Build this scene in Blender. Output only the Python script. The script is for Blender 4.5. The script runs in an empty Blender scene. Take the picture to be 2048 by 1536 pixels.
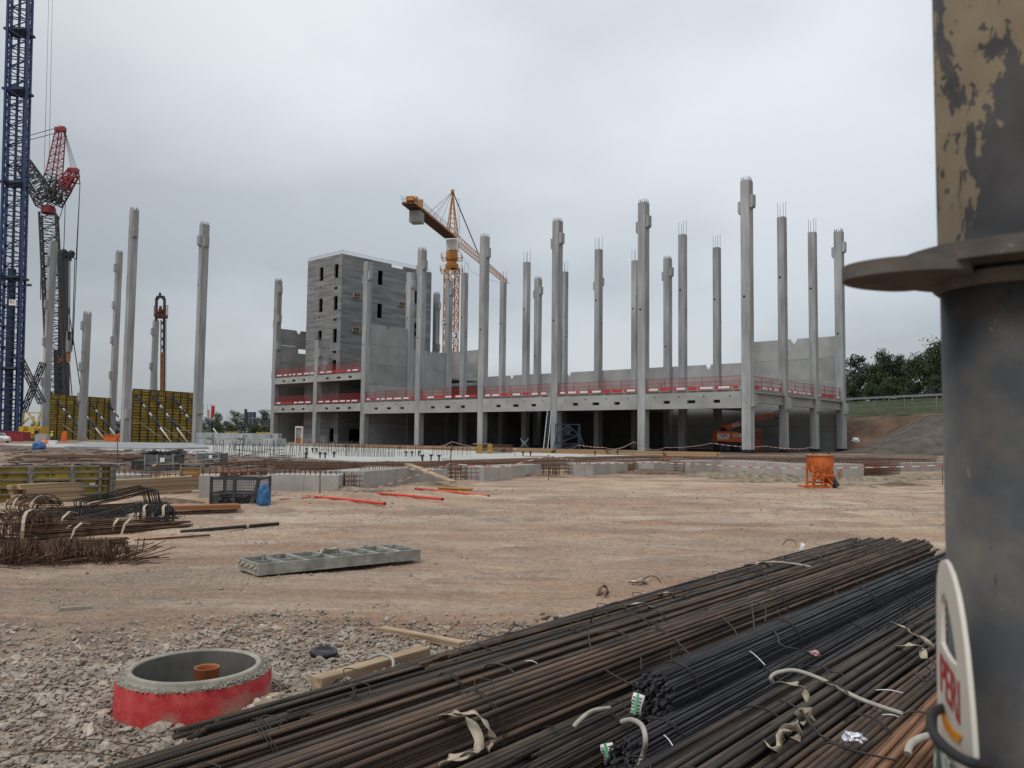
import bpy, bmesh, math, random
import numpy as np
from mathutils import Vector, Matrix, noise as mnoise

# ------------------------------------------------------------------ camera, sky, sun, exposure
SC = bpy.context.scene
COL = SC.collection
FPX, PITCH, ROLL, CAMH = 1623.0, 0.064, 0.0117, 1.95      # focal length for a 2048 px wide frame
cp, sp, cr, sr = math.cos(PITCH), math.sin(PITCH), math.cos(ROLL), math.sin(ROLL)
_right0, _up0, FWD = Vector((1, 0, 0)), Vector((0, -sp, cp)), Vector((0, cp, sp))
RIGHT = _right0 * cr + _up0 * sr
UP = _up0 * cr - _right0 * sr
EYE = Vector((0, 0, CAMH))
cam_data = bpy.data.cameras.new('camera')
cam = bpy.data.objects.new('camera', cam_data)
COL.objects.link(cam)
m3 = Matrix((RIGHT, UP, -FWD)).transposed()
cam.matrix_world = Matrix.Translation(EYE) @ m3.to_4x4()
cam_data.sensor_width = 36.0
cam_data.lens = 36.0 * FPX / 2048.0
cam_data.clip_start = 0.02
cam_data.clip_end = 8000
cam_data.dof.use_dof = True
cam_data.dof.focus_distance = 30.0
cam_data.dof.aperture_fstop = 22.0
SC.camera = cam

SUN_EL, SUN_AZ = math.radians(54), math.radians(-138)      # azimuth clockwise from +Y
world = bpy.data.worlds.new('World')
SC.world = world
world.use_nodes = True
def build_world():
    nt = world.node_tree; N = nt.nodes; L = nt.links
    N.clear()
    out = N.new('ShaderNodeOutputWorld'); bg = N.new('ShaderNodeBackground')
    bg.inputs['Strength'].default_value = 0.1
    L.new(bg.outputs[0], out.inputs[0])
    sky = N.new('ShaderNodeTexSky'); sky.sky_type = 'NISHITA'; sky.sun_disc = False
    sky.sun_elevation = SUN_EL; sky.sun_rotation = SUN_AZ
    sky.air_density = 1.0; sky.dust_density = 4.0
    tc = N.new('ShaderNodeTexCoord'); sep = N.new('ShaderNodeSeparateXYZ')
    L.new(tc.outputs['Generated'], sep.inputs[0])
    # cloud layer: directions laid out on a flat cloud deck overhead
    zc = N.new('ShaderNodeMath'); zc.operation = 'MAXIMUM'; zc.inputs[1].default_value = 0.0
    L.new(sep.outputs['Z'], zc.inputs[0])
    za = N.new('ShaderNodeMath'); za.operation = 'ADD'; za.inputs[1].default_value = 0.28
    L.new(zc.outputs[0], za.inputs[0])
    dv = N.new('ShaderNodeVectorMath'); dv.operation = 'DIVIDE'
    L.new(tc.outputs['Generated'], dv.inputs[0]); L.new(za.outputs[0], dv.inputs[1])
    n1 = N.new('ShaderNodeTexNoise'); n1.inputs['Scale'].default_value = 1.25; n1.inputs['Detail'].default_value = 5; n1.inputs['Roughness'].default_value = 0.42
    L.new(dv.outputs[0], n1.inputs['Vector'])
    mp = N.new('ShaderNodeMapping'); mp.inputs['Location'].default_value = (0.6, 4.2, 0.4)
    L.new(dv.outputs[0], mp.inputs[0])
    n1.inputs['Vector'].default_value = (0, 0, 0)
    L.new(mp.outputs[0], n1.inputs['Vector'])
    ramp = N.new('ShaderNodeValToRGB')
    e = ramp.color_ramp.elements
    e[0].position = 0.39; e[0].color = (5.65, 6.02, 6.42, 1)
    e[1].position = 0.60; e[1].color = (7.35, 7.68, 8.1, 1)
    L.new(n1.outputs['Fac'], ramp.inputs[0])
    # overcast brightening towards the zenith, greyer and darker low down
    gr = N.new('ShaderNodeValToRGB')
    g = gr.color_ramp.elements
    g[0].position = 0.0; g[0].color = (0.80, 0.80, 0.78, 1)
    g[1].position = 1.0; g[1].color = (1.78, 1.75, 1.72, 1)
    k = g.new(0.16); k.color = (0.80, 0.83, 0.85, 1)
    k = g.new(0.34); k.color = (0.99, 1.0, 1.01, 1)
    L.new(zc.outputs[0], gr.inputs[0])
    mul = N.new('ShaderNodeMix'); mul.data_type = 'RGBA'; mul.blend_type = 'MULTIPLY'; mul.inputs['Factor'].default_value = 1
    L.new(ramp.outputs[0], mul.inputs['A']); L.new(gr.outputs[0], mul.inputs['B'])
    # the overcast is thinner straight ahead
    az = N.new('ShaderNodeVectorMath'); az.operation = 'DOT_PRODUCT'
    az.inputs[1].default_value = (math.sin(.17) * math.cos(.33), math.cos(.17) * math.cos(.33), math.sin(.33))
    L.new(tc.outputs['Generated'], az.inputs[0])
    ar = N.new('ShaderNodeMapRange'); ar.inputs['From Min'].default_value = 0.72; ar.interpolation_type = 'SMOOTHSTEP'; ar.inputs['From Max'].default_value = 1.0
    ar.inputs['To Min'].default_value = 0.84; ar.inputs['To Max'].default_value = 1.09
    L.new(az.outputs['Value'], ar.inputs['Value'])
    m2 = N.new('ShaderNodeMix'); m2.data_type = 'RGBA'; m2.blend_type = 'MULTIPLY'; m2.inputs['Factor'].default_value = 1
    L.new(mul.outputs['Result'], m2.inputs['A']); L.new(ar.outputs[0], m2.inputs['B'])
    fin = N.new('ShaderNodeMix'); fin.data_type = 'RGBA'; fin.inputs['Factor'].default_value = 0.94
    L.new(sky.outputs[0], fin.inputs['A']); L.new(m2.outputs['Result'], fin.inputs['B'])
    L.new(fin.outputs['Result'], bg.inputs['Color'])
build_world()
sun_data = bpy.data.lights.new('sun', 'SUN')
sun_data.energy = 1.35; sun_data.angle = math.radians(18); sun_data.color = (1.0, 0.97, 0.93)
sun = bpy.data.objects.new('sun', sun_data); COL.objects.link(sun)
_sd = Vector((math.sin(SUN_AZ) * math.cos(SUN_EL), math.cos(SUN_AZ) * math.cos(SUN_EL), math.sin(SUN_EL)))
sun.rotation_euler = _sd.to_track_quat('Z', 'Y').to_euler()
sun.location = (0, 0, 200)
vs = SC.view_settings
vs.view_transform = 'Standard'; vs.look = 'None'; vs.exposure = 0.0; vs.gamma = 1.0; vs.use_curve_mapping = False
try:
    SC.cycles.use_denoising = True
    SC.cycles.max_bounces = 6
    SC.cycles.diffuse_bounces = 3
    SC.cycles.transparent_max_bounces = 24
except Exception:
    pass

# ------------------------------------------------------------------ helpers
R = random.Random(11)
def ray(px, py):
    return (RIGHT * ((px - 1024) / FPX) - UP * ((py - 768) / FPX) + FWD).normalized()
def G(px, py, z=0.0):
    """the ground point (height z) seen at a photo position"""
    d = ray(px, py)
    t = (z - CAMH) / d.z
    return EYE + d * t
def AT(px, py, y):
    """the point at distance y in front of the camera seen at a photo position"""
    d = ray(px, py)
    return EYE + d * (y / d.y)

def tag(o, label=None, cat=None, group=None, kind=None):
    if label: o['label'] = label
    if cat: o['category'] = cat
    if group: o['group'] = group
    if kind: o['kind'] = kind
    return o
def empty(name, loc=(0, 0, 0), rz=0.0, label=None, cat=None, group=None):
    o = bpy.data.objects.new(name, None)
    o.empty_display_size = 0.2
    COL.objects.link(o)
    o.location = loc; o.rotation_euler = (0, 0, rz)
    return tag(o, label, cat, group)
def link(name, me, parent=None, loc=None, rot=None, scale=None):
    o = bpy.data.objects.new(name, me)
    COL.objects.link(o)
    if parent is not None: o.parent = parent
    if loc is not None: o.location = loc
    if rot is not None: o.rotation_euler = rot
    if scale is not None: o.scale = scale
    return o
def copy_tree(o, parent=None):
    c = o.copy(); COL.objects.link(c); c.parent = parent
    for ch in list(o.children): copy_tree(ch, c)
    return c

class MB:
    """collects faces for one mesh"""
    def __init__(s):
        s.v = []; s.f = []; s.m = []; s.sm = []
    def add(s, vs, fs, mi=0, smooth=False):
        b = len(s.v)
        s.v += [tuple(p) for p in vs]
        for f in fs:
            s.f.append(tuple(i + b for i in f)); s.m.append(mi); s.sm.append(smooth)
        return s
    def box(s, c, d, rz=0.0, mi=0, M=None):
        hx, hy, hz = d[0] / 2, d[1] / 2, d[2] / 2
        vs = [Vector((x, y, z)) for z in (-hz, hz) for (x, y) in ((-hx, -hy), (hx, -hy), (hx, hy), (-hx, hy))]
        if M is not None: vs = [M @ p for p in vs]
        elif rz:
            c_, s_ = math.cos(rz), math.sin(rz)
            vs = [Vector((p.x * c_ - p.y * s_, p.x * s_ + p.y * c_, p.z)) for p in vs]
        cc = Vector(c)
        return s.add([p + cc for p in vs], [(0, 3, 2, 1), (4, 5, 6, 7), (0, 1, 5, 4), (1, 2, 6, 5), (2, 3, 7, 6), (3, 0, 4, 7)], mi)
    def b2(s, lo, hi, mi=0):
        return s.box([(a + b) / 2 for a, b in zip(lo, hi)], [b - a for a, b in zip(lo, hi)], mi=mi)
    def bar(s, p, q, w, h=None, mi=0, up=(0, 0, 1)):
        """box beam from p to q"""
        h = w if h is None else h
        p, q = Vector(p), Vector(q)
        d = q - p
        if d.length < 1e-6: return s
        x = d.normalized(); u = Vector(up)
        if abs(x.dot(u)) > 0.98: u = Vector((1, 0, 0))
        y = u.cross(x).normalized(); z = x.cross(y)
        M = Matrix((x, y, z)).transposed()
        return s.box((p + q) / 2, (d.length, w, h), M=M, mi=mi)
    def tube(s, path, r, n=8, mi=0, cap=True, smooth=True, closed=False):
        P = [Vector(p) for p in path]
        k = len(P); vs = []; fs = []
        rr = r if isinstance(r, (list, tuple)) else [r] * k
        prev = None
        for i in range(k):
            if closed: t = P[(i + 1) % k] - P[i - 1]
            else: t = P[min(i + 1, k - 1)] - P[max(i - 1, 0)]
            t = t.normalized() if t.length > 1e-9 else Vector((0, 0, 1))
            if prev is None:
                a = Vector((0, 0, 1)) if abs(t.z) < 0.9 else Vector((1, 0, 0))
                a = (a - t * a.dot(t)).normalized()
            else:
                a = prev - t * prev.dot(t)
                a = a.normalized() if a.length > 1e-6 else Vector((1, 0, 0))
            prev = a; b = t.cross(a)
            for j in range(n):
                th = 2 * math.pi * j / n
                vs.append(P[i] + (a * math.cos(th) + b * math.sin(th)) * rr[i])
        for i in range(k if closed else k - 1):
            i2 = (i + 1) % k
            for j in range(n):
                j2 = (j + 1) % n
                fs.append((i * n + j, i * n + j2, i2 * n + j2, i2 * n + j))
        s.add(vs, fs, mi, smooth)
        if cap and not closed:
            b0 = len(s.v) - len(vs)
            s.f.append(tuple(b0 + j for j in reversed(range(n)))); s.m.append(mi); s.sm.append(False)
            s.f.append(tuple(b0 + (k - 1) * n + j for j in range(n))); s.m.append(mi); s.sm.append(False)
        return s
    def lathe(s, prof, n=24, c=(0, 0, 0), mi=0, smooth=True, a0=0.0, a1=2 * math.pi, M=None):
        """prof = [(radius, z)]"""
        full = abs(a1 - a0 - 2 * math.pi) < 1e-6
        k = n if full else n + 1
        vs = []
        for r, z in prof:
            for j in range(k):
                th = a0 + (a1 - a0) * j / n
                p = Vector((r * math.cos(th), r * math.sin(th), z))
                if M is not None: p = M @ p
                vs.append(p + Vector(c))
        fs = []
        for i in range(len(prof) - 1):
            for j in range(n):
                j2 = (j + 1) % k
                fs.append((i * k + j, i * k + j2, (i + 1) * k + j2, (i + 1) * k + j))
        return s.add(vs, fs, mi, smooth)
    def prism(s, poly, z0, z1, mi=0, M=None):
        """extrude a 2D polygon (ccw) from z0 to z1; M maps it to 3D"""
        n = len(poly)
        vs = [Vector((x, y, z0)) for x, y in poly] + [Vector((x, y, z1)) for x, y in poly]
        if M is not None: vs = [M @ p for p in vs]
        fs = [tuple(reversed(range(n))), tuple(range(n, 2 * n))] + [(i, (i + 1) % n, n + (i + 1) % n, n + i) for i in range(n)]
        return s.add(vs, fs, mi)
    def mesh(s, name, mats):
        me = bpy.data.meshes.new(name)
        me.from_pydata(s.v, [], s.f)
        for m in (mats if isinstance(mats, (list, tuple)) else [mats]): me.materials.append(m)
        me.polygons.foreach_set('material_index', s.m)
        me.polygons.foreach_set('use_smooth', s.sm)
        me.update()
        return me
    def build(s, name, mats, parent=None, loc=None, rot=None):
        return link(name, s.mesh(name, mats), parent, loc, rot)

def np_mesh(name, V, F, mat, smooth=False, mats=None, mi=None):
    """fast mesh from numpy arrays; F is (n, 3) or (n, 4)"""
    me = bpy.data.meshes.new(name)
    V = np.asarray(V, np.float32); F = np.asarray(F, np.int32); k = F.shape[1]
    me.vertices.add(len(V)); me.vertices.foreach_set('co', V.ravel())
    me.loops.add(F.size); me.loops.foreach_set('vertex_index', F.ravel())
    me.polygons.add(len(F))
    me.polygons.foreach_set('loop_start', np.arange(0, F.size, k, dtype=np.int32))
    me.polygons.foreach_set('loop_total', np.full(len(F), k, np.int32))
    for m in (mats or [mat]): me.materials.append(m)
    if mi is not None: me.polygons.foreach_set('material_index', np.asarray(mi, np.int32))
    me.polygons.foreach_set('use_smooth', np.full(len(F), smooth))
    me.update(calc_edges=True); me.validate()
    return me

def holes_wall(mb, x0, x1, z0, z1, t, holes, mi=0, M=None, y0=0.0):
    """a wall slab in the xz plane (thickness t from y0) with rectangular openings cut right through"""
    xs = sorted({x0, x1, *[h[0] for h in holes], *[h[1] for h in holes]})
    zs = sorted({z0, z1, *[h[2] for h in holes], *[h[3] for h in holes]})
    xs = [x for x in xs if x0 <= x <= x1]; zs = [z for z in zs if z0 <= z <= z1]
    nx, nz = len(xs) - 1, len(zs) - 1
    solid = [[not any(h[0] < (xs[i] + xs[i + 1]) / 2 < h[1] and h[2] < (zs[j] + zs[j + 1]) / 2 < h[3] for h in holes) for j in range(nz)] for i in range(nx)]
    S = lambda i, j: 0 <= i < nx and 0 <= j < nz and solid[i][j]
    def q(pts):
        vs = [Vector(p) for p in pts]
        if M is not None: vs = [M @ p for p in vs]
        mb.add(vs, [(0, 1, 2, 3)], mi)
    ya, yb = y0, y0 + t
    for i in range(nx):
        for j in range(nz):
            if not solid[i][j]: continue
            a, b, c, d = xs[i], xs[i + 1], zs[j], zs[j + 1]
            q([(a, ya, c), (b, ya, c), (b, ya, d), (a, ya, d)])
            q([(b, yb, c), (a, yb, c), (a, yb, d), (b, yb, d)])
            if not S(i - 1, j): q([(a, yb, c), (a, ya, c), (a, ya, d), (a, yb, d)])
            if not S(i + 1, j): q([(b, ya, c), (b, yb, c), (b, yb, d), (b, ya, d)])
            if not S(i, j - 1): q([(a, yb, c), (b, yb, c), (b, ya, c), (a, ya, c)])
            if not S(i, j + 1): q([(a, ya, d), (b, ya, d), (b, yb, d), (a, yb, d)])
    return mb

def text_mesh(body, size, mat, name='lettering', extrude=0.0, bold=0.0, sx=1.0):
    cu = bpy.data.curves.new(name, 'FONT')
    cu.body = body; cu.size = size; cu.align_x = 'CENTER'; cu.align_y = 'CENTER'
    cu.extrude = extrude; cu.offset = bold; cu.resolution_u = 3
    o = bpy.data.objects.new('text_tmp', cu); COL.objects.link(o)
    dg = bpy.context.evaluated_depsgraph_get()
    me = bpy.data.meshes.new_from_object(o.evaluated_get(dg))
    bpy.data.objects.remove(o); bpy.data.curves.remove(cu)
    me.materials.clear(); me.materials.append(mat); me.name = name
    if sx != 1.0:
        for v in me.vertices: v.co.x *= sx
    return me

def fill_mesh(name, loops, thick, mat):
    """flat plate from closed 2D loops (outer + holes), extruded"""
    cu = bpy.data.curves.new(name, 'CURVE'); cu.dimensions = '2D'; cu.fill_mode = 'BOTH'; cu.extrude = thick / 2
    for lp in loops:
        sp_ = cu.splines.new('POLY'); sp_.points.add(len(lp) - 1)
        for i, (x, y) in enumerate(lp): sp_.points[i].co = (x, y, 0, 1)
        sp_.use_cyclic_u = True
    o = bpy.data.objects.new('plate_tmp', cu); COL.objects.link(o)
    dg = bpy.context.evaluated_depsgraph_get()
    me = bpy.data.meshes.new_from_object(o.evaluated_get(dg))
    bpy.data.objects.remove(o); bpy.data.curves.remove(cu)
    me.materials.clear(); me.materials.append(mat); me.name = name
    return me

def smooth_path(pts, n=6):
    """Catmull-Rom through points"""
    P = [Vector(p) for p in pts]
    out = []
    for i in range(len(P) - 1):
        p0, p1, p2, p3 = P[max(i - 1, 0)], P[i], P[i + 1], P[min(i + 2, len(P) - 1)]
        for k in range(n):
            t = k / n
            out.append(0.5 * ((2 * p1) + (p2 - p0) * t + (2 * p0 - 5 * p1 + 4 * p2 - p3) * t * t + (3 * p1 - p0 - 3 * p2 + p3) * t ** 3))
    out.append(P[-1])
    return out

def lattice(mb, P, Q, w0, w1=None, n=10, ch=0.12, br=0.06, side=None, tri=False, mi=0, mi2=None, zig=True):
    """square (or triangular) lattice boom from P to Q"""
    w1 = w0 if w1 is None else w1
    mi2 = mi if mi2 is None else mi2
    P, Q = Vector(P), Vector(Q)
    x = (Q - P).normalized()
    s = Vector(side) if side is not None else Vector((1, 0, 0))
    a = (s - x * s.dot(x)).normalized(); b = x.cross(a)
    cs = [(0, 0.5), (-0.5, -0.5), (0.5, -0.5)] if tri else [(-0.5, -0.5), (0.5, -0.5), (0.5, 0.5), (-0.5, 0.5)]
    k = len(cs)
    pt = lambda i, c: P + (Q - P) * (i / n) + (a * cs[c % k][0] + b * cs[c % k][1]) * (w0 + (w1 - w0) * i / n)
    for c in range(k): mb.bar(pt(0, c), pt(n, c), ch, mi=mi)
    for i in range(n + 1):
        for c in range(k): mb.bar(pt(i, c), pt(i, c + 1), br, mi=mi2)
    for i in range(n):
        for c in range(k):
            if (i + c) % 2 or not zig: mb.bar(pt(i, c), pt(i + 1, c + 1), br, mi=mi2)
            if (i + c) % 2 == 0 or not zig: mb.bar(pt(i, c + 1), pt(i + 1, c), br, mi=mi2)
    return mb

# ------------------------------------------------------------------ materials
def mat(name, col, rough=0.85, var=0.12, scale=2.0, detail=5, bump=0.0, bscale=None, metal=0.0, col2=None, pos=(0.35, 0.65),
        stretch=(1, 1, 1), big=0.0, bigscale=0.15, spec=0.3, perobj=0.0, bdist=0.02):
    m = bpy.data.materials.new(name); m.use_nodes = True
    nt = m.node_tree; N = nt.nodes; L = nt.links
    p = N['Principled BSDF']
    p.inputs['Roughness'].default_value = rough; p.inputs['Metallic'].default_value = metal
    p.inputs['Specular IOR Level'].default_value = spec
    tc = N.new('ShaderNodeTexCoord'); oi = N.new('ShaderNodeObjectInfo')
    off = N.new('ShaderNodeVectorMath'); off.operation = 'MULTIPLY_ADD'
    cmb = N.new('ShaderNodeCombineXYZ')
    for i in range(3): L.new(oi.outputs['Random'], cmb.inputs[i])
    L.new(cmb.outputs[0], off.inputs[0]); off.inputs[1].default_value = (37, 53, 71)
    L.new(tc.outputs['Object'], off.inputs[2])
    mp = N.new('ShaderNodeMapping'); mp.inputs['Scale'].default_value = stretch
    L.new(off.outputs[0], mp.inputs[0])
    nz = N.new('ShaderNodeTexNoise'); nz.inputs['Scale'].default_value = scale; nz.inputs['Detail'].default_value = detail; nz.inputs['Roughness'].default_value = 0.6
    L.new(mp.outputs[0], nz.inputs['Vector'])
    rp = N.new('ShaderNodeValToRGB'); e = rp.color_ramp.elements
    c1 = [c * (1 - var) for c in col]
    c2 = list(col2) if col2 else [min(1, c * (1 + var)) for c in col]
    e[0].position, e[1].position = pos
    e[0].color = (*c1, 1); e[1].color = (*c2, 1)
    L.new(nz.outputs['Fac'], rp.inputs[0])
    last = rp.outputs[0]
    if big:
        n2 = N.new('ShaderNodeTexNoise'); n2.inputs['Scale'].default_value = bigscale; n2.inputs['Detail'].default_value = 3
        L.new(off.outputs[0], n2.inputs['Vector'])
        mr = N.new('ShaderNodeMapRange'); mr.inputs['From Min'].default_value = 0.3; mr.inputs['From Max'].default_value = 0.7
        mr.inputs['To Min'].default_value = 1 - big; mr.inputs['To Max'].default_value = 1 + big
        L.new(n2.outputs['Fac'], mr.inputs['Value'])
        mx = N.new('ShaderNodeMix'); mx.data_type = 'RGBA'; mx.blend_type = 'MULTIPLY'; mx.inputs['Factor'].default_value = 1
        L.new(last, mx.inputs['A']); L.new(mr.outputs[0], mx.inputs['B']); last = mx.outputs['Result']
    if perobj:
        mr = N.new('ShaderNodeMapRange'); mr.inputs['To Min'].default_value = 1 - perobj; mr.inputs['To Max'].default_value = 1 + perobj
        L.new(oi.outputs['Random'], mr.inputs['Value'])
        mx = N.new('ShaderNodeMix'); mx.data_type = 'RGBA'; mx.blend_type = 'MULTIPLY'; mx.inputs['Factor'].default_value = 1
        L.new(last, mx.inputs['A']); L.new(mr.outputs[0], mx.inputs['B']); last = mx.outputs['Result']
    L.new(last, p.inputs['Base Color'])
    if bump:
        bn = N.new('ShaderNodeTexNoise'); bn.inputs['Scale'].default_value = bscale or scale * 4; bn.inputs['Detail'].default_value = 4
        L.new(mp.outputs[0], bn.inputs['Vector'])
        bp = N.new('ShaderNodeBump'); bp.inputs['Strength'].default_value = bump; bp.inputs['Distance'].default_value = bdist
        L.new(bn.outputs['Fac'], bp.inputs['Height']); L.new(bp.outputs[0], p.inputs['Normal'])
    return m
T = {}
T['column'] = mat('concrete_column', (0.315, 0.325, 0.328), var=0.24, scale=0.9, detail=8, stretch=(1.3, 1.3, 0.16), big=0.14, bigscale=0.12, perobj=0.06, bump=0.15, bscale=6)
T['beam'] = mat('concrete_beam', (0.35, 0.355, 0.338), var=0.12, scale=0.7, stretch=(0.4, 0.4, 1), big=0.08, bigscale=0.2, perobj=0.05)
T['panel'] = mat('concrete_panel', (0.315, 0.32, 0.312), var=0.13, scale=0.35, big=0.14, bigscale=0.12, perobj=0.09)
T['tower'] = mat('in_situ_concrete', (0.178, 0.181, 0.185), var=0.36, scale=1.1, detail=8, stretch=(0.16, 0.16, 1.5), col2=(0.30, 0.305, 0.305), pos=(0.28, 0.74), big=0.12, bigscale=0.09, bump=0.2, bscale=3)
T['slabdark'] = mat('slab_concrete', (0.22, 0.22, 0.215), var=0.15, scale=0.6, big=0.1)
T['interior_floor'] = mat('shade_darkened_floor', (0.10, 0.092, 0.085), var=0.2, scale=0.5)  # floor colour darkened to put the shade of the deep bays into it
T['foundation'] = mat('foundation_concrete', (0.36, 0.335, 0.31), var=0.12, scale=1.6, big=0.12, bigscale=0.5, perobj=0.06, bump=0.1, bscale=30)
T['slabwhite'] = mat('fresh_slab', (0.42, 0.42, 0.395), var=0.07, scale=0.4, big=0.1, bigscale=0.12)
T['black'] = mat('black_rubber', (0.02, 0.02, 0.022), rough=0.7, var=0.2)
T['steel'] = mat('galvanised_steel', (0.33, 0.34, 0.35), rough=0.55, metal=0.6, var=0.18, scale=6)
T['rebar'] = mat('rusty_rebar', (0.075, 0.05, 0.038), rough=0.8, var=0.3, scale=3, col2=(0.17, 0.085, 0.045), perobj=0.3)
T['orange'] = mat('orange_paint', (0.62, 0.135, 0.03), rough=0.5, var=0.18, scale=2.5, big=0.12, bigscale=1.5)
T['cranered'] = mat('red_paint', (0.25, 0.035, 0.042), rough=0.5, var=0.15)
T['red'] = mat('safety_red', (0.48, 0.04, 0.04), rough=0.55, var=0.1, scale=3)
T['white'] = mat('white_paint', (0.72, 0.72, 0.70), rough=0.6, var=0.06, scale=4)
T['blue'] = mat('blue_paint', (0.028, 0.05, 0.135), rough=0.5, var=0.2, scale=1.5)
T['darkblue'] = mat('dark_blue_steel', (0.035, 0.055, 0.085), rough=0.6, var=0.2)
T['yellow'] = mat('yellow_paint', (0.55, 0.36, 0.045), rough=0.5, var=0.15, scale=2)
T['craneorange'] = mat('crane_orange', (0.46, 0.20, 0.05), rough=0.5, var=0.2, scale=0.8)
T['darksteel'] = mat('dark_steel', (0.045, 0.045, 0.05), rough=0.6, var=0.25, scale=2)
T['glass'] = mat('dark_glass', (0.02, 0.025, 0.03), rough=0.1, var=0.1, spec=0.6)
T['plyyellow'] = mat('yellow_formwork_ply', (0.40, 0.30, 0.055), rough=0.7, var=0.3, scale=1.8, stretch=(0.5, 1, 1), col2=(0.50, 0.37, 0.06), big=0.25, bigscale=0.6, perobj=0.2)
T['timber'] = mat('timber', (0.36, 0.23, 0.125), rough=0.85, var=0.25, scale=2.2, stretch=(0.15, 4, 4), perobj=0.15, bump=0.2, bscale=8)
T['timberpale'] = mat('pale_timber', (0.33, 0.235, 0.145), rough=0.85, var=0.35, scale=2.2, detail=8, col2=(0.47, 0.35, 0.22), stretch=(0.3, 6, 6), big=.22, bigscale=1.7, perobj=0.15, bump=0.25, bscale=9)
T['timberred'] = mat('formwork_beam_wood', (0.30, 0.125, 0.055), rough=0.8, var=0.3, scale=2, stretch=(0.2, 4, 4), perobj=0.15)
T['timbergrey'] = mat('weathered_timber', (0.25, 0.235, 0.205), rough=0.9, var=0.25, scale=2.4, stretch=(0.3, 4, 4), perobj=0.1, bump=0.2)
T['plastic_blue'] = mat('blue_plastic', (0.04, 0.13, 0.29), rough=0.45, var=0.2, scale=5)
T['strap'] = mat('cream_strap', (0.43, 0.365, 0.275), rough=0.85, var=0.2, scale=14, bump=0.3, bscale=160)
T['hose'] = mat('cream_conduit', (0.36, 0.335, 0.285), rough=0.6, var=0.15, scale=12)
T['wire'] = mat('binding_wire', (0.05, 0.045, 0.042), rough=0.6, metal=0.4, var=0.3, scale=10)
T['foil'] = mat('silver_foil', (0.7, 0.7, 0.75), rough=0.3, metal=0.7, var=0.2, scale=20)
T['skin'] = mat('skin', (0.5, 0.3, 0.22), rough=0.6, var=0.05)
T['navy'] = mat('dark_workwear', (0.03, 0.035, 0.05), var=0.2)
T['hiviz'] = mat('yellow_vest', (0.55, 0.75, 0.06), var=0.1)
T['hiorange'] = mat('orange_vest', (0.85, 0.18, 0.03), var=0.1)
T['ink'] = mat('black_print_and_hole_shade', (0.015, 0.015, 0.015), rough=0.6, var=0.05)
T['green'] = mat('green_sheet', (0.08, 0.38, 0.16), var=0.15)

def net_mat(name, col, alpha):
    m = mat(name, col, var=0.15, scale=3)
    m.node_tree.nodes['Principled BSDF'].inputs['Alpha'].default_value = alpha
    return m
T['net'] = net_mat('red_barrier_net', (0.42, 0.06, 0.055), 0.13)

def rebar_mat(name, dark, rust, amt, rib=0.0125):
    """ribbed bars laid along local X; rust in patches, each bar its own share"""
    m = mat(name, dark, rough=0.72, var=0.3, scale=5, col2=rust, pos=(0.5 - amt * 0.3, 0.78 - amt * 0.3), stretch=(0.35, 3, 3), perobj=0.38, metal=0.15, spec=0.4)
    nt = m.node_tree; N = nt.nodes; L = nt.links; p = N['Principled BSDF']
    tc = N.new('ShaderNodeTexCoord'); sep = N.new('ShaderNodeSeparateXYZ')
    L.new(tc.outputs['Object'], sep.inputs[0])
    a = N.new('ShaderNodeMath'); a.operation = 'MULTIPLY'; a.inputs[1].default_value = 2 * math.pi / rib
    L.new(sep.outputs['X'], a.inputs[0])
    b = N.new('ShaderNodeMath'); b.operation = 'MULTIPLY_ADD'; b.inputs[1].default_value = 110.0
    L.new(sep.outputs['Y'], b.inputs[0]); L.new(a.outputs[0], b.inputs[2])
    s = N.new('ShaderNodeMath'); s.operation = 'SINE'; L.new(b.outputs[0], s.inputs[0])
    bp = N.new('ShaderNodeBump'); bp.inputs['Strength'].default_value = 0.9; bp.inputs['Distance'].default_value = 0.004
    L.new(s.outputs[0], bp.inputs['Height']); L.new(bp.outputs[0], p.inputs['Normal'])
    return m
T['bar_rust'] = rebar_mat('ribbed_bar_rusty', (0.050, 0.040, 0.034), (0.155, 0.10, 0.067), 0.55, 0.018)
T['bar_brown'] = rebar_mat('ribbed_bar_brown', (0.044, 0.039, 0.036), (0.122, 0.09, 0.067), 0.42, 0.018)
T['bar_blue'] = rebar_mat('ribbed_bar_new', (0.040, 0.041, 0.046), (0.092, 0.090, 0.094), 0.38, 0.012)
T['bar_orange'] = rebar_mat('ribbed_bar_orange', (0.085, 0.05, 0.033), (0.25, 0.12, 0.06), 0.75, 0.02)

# ------------------------------------------------------------------ site grid of the new building
TH = 0.729
U = Vector((-math.cos(TH), math.sin(TH), 0)); VV = Vector((math.sin(TH), math.cos(TH), 0)); E1 = -U
BAY, DEP = 16.0, 11.154
C0 = Vector((30.84, 105.85, 0))
HA, HB = 36.08, 33.56
def B(k, row, z=0.0): return C0 + U * (BAY * k) + VV * (DEP * row) + Vector((0, 0, z))
def UVP(a, b, z=0.0): return C0 + E1 * a + VV * b + Vector((0, 0, z))

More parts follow.
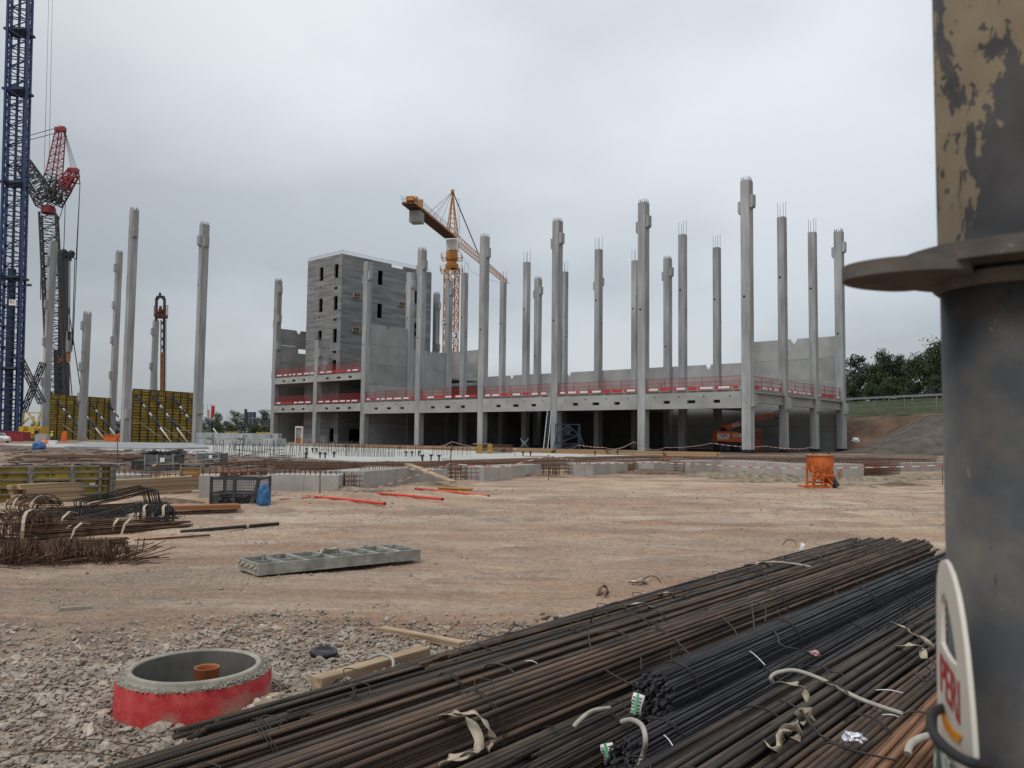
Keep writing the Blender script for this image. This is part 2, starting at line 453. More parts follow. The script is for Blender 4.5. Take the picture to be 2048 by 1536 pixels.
# ------------------------------------------------------------------ noise in numpy
_rng = np.random.default_rng(5)
_tab = _rng.random((256, 256))
def vnoise(x, y):
    xi = np.floor(x).astype(int); yi = np.floor(y).astype(int)
    fx = x - xi; fy = y - yi
    fx = fx * fx * (3 - 2 * fx); fy = fy * fy * (3 - 2 * fy)
    t = lambda i, j: _tab[i & 255, j & 255]
    return (t(xi, yi) * (1 - fx) + t(xi + 1, yi) * fx) * (1 - fy) + (t(xi, yi + 1) * (1 - fx) + t(xi + 1, yi + 1) * fx) * fy
def fbm(x, y, o=4):
    s = 0; a = 0.5
    for i in range(o):
        s = s + a * (vnoise(x * 2 ** i + 17 * i, y * 2 ** i + 31 * i) - 0.5); a *= 0.5
    return s
TRK = math.radians(30)
def ground_height(x, y):
    x = np.asarray(x, float); y = np.asarray(y, float)
    near = np.clip((48 - y) / 14, 0, 1) * np.clip((40 - np.abs(x)) / 10, 0, 1)
    s = x * math.cos(TRK) + y * math.sin(TRK); t = -x * math.sin(TRK) + y * math.cos(TRK)
    t2 = t + 0.9 * np.sin(s * 0.13) + 0.5 * np.sin(s * 0.31 + 1)
    rut = np.sin(t2 * 2.6) * (0.5 + fbm(s * 0.3, t * 0.2)) + 0.6 * np.sin(t2 * 5.9 + 0.7)
    far = np.clip((y - 9) / 5, 0, 1)
    h = 0.10 * fbm(x * 0.22, y * 0.22) + 0.045 * fbm(x * 1.1, y * 1.1) + 0.042 * rut * far + 0.05 * fbm(x * 3.1, y * 3.1, 3)
    # the worn hump of the haul road in front of the foundations
    h = h + 0.10 * np.exp(-((y - 24 - 0.15 * x) / 5.0) ** 2) * np.clip((x + 14) / 8, 0, 1)
    # the pit of the bored footing strip: ground sinks towards the formwork on the left
    return h * near
def gz(p): return float(ground_height(p[0], p[1]))
def GZ(px, py, dz=0.0):
    p = G(px, py); p.z = gz(p); p = G(px, py, p.z); p.z += dz
    return p

# ground material
def ground_mat():
    m = bpy.data.materials.new('dry_site_soil'); m.use_nodes = True
    nt = m.node_tree; N = nt.nodes; L = nt.links; p = N['Principled BSDF']
    p.inputs['Roughness'].default_value = 0.95; p.inputs['Specular IOR Level'].default_value = 0.12
    tc = N.new('ShaderNodeTexCoord')
    mp = N.new('ShaderNodeMapping'); mp.inputs['Rotation'].default_value = (0, 0, -TRK); mp.inputs['Scale'].default_value = (0.10, 0.75, 1)
    L.new(tc.outputs['Object'], mp.inputs[0])
    def nz(sc, det, vec, rough=0.6):
        n = N.new('ShaderNodeTexNoise'); n.inputs['Scale'].default_value = sc; n.inputs['Detail'].default_value = det; n.inputs['Roughness'].default_value = rough
        L.new(vec, n.inputs['Vector']); return n.outputs['Fac']
    def ramp(fac, stops):
        r = N.new('ShaderNodeValToRGB'); e = r.color_ramp.elements
        e[0].position, e[0].color = stops[0][0], (*stops[0][1], 1)
        e[1].position, e[1].color = stops[-1][0], (*stops[-1][1], 1)
        for q, c in stops[1:-1]:
            k = e.new(q); k.color = (*c, 1)
        L.new(fac, r.inputs[0]); return r.outputs[0]
    def mix(a, b, fac, mode='MIX'):
        x = N.new('ShaderNodeMix'); x.data_type = 'RGBA'; x.blend_type = mode
        for sock, v in (('A', a), ('B', b)):
            if isinstance(v, tuple): x.inputs[sock].default_value = (*v, 1)
            else: L.new(v, x.inputs[sock])
        if isinstance(fac, float): x.inputs['Factor'].default_value = fac
        else: L.new(fac, x.inputs['Factor'])
        return x.outputs['Result']
    base = ramp(nz(1.0, 6, mp.outputs[0]), [(0.25, (0.35, 0.238, 0.172)), (0.40, (0.50, 0.34, 0.243)), (0.54, (0.565, 0.428, 0.322)), (0.70, (0.71, 0.59, 0.47))])
    patch = ramp(nz(0.16, 4, tc.outputs['Object']), [(0.35, (0.78, 0.78, 0.80)), (0.65, (1.12, 1.10, 1.06))])
    c = mix(base, patch, 1.0, 'MULTIPLY')
    # grey crushed stone worked into the surface in patches
    st = ramp(nz(0.33, 5, tc.outputs['Object'], 0.7), [(0.5, (0, 0, 0)), (0.62, (1, 1, 1))])
    grain = ramp(nz(26.0, 4, tc.outputs['Object'], 0.75), [(0.32, (0.10, 0.085, 0.075)), (0.5, (0.27, 0.22, 0.18)), (0.7, (0.42, 0.36, 0.31))])
    k = N.new('ShaderNodeMath'); k.operation = 'MULTIPLY'; k.inputs[1].default_value = 0.6
    L.new(st, k.inputs[0])
    c = mix(c, grain, k.outputs[0])
    fine = ramp(nz(42.0, 6, tc.outputs['Object'], 0.85), [(0.32, (0.5, 0.47, 0.45)), (0.45, (0.97, 0.97, 0.97)), (0.56, (1.03, 1.03, 1.03)), (0.68, (1.32, 1.32, 1.32))])  # fine grain, its dark end puts crevice shade into the colour
    c = mix(c, fine, 0.85, 'MULTIPLY')
    clod = ramp(nz(9.0, 8, tc.outputs['Object'], 0.8), [(0.36, (0.66, 0.63, 0.61)), (0.5, (1.0, 1.0, 1.0)), (0.66, (1.22, 1.22, 1.22))])  # lump-sized tone, also carries painted shade between clods
    c = mix(c, clod, 0.8, 'MULTIPLY')
    mid = ramp(nz(7.0, 9, mp.outputs[0], 0.78), [(0.35, (0.8, 0.78, 0.76)), (0.62, (1.1, 1.1, 1.1))])
    c = mix(c, mid, 0.8, 'MULTIPLY')
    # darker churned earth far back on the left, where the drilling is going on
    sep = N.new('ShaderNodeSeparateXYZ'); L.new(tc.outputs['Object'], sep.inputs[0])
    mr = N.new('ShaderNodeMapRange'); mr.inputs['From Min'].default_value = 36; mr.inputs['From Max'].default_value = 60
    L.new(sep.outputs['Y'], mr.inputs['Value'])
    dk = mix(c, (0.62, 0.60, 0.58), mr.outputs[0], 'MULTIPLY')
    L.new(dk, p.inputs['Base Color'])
    vor = N.new('ShaderNodeTexVoronoi'); vor.inputs['Scale'].default_value = 24
    L.new(tc.outputs['Object'], vor.inputs['Vector'])
    ad = N.new('ShaderNodeMath'); ad.operation = 'ADD'
    L.new(nz(18.0, 6, tc.outputs['Object'], 0.8), ad.inputs[0])
    vm = N.new('ShaderNodeMath'); vm.operation = 'MULTIPLY'; vm.inputs[1].default_value = 0.35
    L.new(vor.outputs['Distance'], vm.inputs[0]); L.new(vm.outputs[0], ad.inputs[1])
    # tyre tread pressed into the wheel tracks
    def math_(op, a, b=None, c=None):
        q = N.new('ShaderNodeMath'); q.operation = op
        for i, v in enumerate((a, b, c)):
            if v is None: continue
            if isinstance(v, (int, float)): q.inputs[i].default_value = v
            else: L.new(v, q.inputs[i])
        return q.outputs[0]
    mt = N.new('ShaderNodeMapping'); mt.inputs['Rotation'].default_value = (0, 0, -TRK); L.new(tc.outputs['Object'], mt.inputs[0])
    sp3 = N.new('ShaderNodeSeparateXYZ'); L.new(mt.outputs[0], sp3.inputs[0])
    wob = math_('MULTIPLY', math_('SUBTRACT', nz(0.12, 2, tc.outputs['Object']), .5), 9.0)
    tt = math_('ADD', sp3.outputs['Y'], wob)
    fr = math_('ABSOLUTE', math_('SUBTRACT', math_('FRACT', math_('DIVIDE', tt, 1.9)), .5))
    band = N.new('ShaderNodeMapRange'); band.inputs['From Min'].default_value = .13; band.inputs['From Max'].default_value = .10; L.new(fr, band.inputs['Value'])
    worn = N.new('ShaderNodeMapRange'); worn.inputs['From Min'].default_value = .45; worn.inputs['From Max'].default_value = .6; L.new(nz(0.4, 3, tc.outputs['Object']), worn.inputs['Value'])
    msk = math_('MULTIPLY', band.outputs[0], worn.outputs[0])
    tread = math_('SINE', math_('MULTIPLY_ADD', sp3.outputs['X'], 48.0, math_('MULTIPLY', fr, 60.0)))
    hh = math_('MULTIPLY_ADD', math_('MULTIPLY', tread, msk), .28, ad.outputs[0])
    bp = N.new('ShaderNodeBump'); bp.inputs['Strength'].default_value = 1.0; bp.inputs['Distance'].default_value = 0.06
    L.new(hh, bp.inputs['Height']); L.new(bp.outputs[0], p.inputs['Normal'])
    return m
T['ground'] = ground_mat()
RING_R = 0.53
_rf = GZ(388, 1460); RING = Vector((AT(389, 1400, _rf.y + RING_R).x, _rf.y + RING_R, 0.0))
def make_ground():
    n = 440
    t = np.linspace(-1, 1, n + 1)
    xs = 1.5 * np.sinh(7.9 * t)
    ys = 9.0 + 1.5 * np.sinh(7.9 * t)
    X, Y = np.meshgrid(xs, ys)
    Z = ground_height(X, Y)
    V = np.stack([X, Y, Z], -1).reshape(-1, 3)
    i = np.arange(n * (n + 1)).reshape(n, n + 1)[:, :n]
    F = np.stack([i, i + 1, i + n + 2, i + n + 1], -1).reshape(-1, 4)
    F = F[np.hypot(V[F].mean(1)[:, 0] - RING.x, V[F].mean(1)[:, 1] - RING.y) > RING_R - .06]
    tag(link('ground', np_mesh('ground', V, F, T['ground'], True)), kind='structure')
make_ground()

# ------------------------------------------------------------------ stones
def rock_shapes(k, seed, sub=1):
    out = []
    rg = np.random.default_rng(seed)
    for i in range(k):
        bm = bmesh.new(); bmesh.ops.create_icosphere(bm, subdivisions=sub, radius=1.0)
        V = np.array([v.co[:] for v in bm.verts]); F = np.array([[v.index for v in f.verts] for f in bm.faces]); bm.free()
        # chop with random planes for broken faces
        for _ in range(9):
            n = rg.normal(size=3); n /= np.linalg.norm(n); d = rg.uniform(0.45, 0.8)
            s = V @ n - d
            V = V - np.outer(np.maximum(s, 0), n)
        V *= rg.uniform(0.75, 1.25, 3) * np.array([1.15, 0.95, 0.62])
        out.append((V, F))
    return out
def scatter_mesh(name, pts, sizes, shapes, m, seed=1, flat=True):
    rg = np.random.default_rng(seed)
    Vs = []; Fs = []; b = 0
    for (x, y, z), s in zip(pts, sizes):
        V, F = shapes[rg.integers(len(shapes))]
        a = rg.uniform(0, 6.28); c, d = math.cos(a), math.sin(a)
        tx = rg.uniform(-0.35, 0.35); ty = rg.uniform(-0.35, 0.35)
        W = V * s
        W = np.stack([W[:, 0] * c - W[:, 1] * d, W[:, 0] * d + W[:, 1] * c, W[:, 2] + tx * W[:, 0] + ty * W[:, 1]], -1) + (x, y, z)
        Vs.append(W); Fs.append(F + b); b += len(V)
    return np_mesh(name, np.concatenate(Vs), np.concatenate(Fs), m)
T['stone'] = mat('limestone_rubble', (0.29, 0.24, 0.195), var=0.35, scale=3, col2=(0.54, 0.465, 0.385), pos=(0.25, 0.75), big=0.3, bigscale=7, perobj=0.3, bump=0.3, bscale=30)
T['stonedark'] = mat('dark_pebble', (0.25, 0.20, 0.16), var=0.45, scale=14, col2=(0.47, 0.39, 0.32), pos=(0.3, 0.7))
T['grit'] = mat('cement_grit', (0.26, 0.24, 0.20), var=0.3, scale=60, bump=0.6, bscale=120)

# gravel bed: patch of crushed stone around the manhole ring
def gravel_density(x, y):
    """1 inside the stone patch, fading at its ragged edge"""
    e = 0.9 * fbm(np.asarray(x) * 0.8, np.asarray(y) * 0.8, 3)
    far_edge = np.minimum(9.2 + 0.42 * (np.asarray(x) + 2.2), 9.4) + e * 1.6
    right = np.clip((1.6 - np.asarray(x) + 0.25 * (np.asarray(y) - 6)) / 0.8, 0, 1)
    return np.clip((far_edge + .1 - np.asarray(y)) / 2.6, 0, 1) ** 1.3 * right
def make_gravel():
    rg = np.random.default_rng(8)
    n = 120
    xs = np.linspace(-6.5, 2.2, n + 1); ys = np.linspace(2.6, 9.6, n + 1)
    X, Y = np.meshgrid(xs, ys)
    Z = ground_height(X, Y) + 0.03 * np.clip(gravel_density(X, Y) * 3, 0, 1) - 0.026
    V = np.stack([X, Y, Z], -1).reshape(-1, 3)
    i = np.arange(n * (n + 1)).reshape(n, n + 1)[:, :n]
    F = np.stack([i, i + 1, i + n + 2, i + n + 1], -1).reshape(-1, 4)
    F = F[np.hypot(V[F].mean(1)[:, 0] - RING.x, V[F].mean(1)[:, 1] - RING.y) > RING_R - .06]
    bed = tag(link('gravel_bed', np_mesh('gravel_bed', V, F, T['ground'], True)), kind='structure')
    shapes = rock_shapes(14, 3)
    P = []; S = []
    N0 = 100000
    x = rg.uniform(-6.2, 2.0, N0); y = 2.7 + 6.9 * rg.uniform(0, 1, N0) ** 1.15
    d = gravel_density(x, y)
    keep = rg.uniform(0, 1, N0) < d
    x, y, d = x[keep], y[keep], d[keep]
    inr = (x - RING.x) ** 2 + (y - RING.y) ** 2 < (RING_R + 0.02) ** 2
    x, y, d = x[~inr], y[~inr], d[~inr]
    s = np.exp(rg.normal(math.log(0.0138), 0.50, len(x)))
    s = np.clip(s, 0.009, 0.052)
    h = ground_height(x, y) + 0.006 + rg.uniform(-0.006, 0.016, len(x)) + 0.1 * s
    # the 300 that show largest become stones of their own
    show = s / np.hypot(x, y)
    vis = (np.abs(x / y) < 0.66) & (y > 3.9) & (x < 0.3)
    order = np.argsort(-(show * vis))
    big, rest = order[:295], order[295:]
    st = link('small_stones', scatter_mesh('small_stones', np.stack([x, y, h], -1)[rest], s[rest], shapes, T['stone'], 4), bed)
    st['kind'] = 'stuff'
    hi = rock_shapes(10, 21, 2)
    mesh = [np_mesh('stone', V, F, T['stone']) for V, F in hi]
    for j in big:
        o = link('stone', mesh[rg.integers(10)], bed, (x[j], y[j], h[j] + 0.008), (rg.uniform(-.35, .35), rg.uniform(-.35, .35), rg.uniform(0, 6.28)))
        k = s[j] * 1.05; o.scale = (k, k, k)
make_gravel()
def make_pebbles():
    rg = np.random.default_rng(9)
    N0 = 90000
    y = 4 + 26 * rg.uniform(0, 1, N0) ** 1.5
    x = rg.uniform(-0.72, 0.75, N0) * y
    d = np.clip(fbm(x * 0.45, y * 0.45, 4) * 3.6 + 0.34, 0.05, 1)
    keep = rg.uniform(0, 1, N0) < d
    x, y = x[keep], y[keep]
    s = np.clip(np.exp(rg.normal(math.log(0.0068), 0.5, len(x))), 0.003, 0.034) * (0.7 + y / 22)
    h = ground_height(x, y) + 0.2 * s
    bm = bmesh.new(); bmesh.ops.create_icosphere(bm, subdivisions=1, radius=1)
    bm.free()
    shapes = []
    for i in range(8):
        V = np.array([(1, 0, -.2), (0, 1, -.3), (-1, .1, -.2), (.1, -1, -.25), (.2, .1, .6), (-.4, -.3, .45)]) * rg.uniform(.7, 1.3, (6, 3))
        F = np.array([(0, 1, 4), (1, 2, 4), (2, 5, 4), (2, 3, 5), (3, 0, 5), (0, 4, 5)])
        shapes.append((V, F))
    o = link('loose_pebbles', scatter_mesh('loose_pebbles', np.stack([x, y, h], -1), s, shapes, T['stonedark'], 6))
    tag(o, 'small dark pebbles strewn over the dry beige site road', 'pebbles', kind='stuff')
make_pebbles()

# ------------------------------------------------------------------ bank on the right: earth cut, grass slope, wooded top
T['earth'] = mat('cut_earth', (0.09, 0.055, 0.036), var=0.3, scale=0.35, col2=(0.165, 0.102, 0.064), pos=(0.3, 0.75), big=0.25, bigscale=0.12, bump=0.8, bscale=1.4, bdist=0.4)
T['bankgrey'] = mat('grey_stony_slope', (0.075, 0.061, 0.050), var=0.3, scale=0.5, detail=8, col2=(0.118, 0.096, 0.077), big=0.15, bigscale=0.2, bump=0.6, bscale=5, bdist=0.2)
T['grass'] = mat('grass', (0.040, 0.054, 0.021), var=0.3, scale=0.8, detail=8, col2=(0.062, 0.077, 0.032), big=0.2, bigscale=0.15, bump=0.6, bscale=6, bdist=0.2)
T['wood_floor'] = mat('wood_floor', (0.035, 0.045, 0.02), var=0.3)
def bank_z(a, b):
    prof_b = [34.5, 36.5, 40.5, 44, 46.2, 50, 58, 62, 75, 120, 300]
    prof_z = [-0.3, 0.5, 3.2, 5.4, 6.0, 7.2, 9.2, 9.5, 10.5, 15, 28]
    fade = np.clip((24 - np.asarray(-a)) / 16, 0, 1)          # falls away behind the building
    return (np.interp(b, prof_b, prof_z) + 0.028 * np.asarray(a)) * fade - 0.3 * (1 - fade)
def strip(name, a0, a1, b0, b1, na, nb, m, rough=0.0, seed=0, dz=0.0, kind='structure', zf=None):
    aa = np.linspace(a0, a1, na + 1); bb = np.linspace(b0, b1, nb + 1)
    A, Bq = np.meshgrid(aa, bb)
    Z = (zf or bank_z)(A, Bq) + dz
    if rough: Z = Z + rough * fbm(A * 0.35 + seed, Bq * 0.35, 4) * 2
    X = C0.x + E1.x * A + VV.x * Bq; Y = C0.y + E1.y * A + VV.y * Bq
    V = np.stack([X, Y, Z], -1).reshape(-1, 3)
    n = na; i = np.arange(nb * (n + 1)).reshape(nb, n + 1)[:, :n]
    F = np.stack([i, i + 1, i + n + 2, i + n + 1], -1).reshape(-1, 4)
    return tag(link(name, np_mesh(name, V, F, m, True)), kind=kind)
strip('earth_bank', -26, 75, 34.5, 46.6, 120, 26, T['earth'], 0.35)
strip('grass_slope', -26, 75, 46.3, 66, 80, 16, T['grass'], 0.12, dz=0.02)
strip('hill', -26, 140, 65.5, 300, 40, 40, T['wood_floor'], 0.3, dz=-0.05)
# grey stony ramp that climbs in front of the earth cut towards the right
def ramp_z(a, b):
    crest = np.clip((np.asarray(a) - 1.5) / 8.5, 0, 1.3) * 4.6
    return np.clip((b - 19) / 16, 0, 1) ** 0.9 * crest - 0.12 + 0.0 * a
strip('stony_ramp', 1.5, 75, 19, 35.2, 90, 20, T['bankgrey'], 0.10, 5, zf=ramp_z)
strip('stony_ramp', 1.5, 75, 35.2, 43.0, 90, 10, T['bankgrey'], 0.12, 5, zf=lambda a, b: ramp_z(a, 35.2) - (b - 35.2) * 0.22)
# pale kerb of laid matting along the ramp crest
mbk = MB()
pp = [UVP(a, 35.3, ramp_z(np.float64(a), 35.2) + 0.06) for a in np.linspace(3.5, 26, 24)]
mbk.tube(pp, 0.13, 5)
tag(mbk.build('slope_matting_edge', mat('pale_matting', (0.15, 0.135, 0.115), var=0.2)), 'pale rolled edge of matting running up the grey slope', 'matting')

def guard_rail():
    o = empty('crash_barrier', UVP(0, 57.5, 0), -TH, 'grey steel crash barrier along the top of the grass slope', 'crash barrier')
    mb = MB(); pts = []
    zf = lambda a: float(bank_z(np.float64(a), 57.5))
    aa = list(range(-24, 76, 4))
    for a0, a1 in zip(aa[:-1], aa[1:]):
        z0, z1 = zf(a0), zf(a1)
        for dz, t, off in ((0.95, 0.12, 0), (0.72, 0.12, 0), (0.835, 0.14, 0.05)):
            mb.bar((a0, off, z0 + dz), (a1, off, z1 + dz), 0.06, t)
    mb.build('rail', T['steel'], o)
    pm = None
    for a in aa:
        if pm is None: pm = MB().box((0, 0.08, 0.3), (0.12, 0.1, 1.4)).mesh('post', T['steel'])
        link('post', pm, o, (a, 0, zf(a)))
    # light fence posts lower on the grass
    for j, a in enumerate(range(-20, 60, 5)):
        p = UVP(a, 49.0, float(bank_z(np.float64(a), 49.0)))
guard_rail()
def wire_fence():
    o = empty('wire_fence', UVP(0, 49.5, 0), -TH, 'thin wire fence with slim posts across the green slope', 'fence')
    aa = [-20 + 5 * i for i in range(16)]
    zf = lambda a: float(bank_z(np.float64(a), 49.5))
    pm = MB().box((0, 0, 0.9), (0.07, 0.07, 2.2)).mesh('post', T['timbergrey'])
    for a in aa: link('post', pm, o, (a, 0, zf(a)))
    mb = MB()
    for h in (0.5, 1.1, 1.8):
        for a0, a1 in zip(aa[:-1], aa[1:]): mb.bar((a0, 0, zf(a0) + h), (a1, 0, zf(a1) + h), 0.025)
    mb.build('wire', T['steel'], o)
wire_fence()

# ------------------------------------------------------------------ trees
def leaf_mat(name, c):
    m = mat(name, c, rough=0.7, var=0.45, scale=0.5, detail=3, col2=[x * 1.5 for x in c], pos=(0.3, 0.7), perobj=0.3)
    return m
T['leaf'] = leaf_mat('foliage', (0.046, 0.072, 0.025))
T['leaf2'] = leaf_mat('foliage_dark', (0.030, 0.050, 0.024))
T['leaf3'] = leaf_mat('foliage_bluish', (0.050, 0.072, 0.040))
T['bark'] = mat('bark', (0.06, 0.048, 0.036), var=0.3, scale=6)
def tree_proto(seed, h, cw, nleaf, leafmat, leaf=0.42, ragged=0.5, trunk=0.16, low=0.12):
    rg = np.random.default_rng(seed); rr = random.Random(seed)
    mb = MB()
    top = Vector((rr.uniform(-.3, .3), rr.uniform(-.3, .3), h * 0.86))
    mb.tube(smooth_path([(0, 0, -0.4), (rr.uniform(-.15, .15), rr.uniform(-.15, .15), h * .35), top], 3), [trunk * (1 - .8 * i / 6) for i in range(7)], 6)
    clumps = []
    nl = 15
    for i in range(nl):
        z = h * (low + (0.96 - low) * (i + rr.random()) / nl)
        f = (z / h - low) / (1 - low)
        r = cw * (0.35 + 0.95 * math.sin(math.pi * min(1, 0.18 + 0.80 * f)) ** 0.8) * rr.uniform(0.45, 1.0) * 0.62
        a = rr.uniform(0, 6.28) + i * 2.4
        e = Vector((r * math.cos(a), r * math.sin(a), z))
        b = top * max(0.2, (z / h) - 0.22) / 0.86
        mb.tube([b, (b + e) / 2 + Vector((0, 0, 0.1 * h * .3)), e], [trunk * .4, trunk * .25, trunk * .08], 4)
        clumps.append((e, cw * rr.uniform(0.22, 0.42)))
        clumps.append(((b + e) / 2 + Vector((0, 0, 0.3)), cw * rr.uniform(0.2, 0.34)))
    clumps.append((top + Vector((0, 0, h * .06)), cw * 0.25))
    tr = mb.mesh('trunk', T['bark'])
    C = np.array([c[0][:] for c in clumps]); Rr = np.array([c[1] for c in clumps])
    idx = rg.integers(len(clumps), size=nleaf)
    d = rg.normal(size=(nleaf, 3)); d /= np.linalg.norm(d, axis=1)[:, None]
    rad = rg.uniform(0.35, 1.0, nleaf) ** 0.6 * (1 + ragged * rg.normal(0, 0.25, nleaf))
    P = C[idx] + d * (Rr[idx] * rad)[:, None] * np.array([1.1, 1.1, 0.8])
    a = rg.normal(size=(nleaf, 3)); a /= np.linalg.norm(a, axis=1)[:, None]
    nrm = d * 0.7 + rg.normal(0, 0.5, (nleaf, 3)) + np.array([0, 0, 0.35])
    t1 = np.cross(nrm, a); t1 /= np.linalg.norm(t1, axis=1)[:, None]
    t2 = np.cross(nrm, t1); t2 /= np.linalg.norm(t2, axis=1)[:, None]
    s = (leaf * rg.uniform(0.5, 1.2, nleaf))[:, None]
    V = np.stack([P - t1 * s * .5, P + t2 * s * .32, P + t1 * s * .5, P - t2 * s * .32], 1).reshape(-1, 3)
    F = np.arange(nleaf * 4).reshape(-1, 4)
    return tr, np_mesh('crown', V, F, leafmat)
def place_tree(proto, loc, scale, rz, label, group, name='tree', sz=None):
    o = empty(name, loc, rz, label, 'tree', group)
    o.scale = (scale, scale, sz or scale)
    link('trunk', proto[0], o); link('crown', proto[1], o)
    return o
PROT = [tree_proto(1, 8.5, 4.2, 2600, T['leaf']), tree_proto(2, 9.5, 4.0, 2600, T['leaf2'], ragged=.8), tree_proto(3, 7.2, 4.6, 2600, T['leaf3']),
        tree_proto(4, 9.0, 3.4, 1500, T['leaf'], leaf=.34, ragged=1.3, low=.3), tree_proto(5, 5.0, 4.2, 2200, T['leaf'], low=.02), tree_proto(6, 8.8, 3.6, 2400, T['leaf2'], low=.45)]
def right_wood():
    rr = random.Random(77)
    lab = {63.2: 'low bushy tree at the front edge of the wood behind the crash barrier', 67: 'leafy tree in the second rank of the wood above the barrier', 72: 'taller tree in the third rank of the wood on the bank', 79: 'crest tree at the back of the wood, outlined on the sky'}
    a = -22
    while a < 40:
        for b, lo, hi, kinds in ((63.2, 0.5, 0.75, (4, 4, 2)), (67, 0.85, 1.1, (0, 2, 4, 0)), (72, 1.0, 1.25, (1, 0, 2, 5)), (79, 1.05, 1.35, (1, 3, 5, 0))):
            aa = a + rr.uniform(-1.4, 1.4); bb = b + rr.uniform(-1.5, 1.5)
            h = 0.62 + 0.38 * min(1, max(0, (aa + 24) / 14))
            s = rr.uniform(lo, hi) * h * .9
            place_tree(PROT[rr.choice(kinds)], UVP(aa, bb, float(bank_z(np.float64(aa), bb)) - .2), s, rr.uniform(0, 6.28), lab[b], 'trees of the wood on the bank, rank ' + str(int(b)))
        a += 3.9
    p = UVP(-9, 74, 11)
    place_tree(PROT[5], UVP(-10.5, 74, 10.4), 1.05, 1.0, 'dark flat-topped pine above the wood beside the corner column', 'trees of the wood on the bank', 'pine_tree')
    place_tree(PROT[3], UVP(6.5, 66, 9.6), 1.28, 2.0, 'tallest thin feathery tree sticking up out of the wood', 'trees of the wood on the bank')
right_wood()
def left_trees():
    rr = random.Random(5)
    lab = ['rounded green tree in the far belt behind the precast beams', 'grey-green tree in the far belt beside the flag poles']
    for i, (px, top, y, k) in enumerate([(418, 838, 300, 4), (437, 826, 310, 0), (452, 836, 300, 2), (470, 822, 318, 0), (484, 840, 296, 2), (497, 832, 312, 1), (512, 828, 300, 2), (524, 824, 316, 1), (537, 834, 300, 0), (550, 838, 318, 2), (405, 846, 330, 2), (432, 848, 292, 4), (460, 848, 290, 4), (506, 848, 290, 4), (532, 850, 290, 4)]):
        base = AT(px, 868, y); h = AT(px, top, y).z
        pr = PROT[k]; s = h / (8.6 if k != 4 else 5.2)
        place_tree(pr, (base.x, base.y, 0), s, rr.uniform(0, 6), lab[1] if px < 440 else lab[0], 'far belt of trees', sz=s)
    for i, (px, top, y, k) in enumerate([(233, 836, 340, 2), (243, 842, 345, 0), (75, 838, 420, 2), (145, 846, 430, 0), (222, 846, 400, 2)]):
        base = AT(px, 868, y); h = AT(px, top, y).z
        place_tree(PROT[k], (base.x, base.y, 0), h / 8.6, rr.uniform(0, 6), 'distant hazy tree glimpsed between the tall columns and yellow formwork', 'far trees on the left')
left_trees()

# ------------------------------------------------------------------ the unfinished building
BLD = empty('unfinished_building', C0, -TH, 'grey concrete building shell with tall bare columns and a dark core tower', 'building')
# local frame: x = -16*k, y = 11.154*row
def LX(k): return -BAY * k
def LY(r): return DEP * r
def col_mesh(s, h, chamfer=0.05):
    mb = MB(); a, c = s / 2, chamfer
    poly = [(-a + c, -a), (a - c, -a), (a, -a + c), (a, a - c), (a - c, a), (-a + c, a), (-a, a - c), (-a, -a + c)]
    mb.prism(poly, 0, h); return mb.mesh('column', T['column'])
foot_m = {}
def spikes(n, s, h, r):
    mb = MB(); rr = random.Random(n)
    for i in range(n):
        t = i / n * 4
        e, f = int(t), t - int(t)
        a = s / 2 - 0.12
        x, y = [(-a + 2 * a * f, -a), (a, -a + 2 * a * f), (a - 2 * a * f, a), (-a, a - 2 * a * f)][e]
        mb.tube([(x, y, -0.05), (x + rr.uniform(-.03, .03), y + rr.uniform(-.03, .03), h * rr.uniform(.75, 1.1))], r, 5)
    return mb.mesh('rebar', T['darksteel'])
corb_m = MB().prism([(-.45, 0), (.45, 0), (.45, .62), (-.45, .62)], 0, 1.9).mesh('corbel', T['column'])
def corbel_mesh(w, d, h):
    mb = MB()
    mb.add([(-w / 2, 0, 0.25), (w / 2, 0, 0.25), (w / 2, 0, h), (-w / 2, 0, h), (-w / 2, -d, 0.25), (w / 2, -d, 0.25), (w / 2, -d, h), (-w / 2, -d, h), (-w / 2, 0, -0.02), (w / 2, 0, -0.02), (-w / 2, -d + .12, -0.02), (w / 2, -d + .12, -0.02)],
           [(4, 5, 6, 7), (6, 2, 3, 7), (0, 4, 7, 3), (5, 1, 2, 6), (8, 10, 4, 0), (9, 1, 5, 11), (10, 11, 5, 4), (8, 9, 11, 10)])
    return mb.mesh('corbel', T['column'])
CORB = corbel_mesh(0.9, 0.46, 1.7)
SPK = spikes(12, 1.25, 0.55, 0.035)
RODS = spikes(4, 1.05, 2.3, 0.028)
HOLE = MB().lathe([(0.0, 0.004), (0.17, 0.004), (0.17, -0.1)], 10, M=Matrix.Rotation(math.pi / 2, 3, 'X')).mesh('sleeve_hole', T['ink'])  # flat black disc, the hole's inner shade put into its colour
_cm = {}
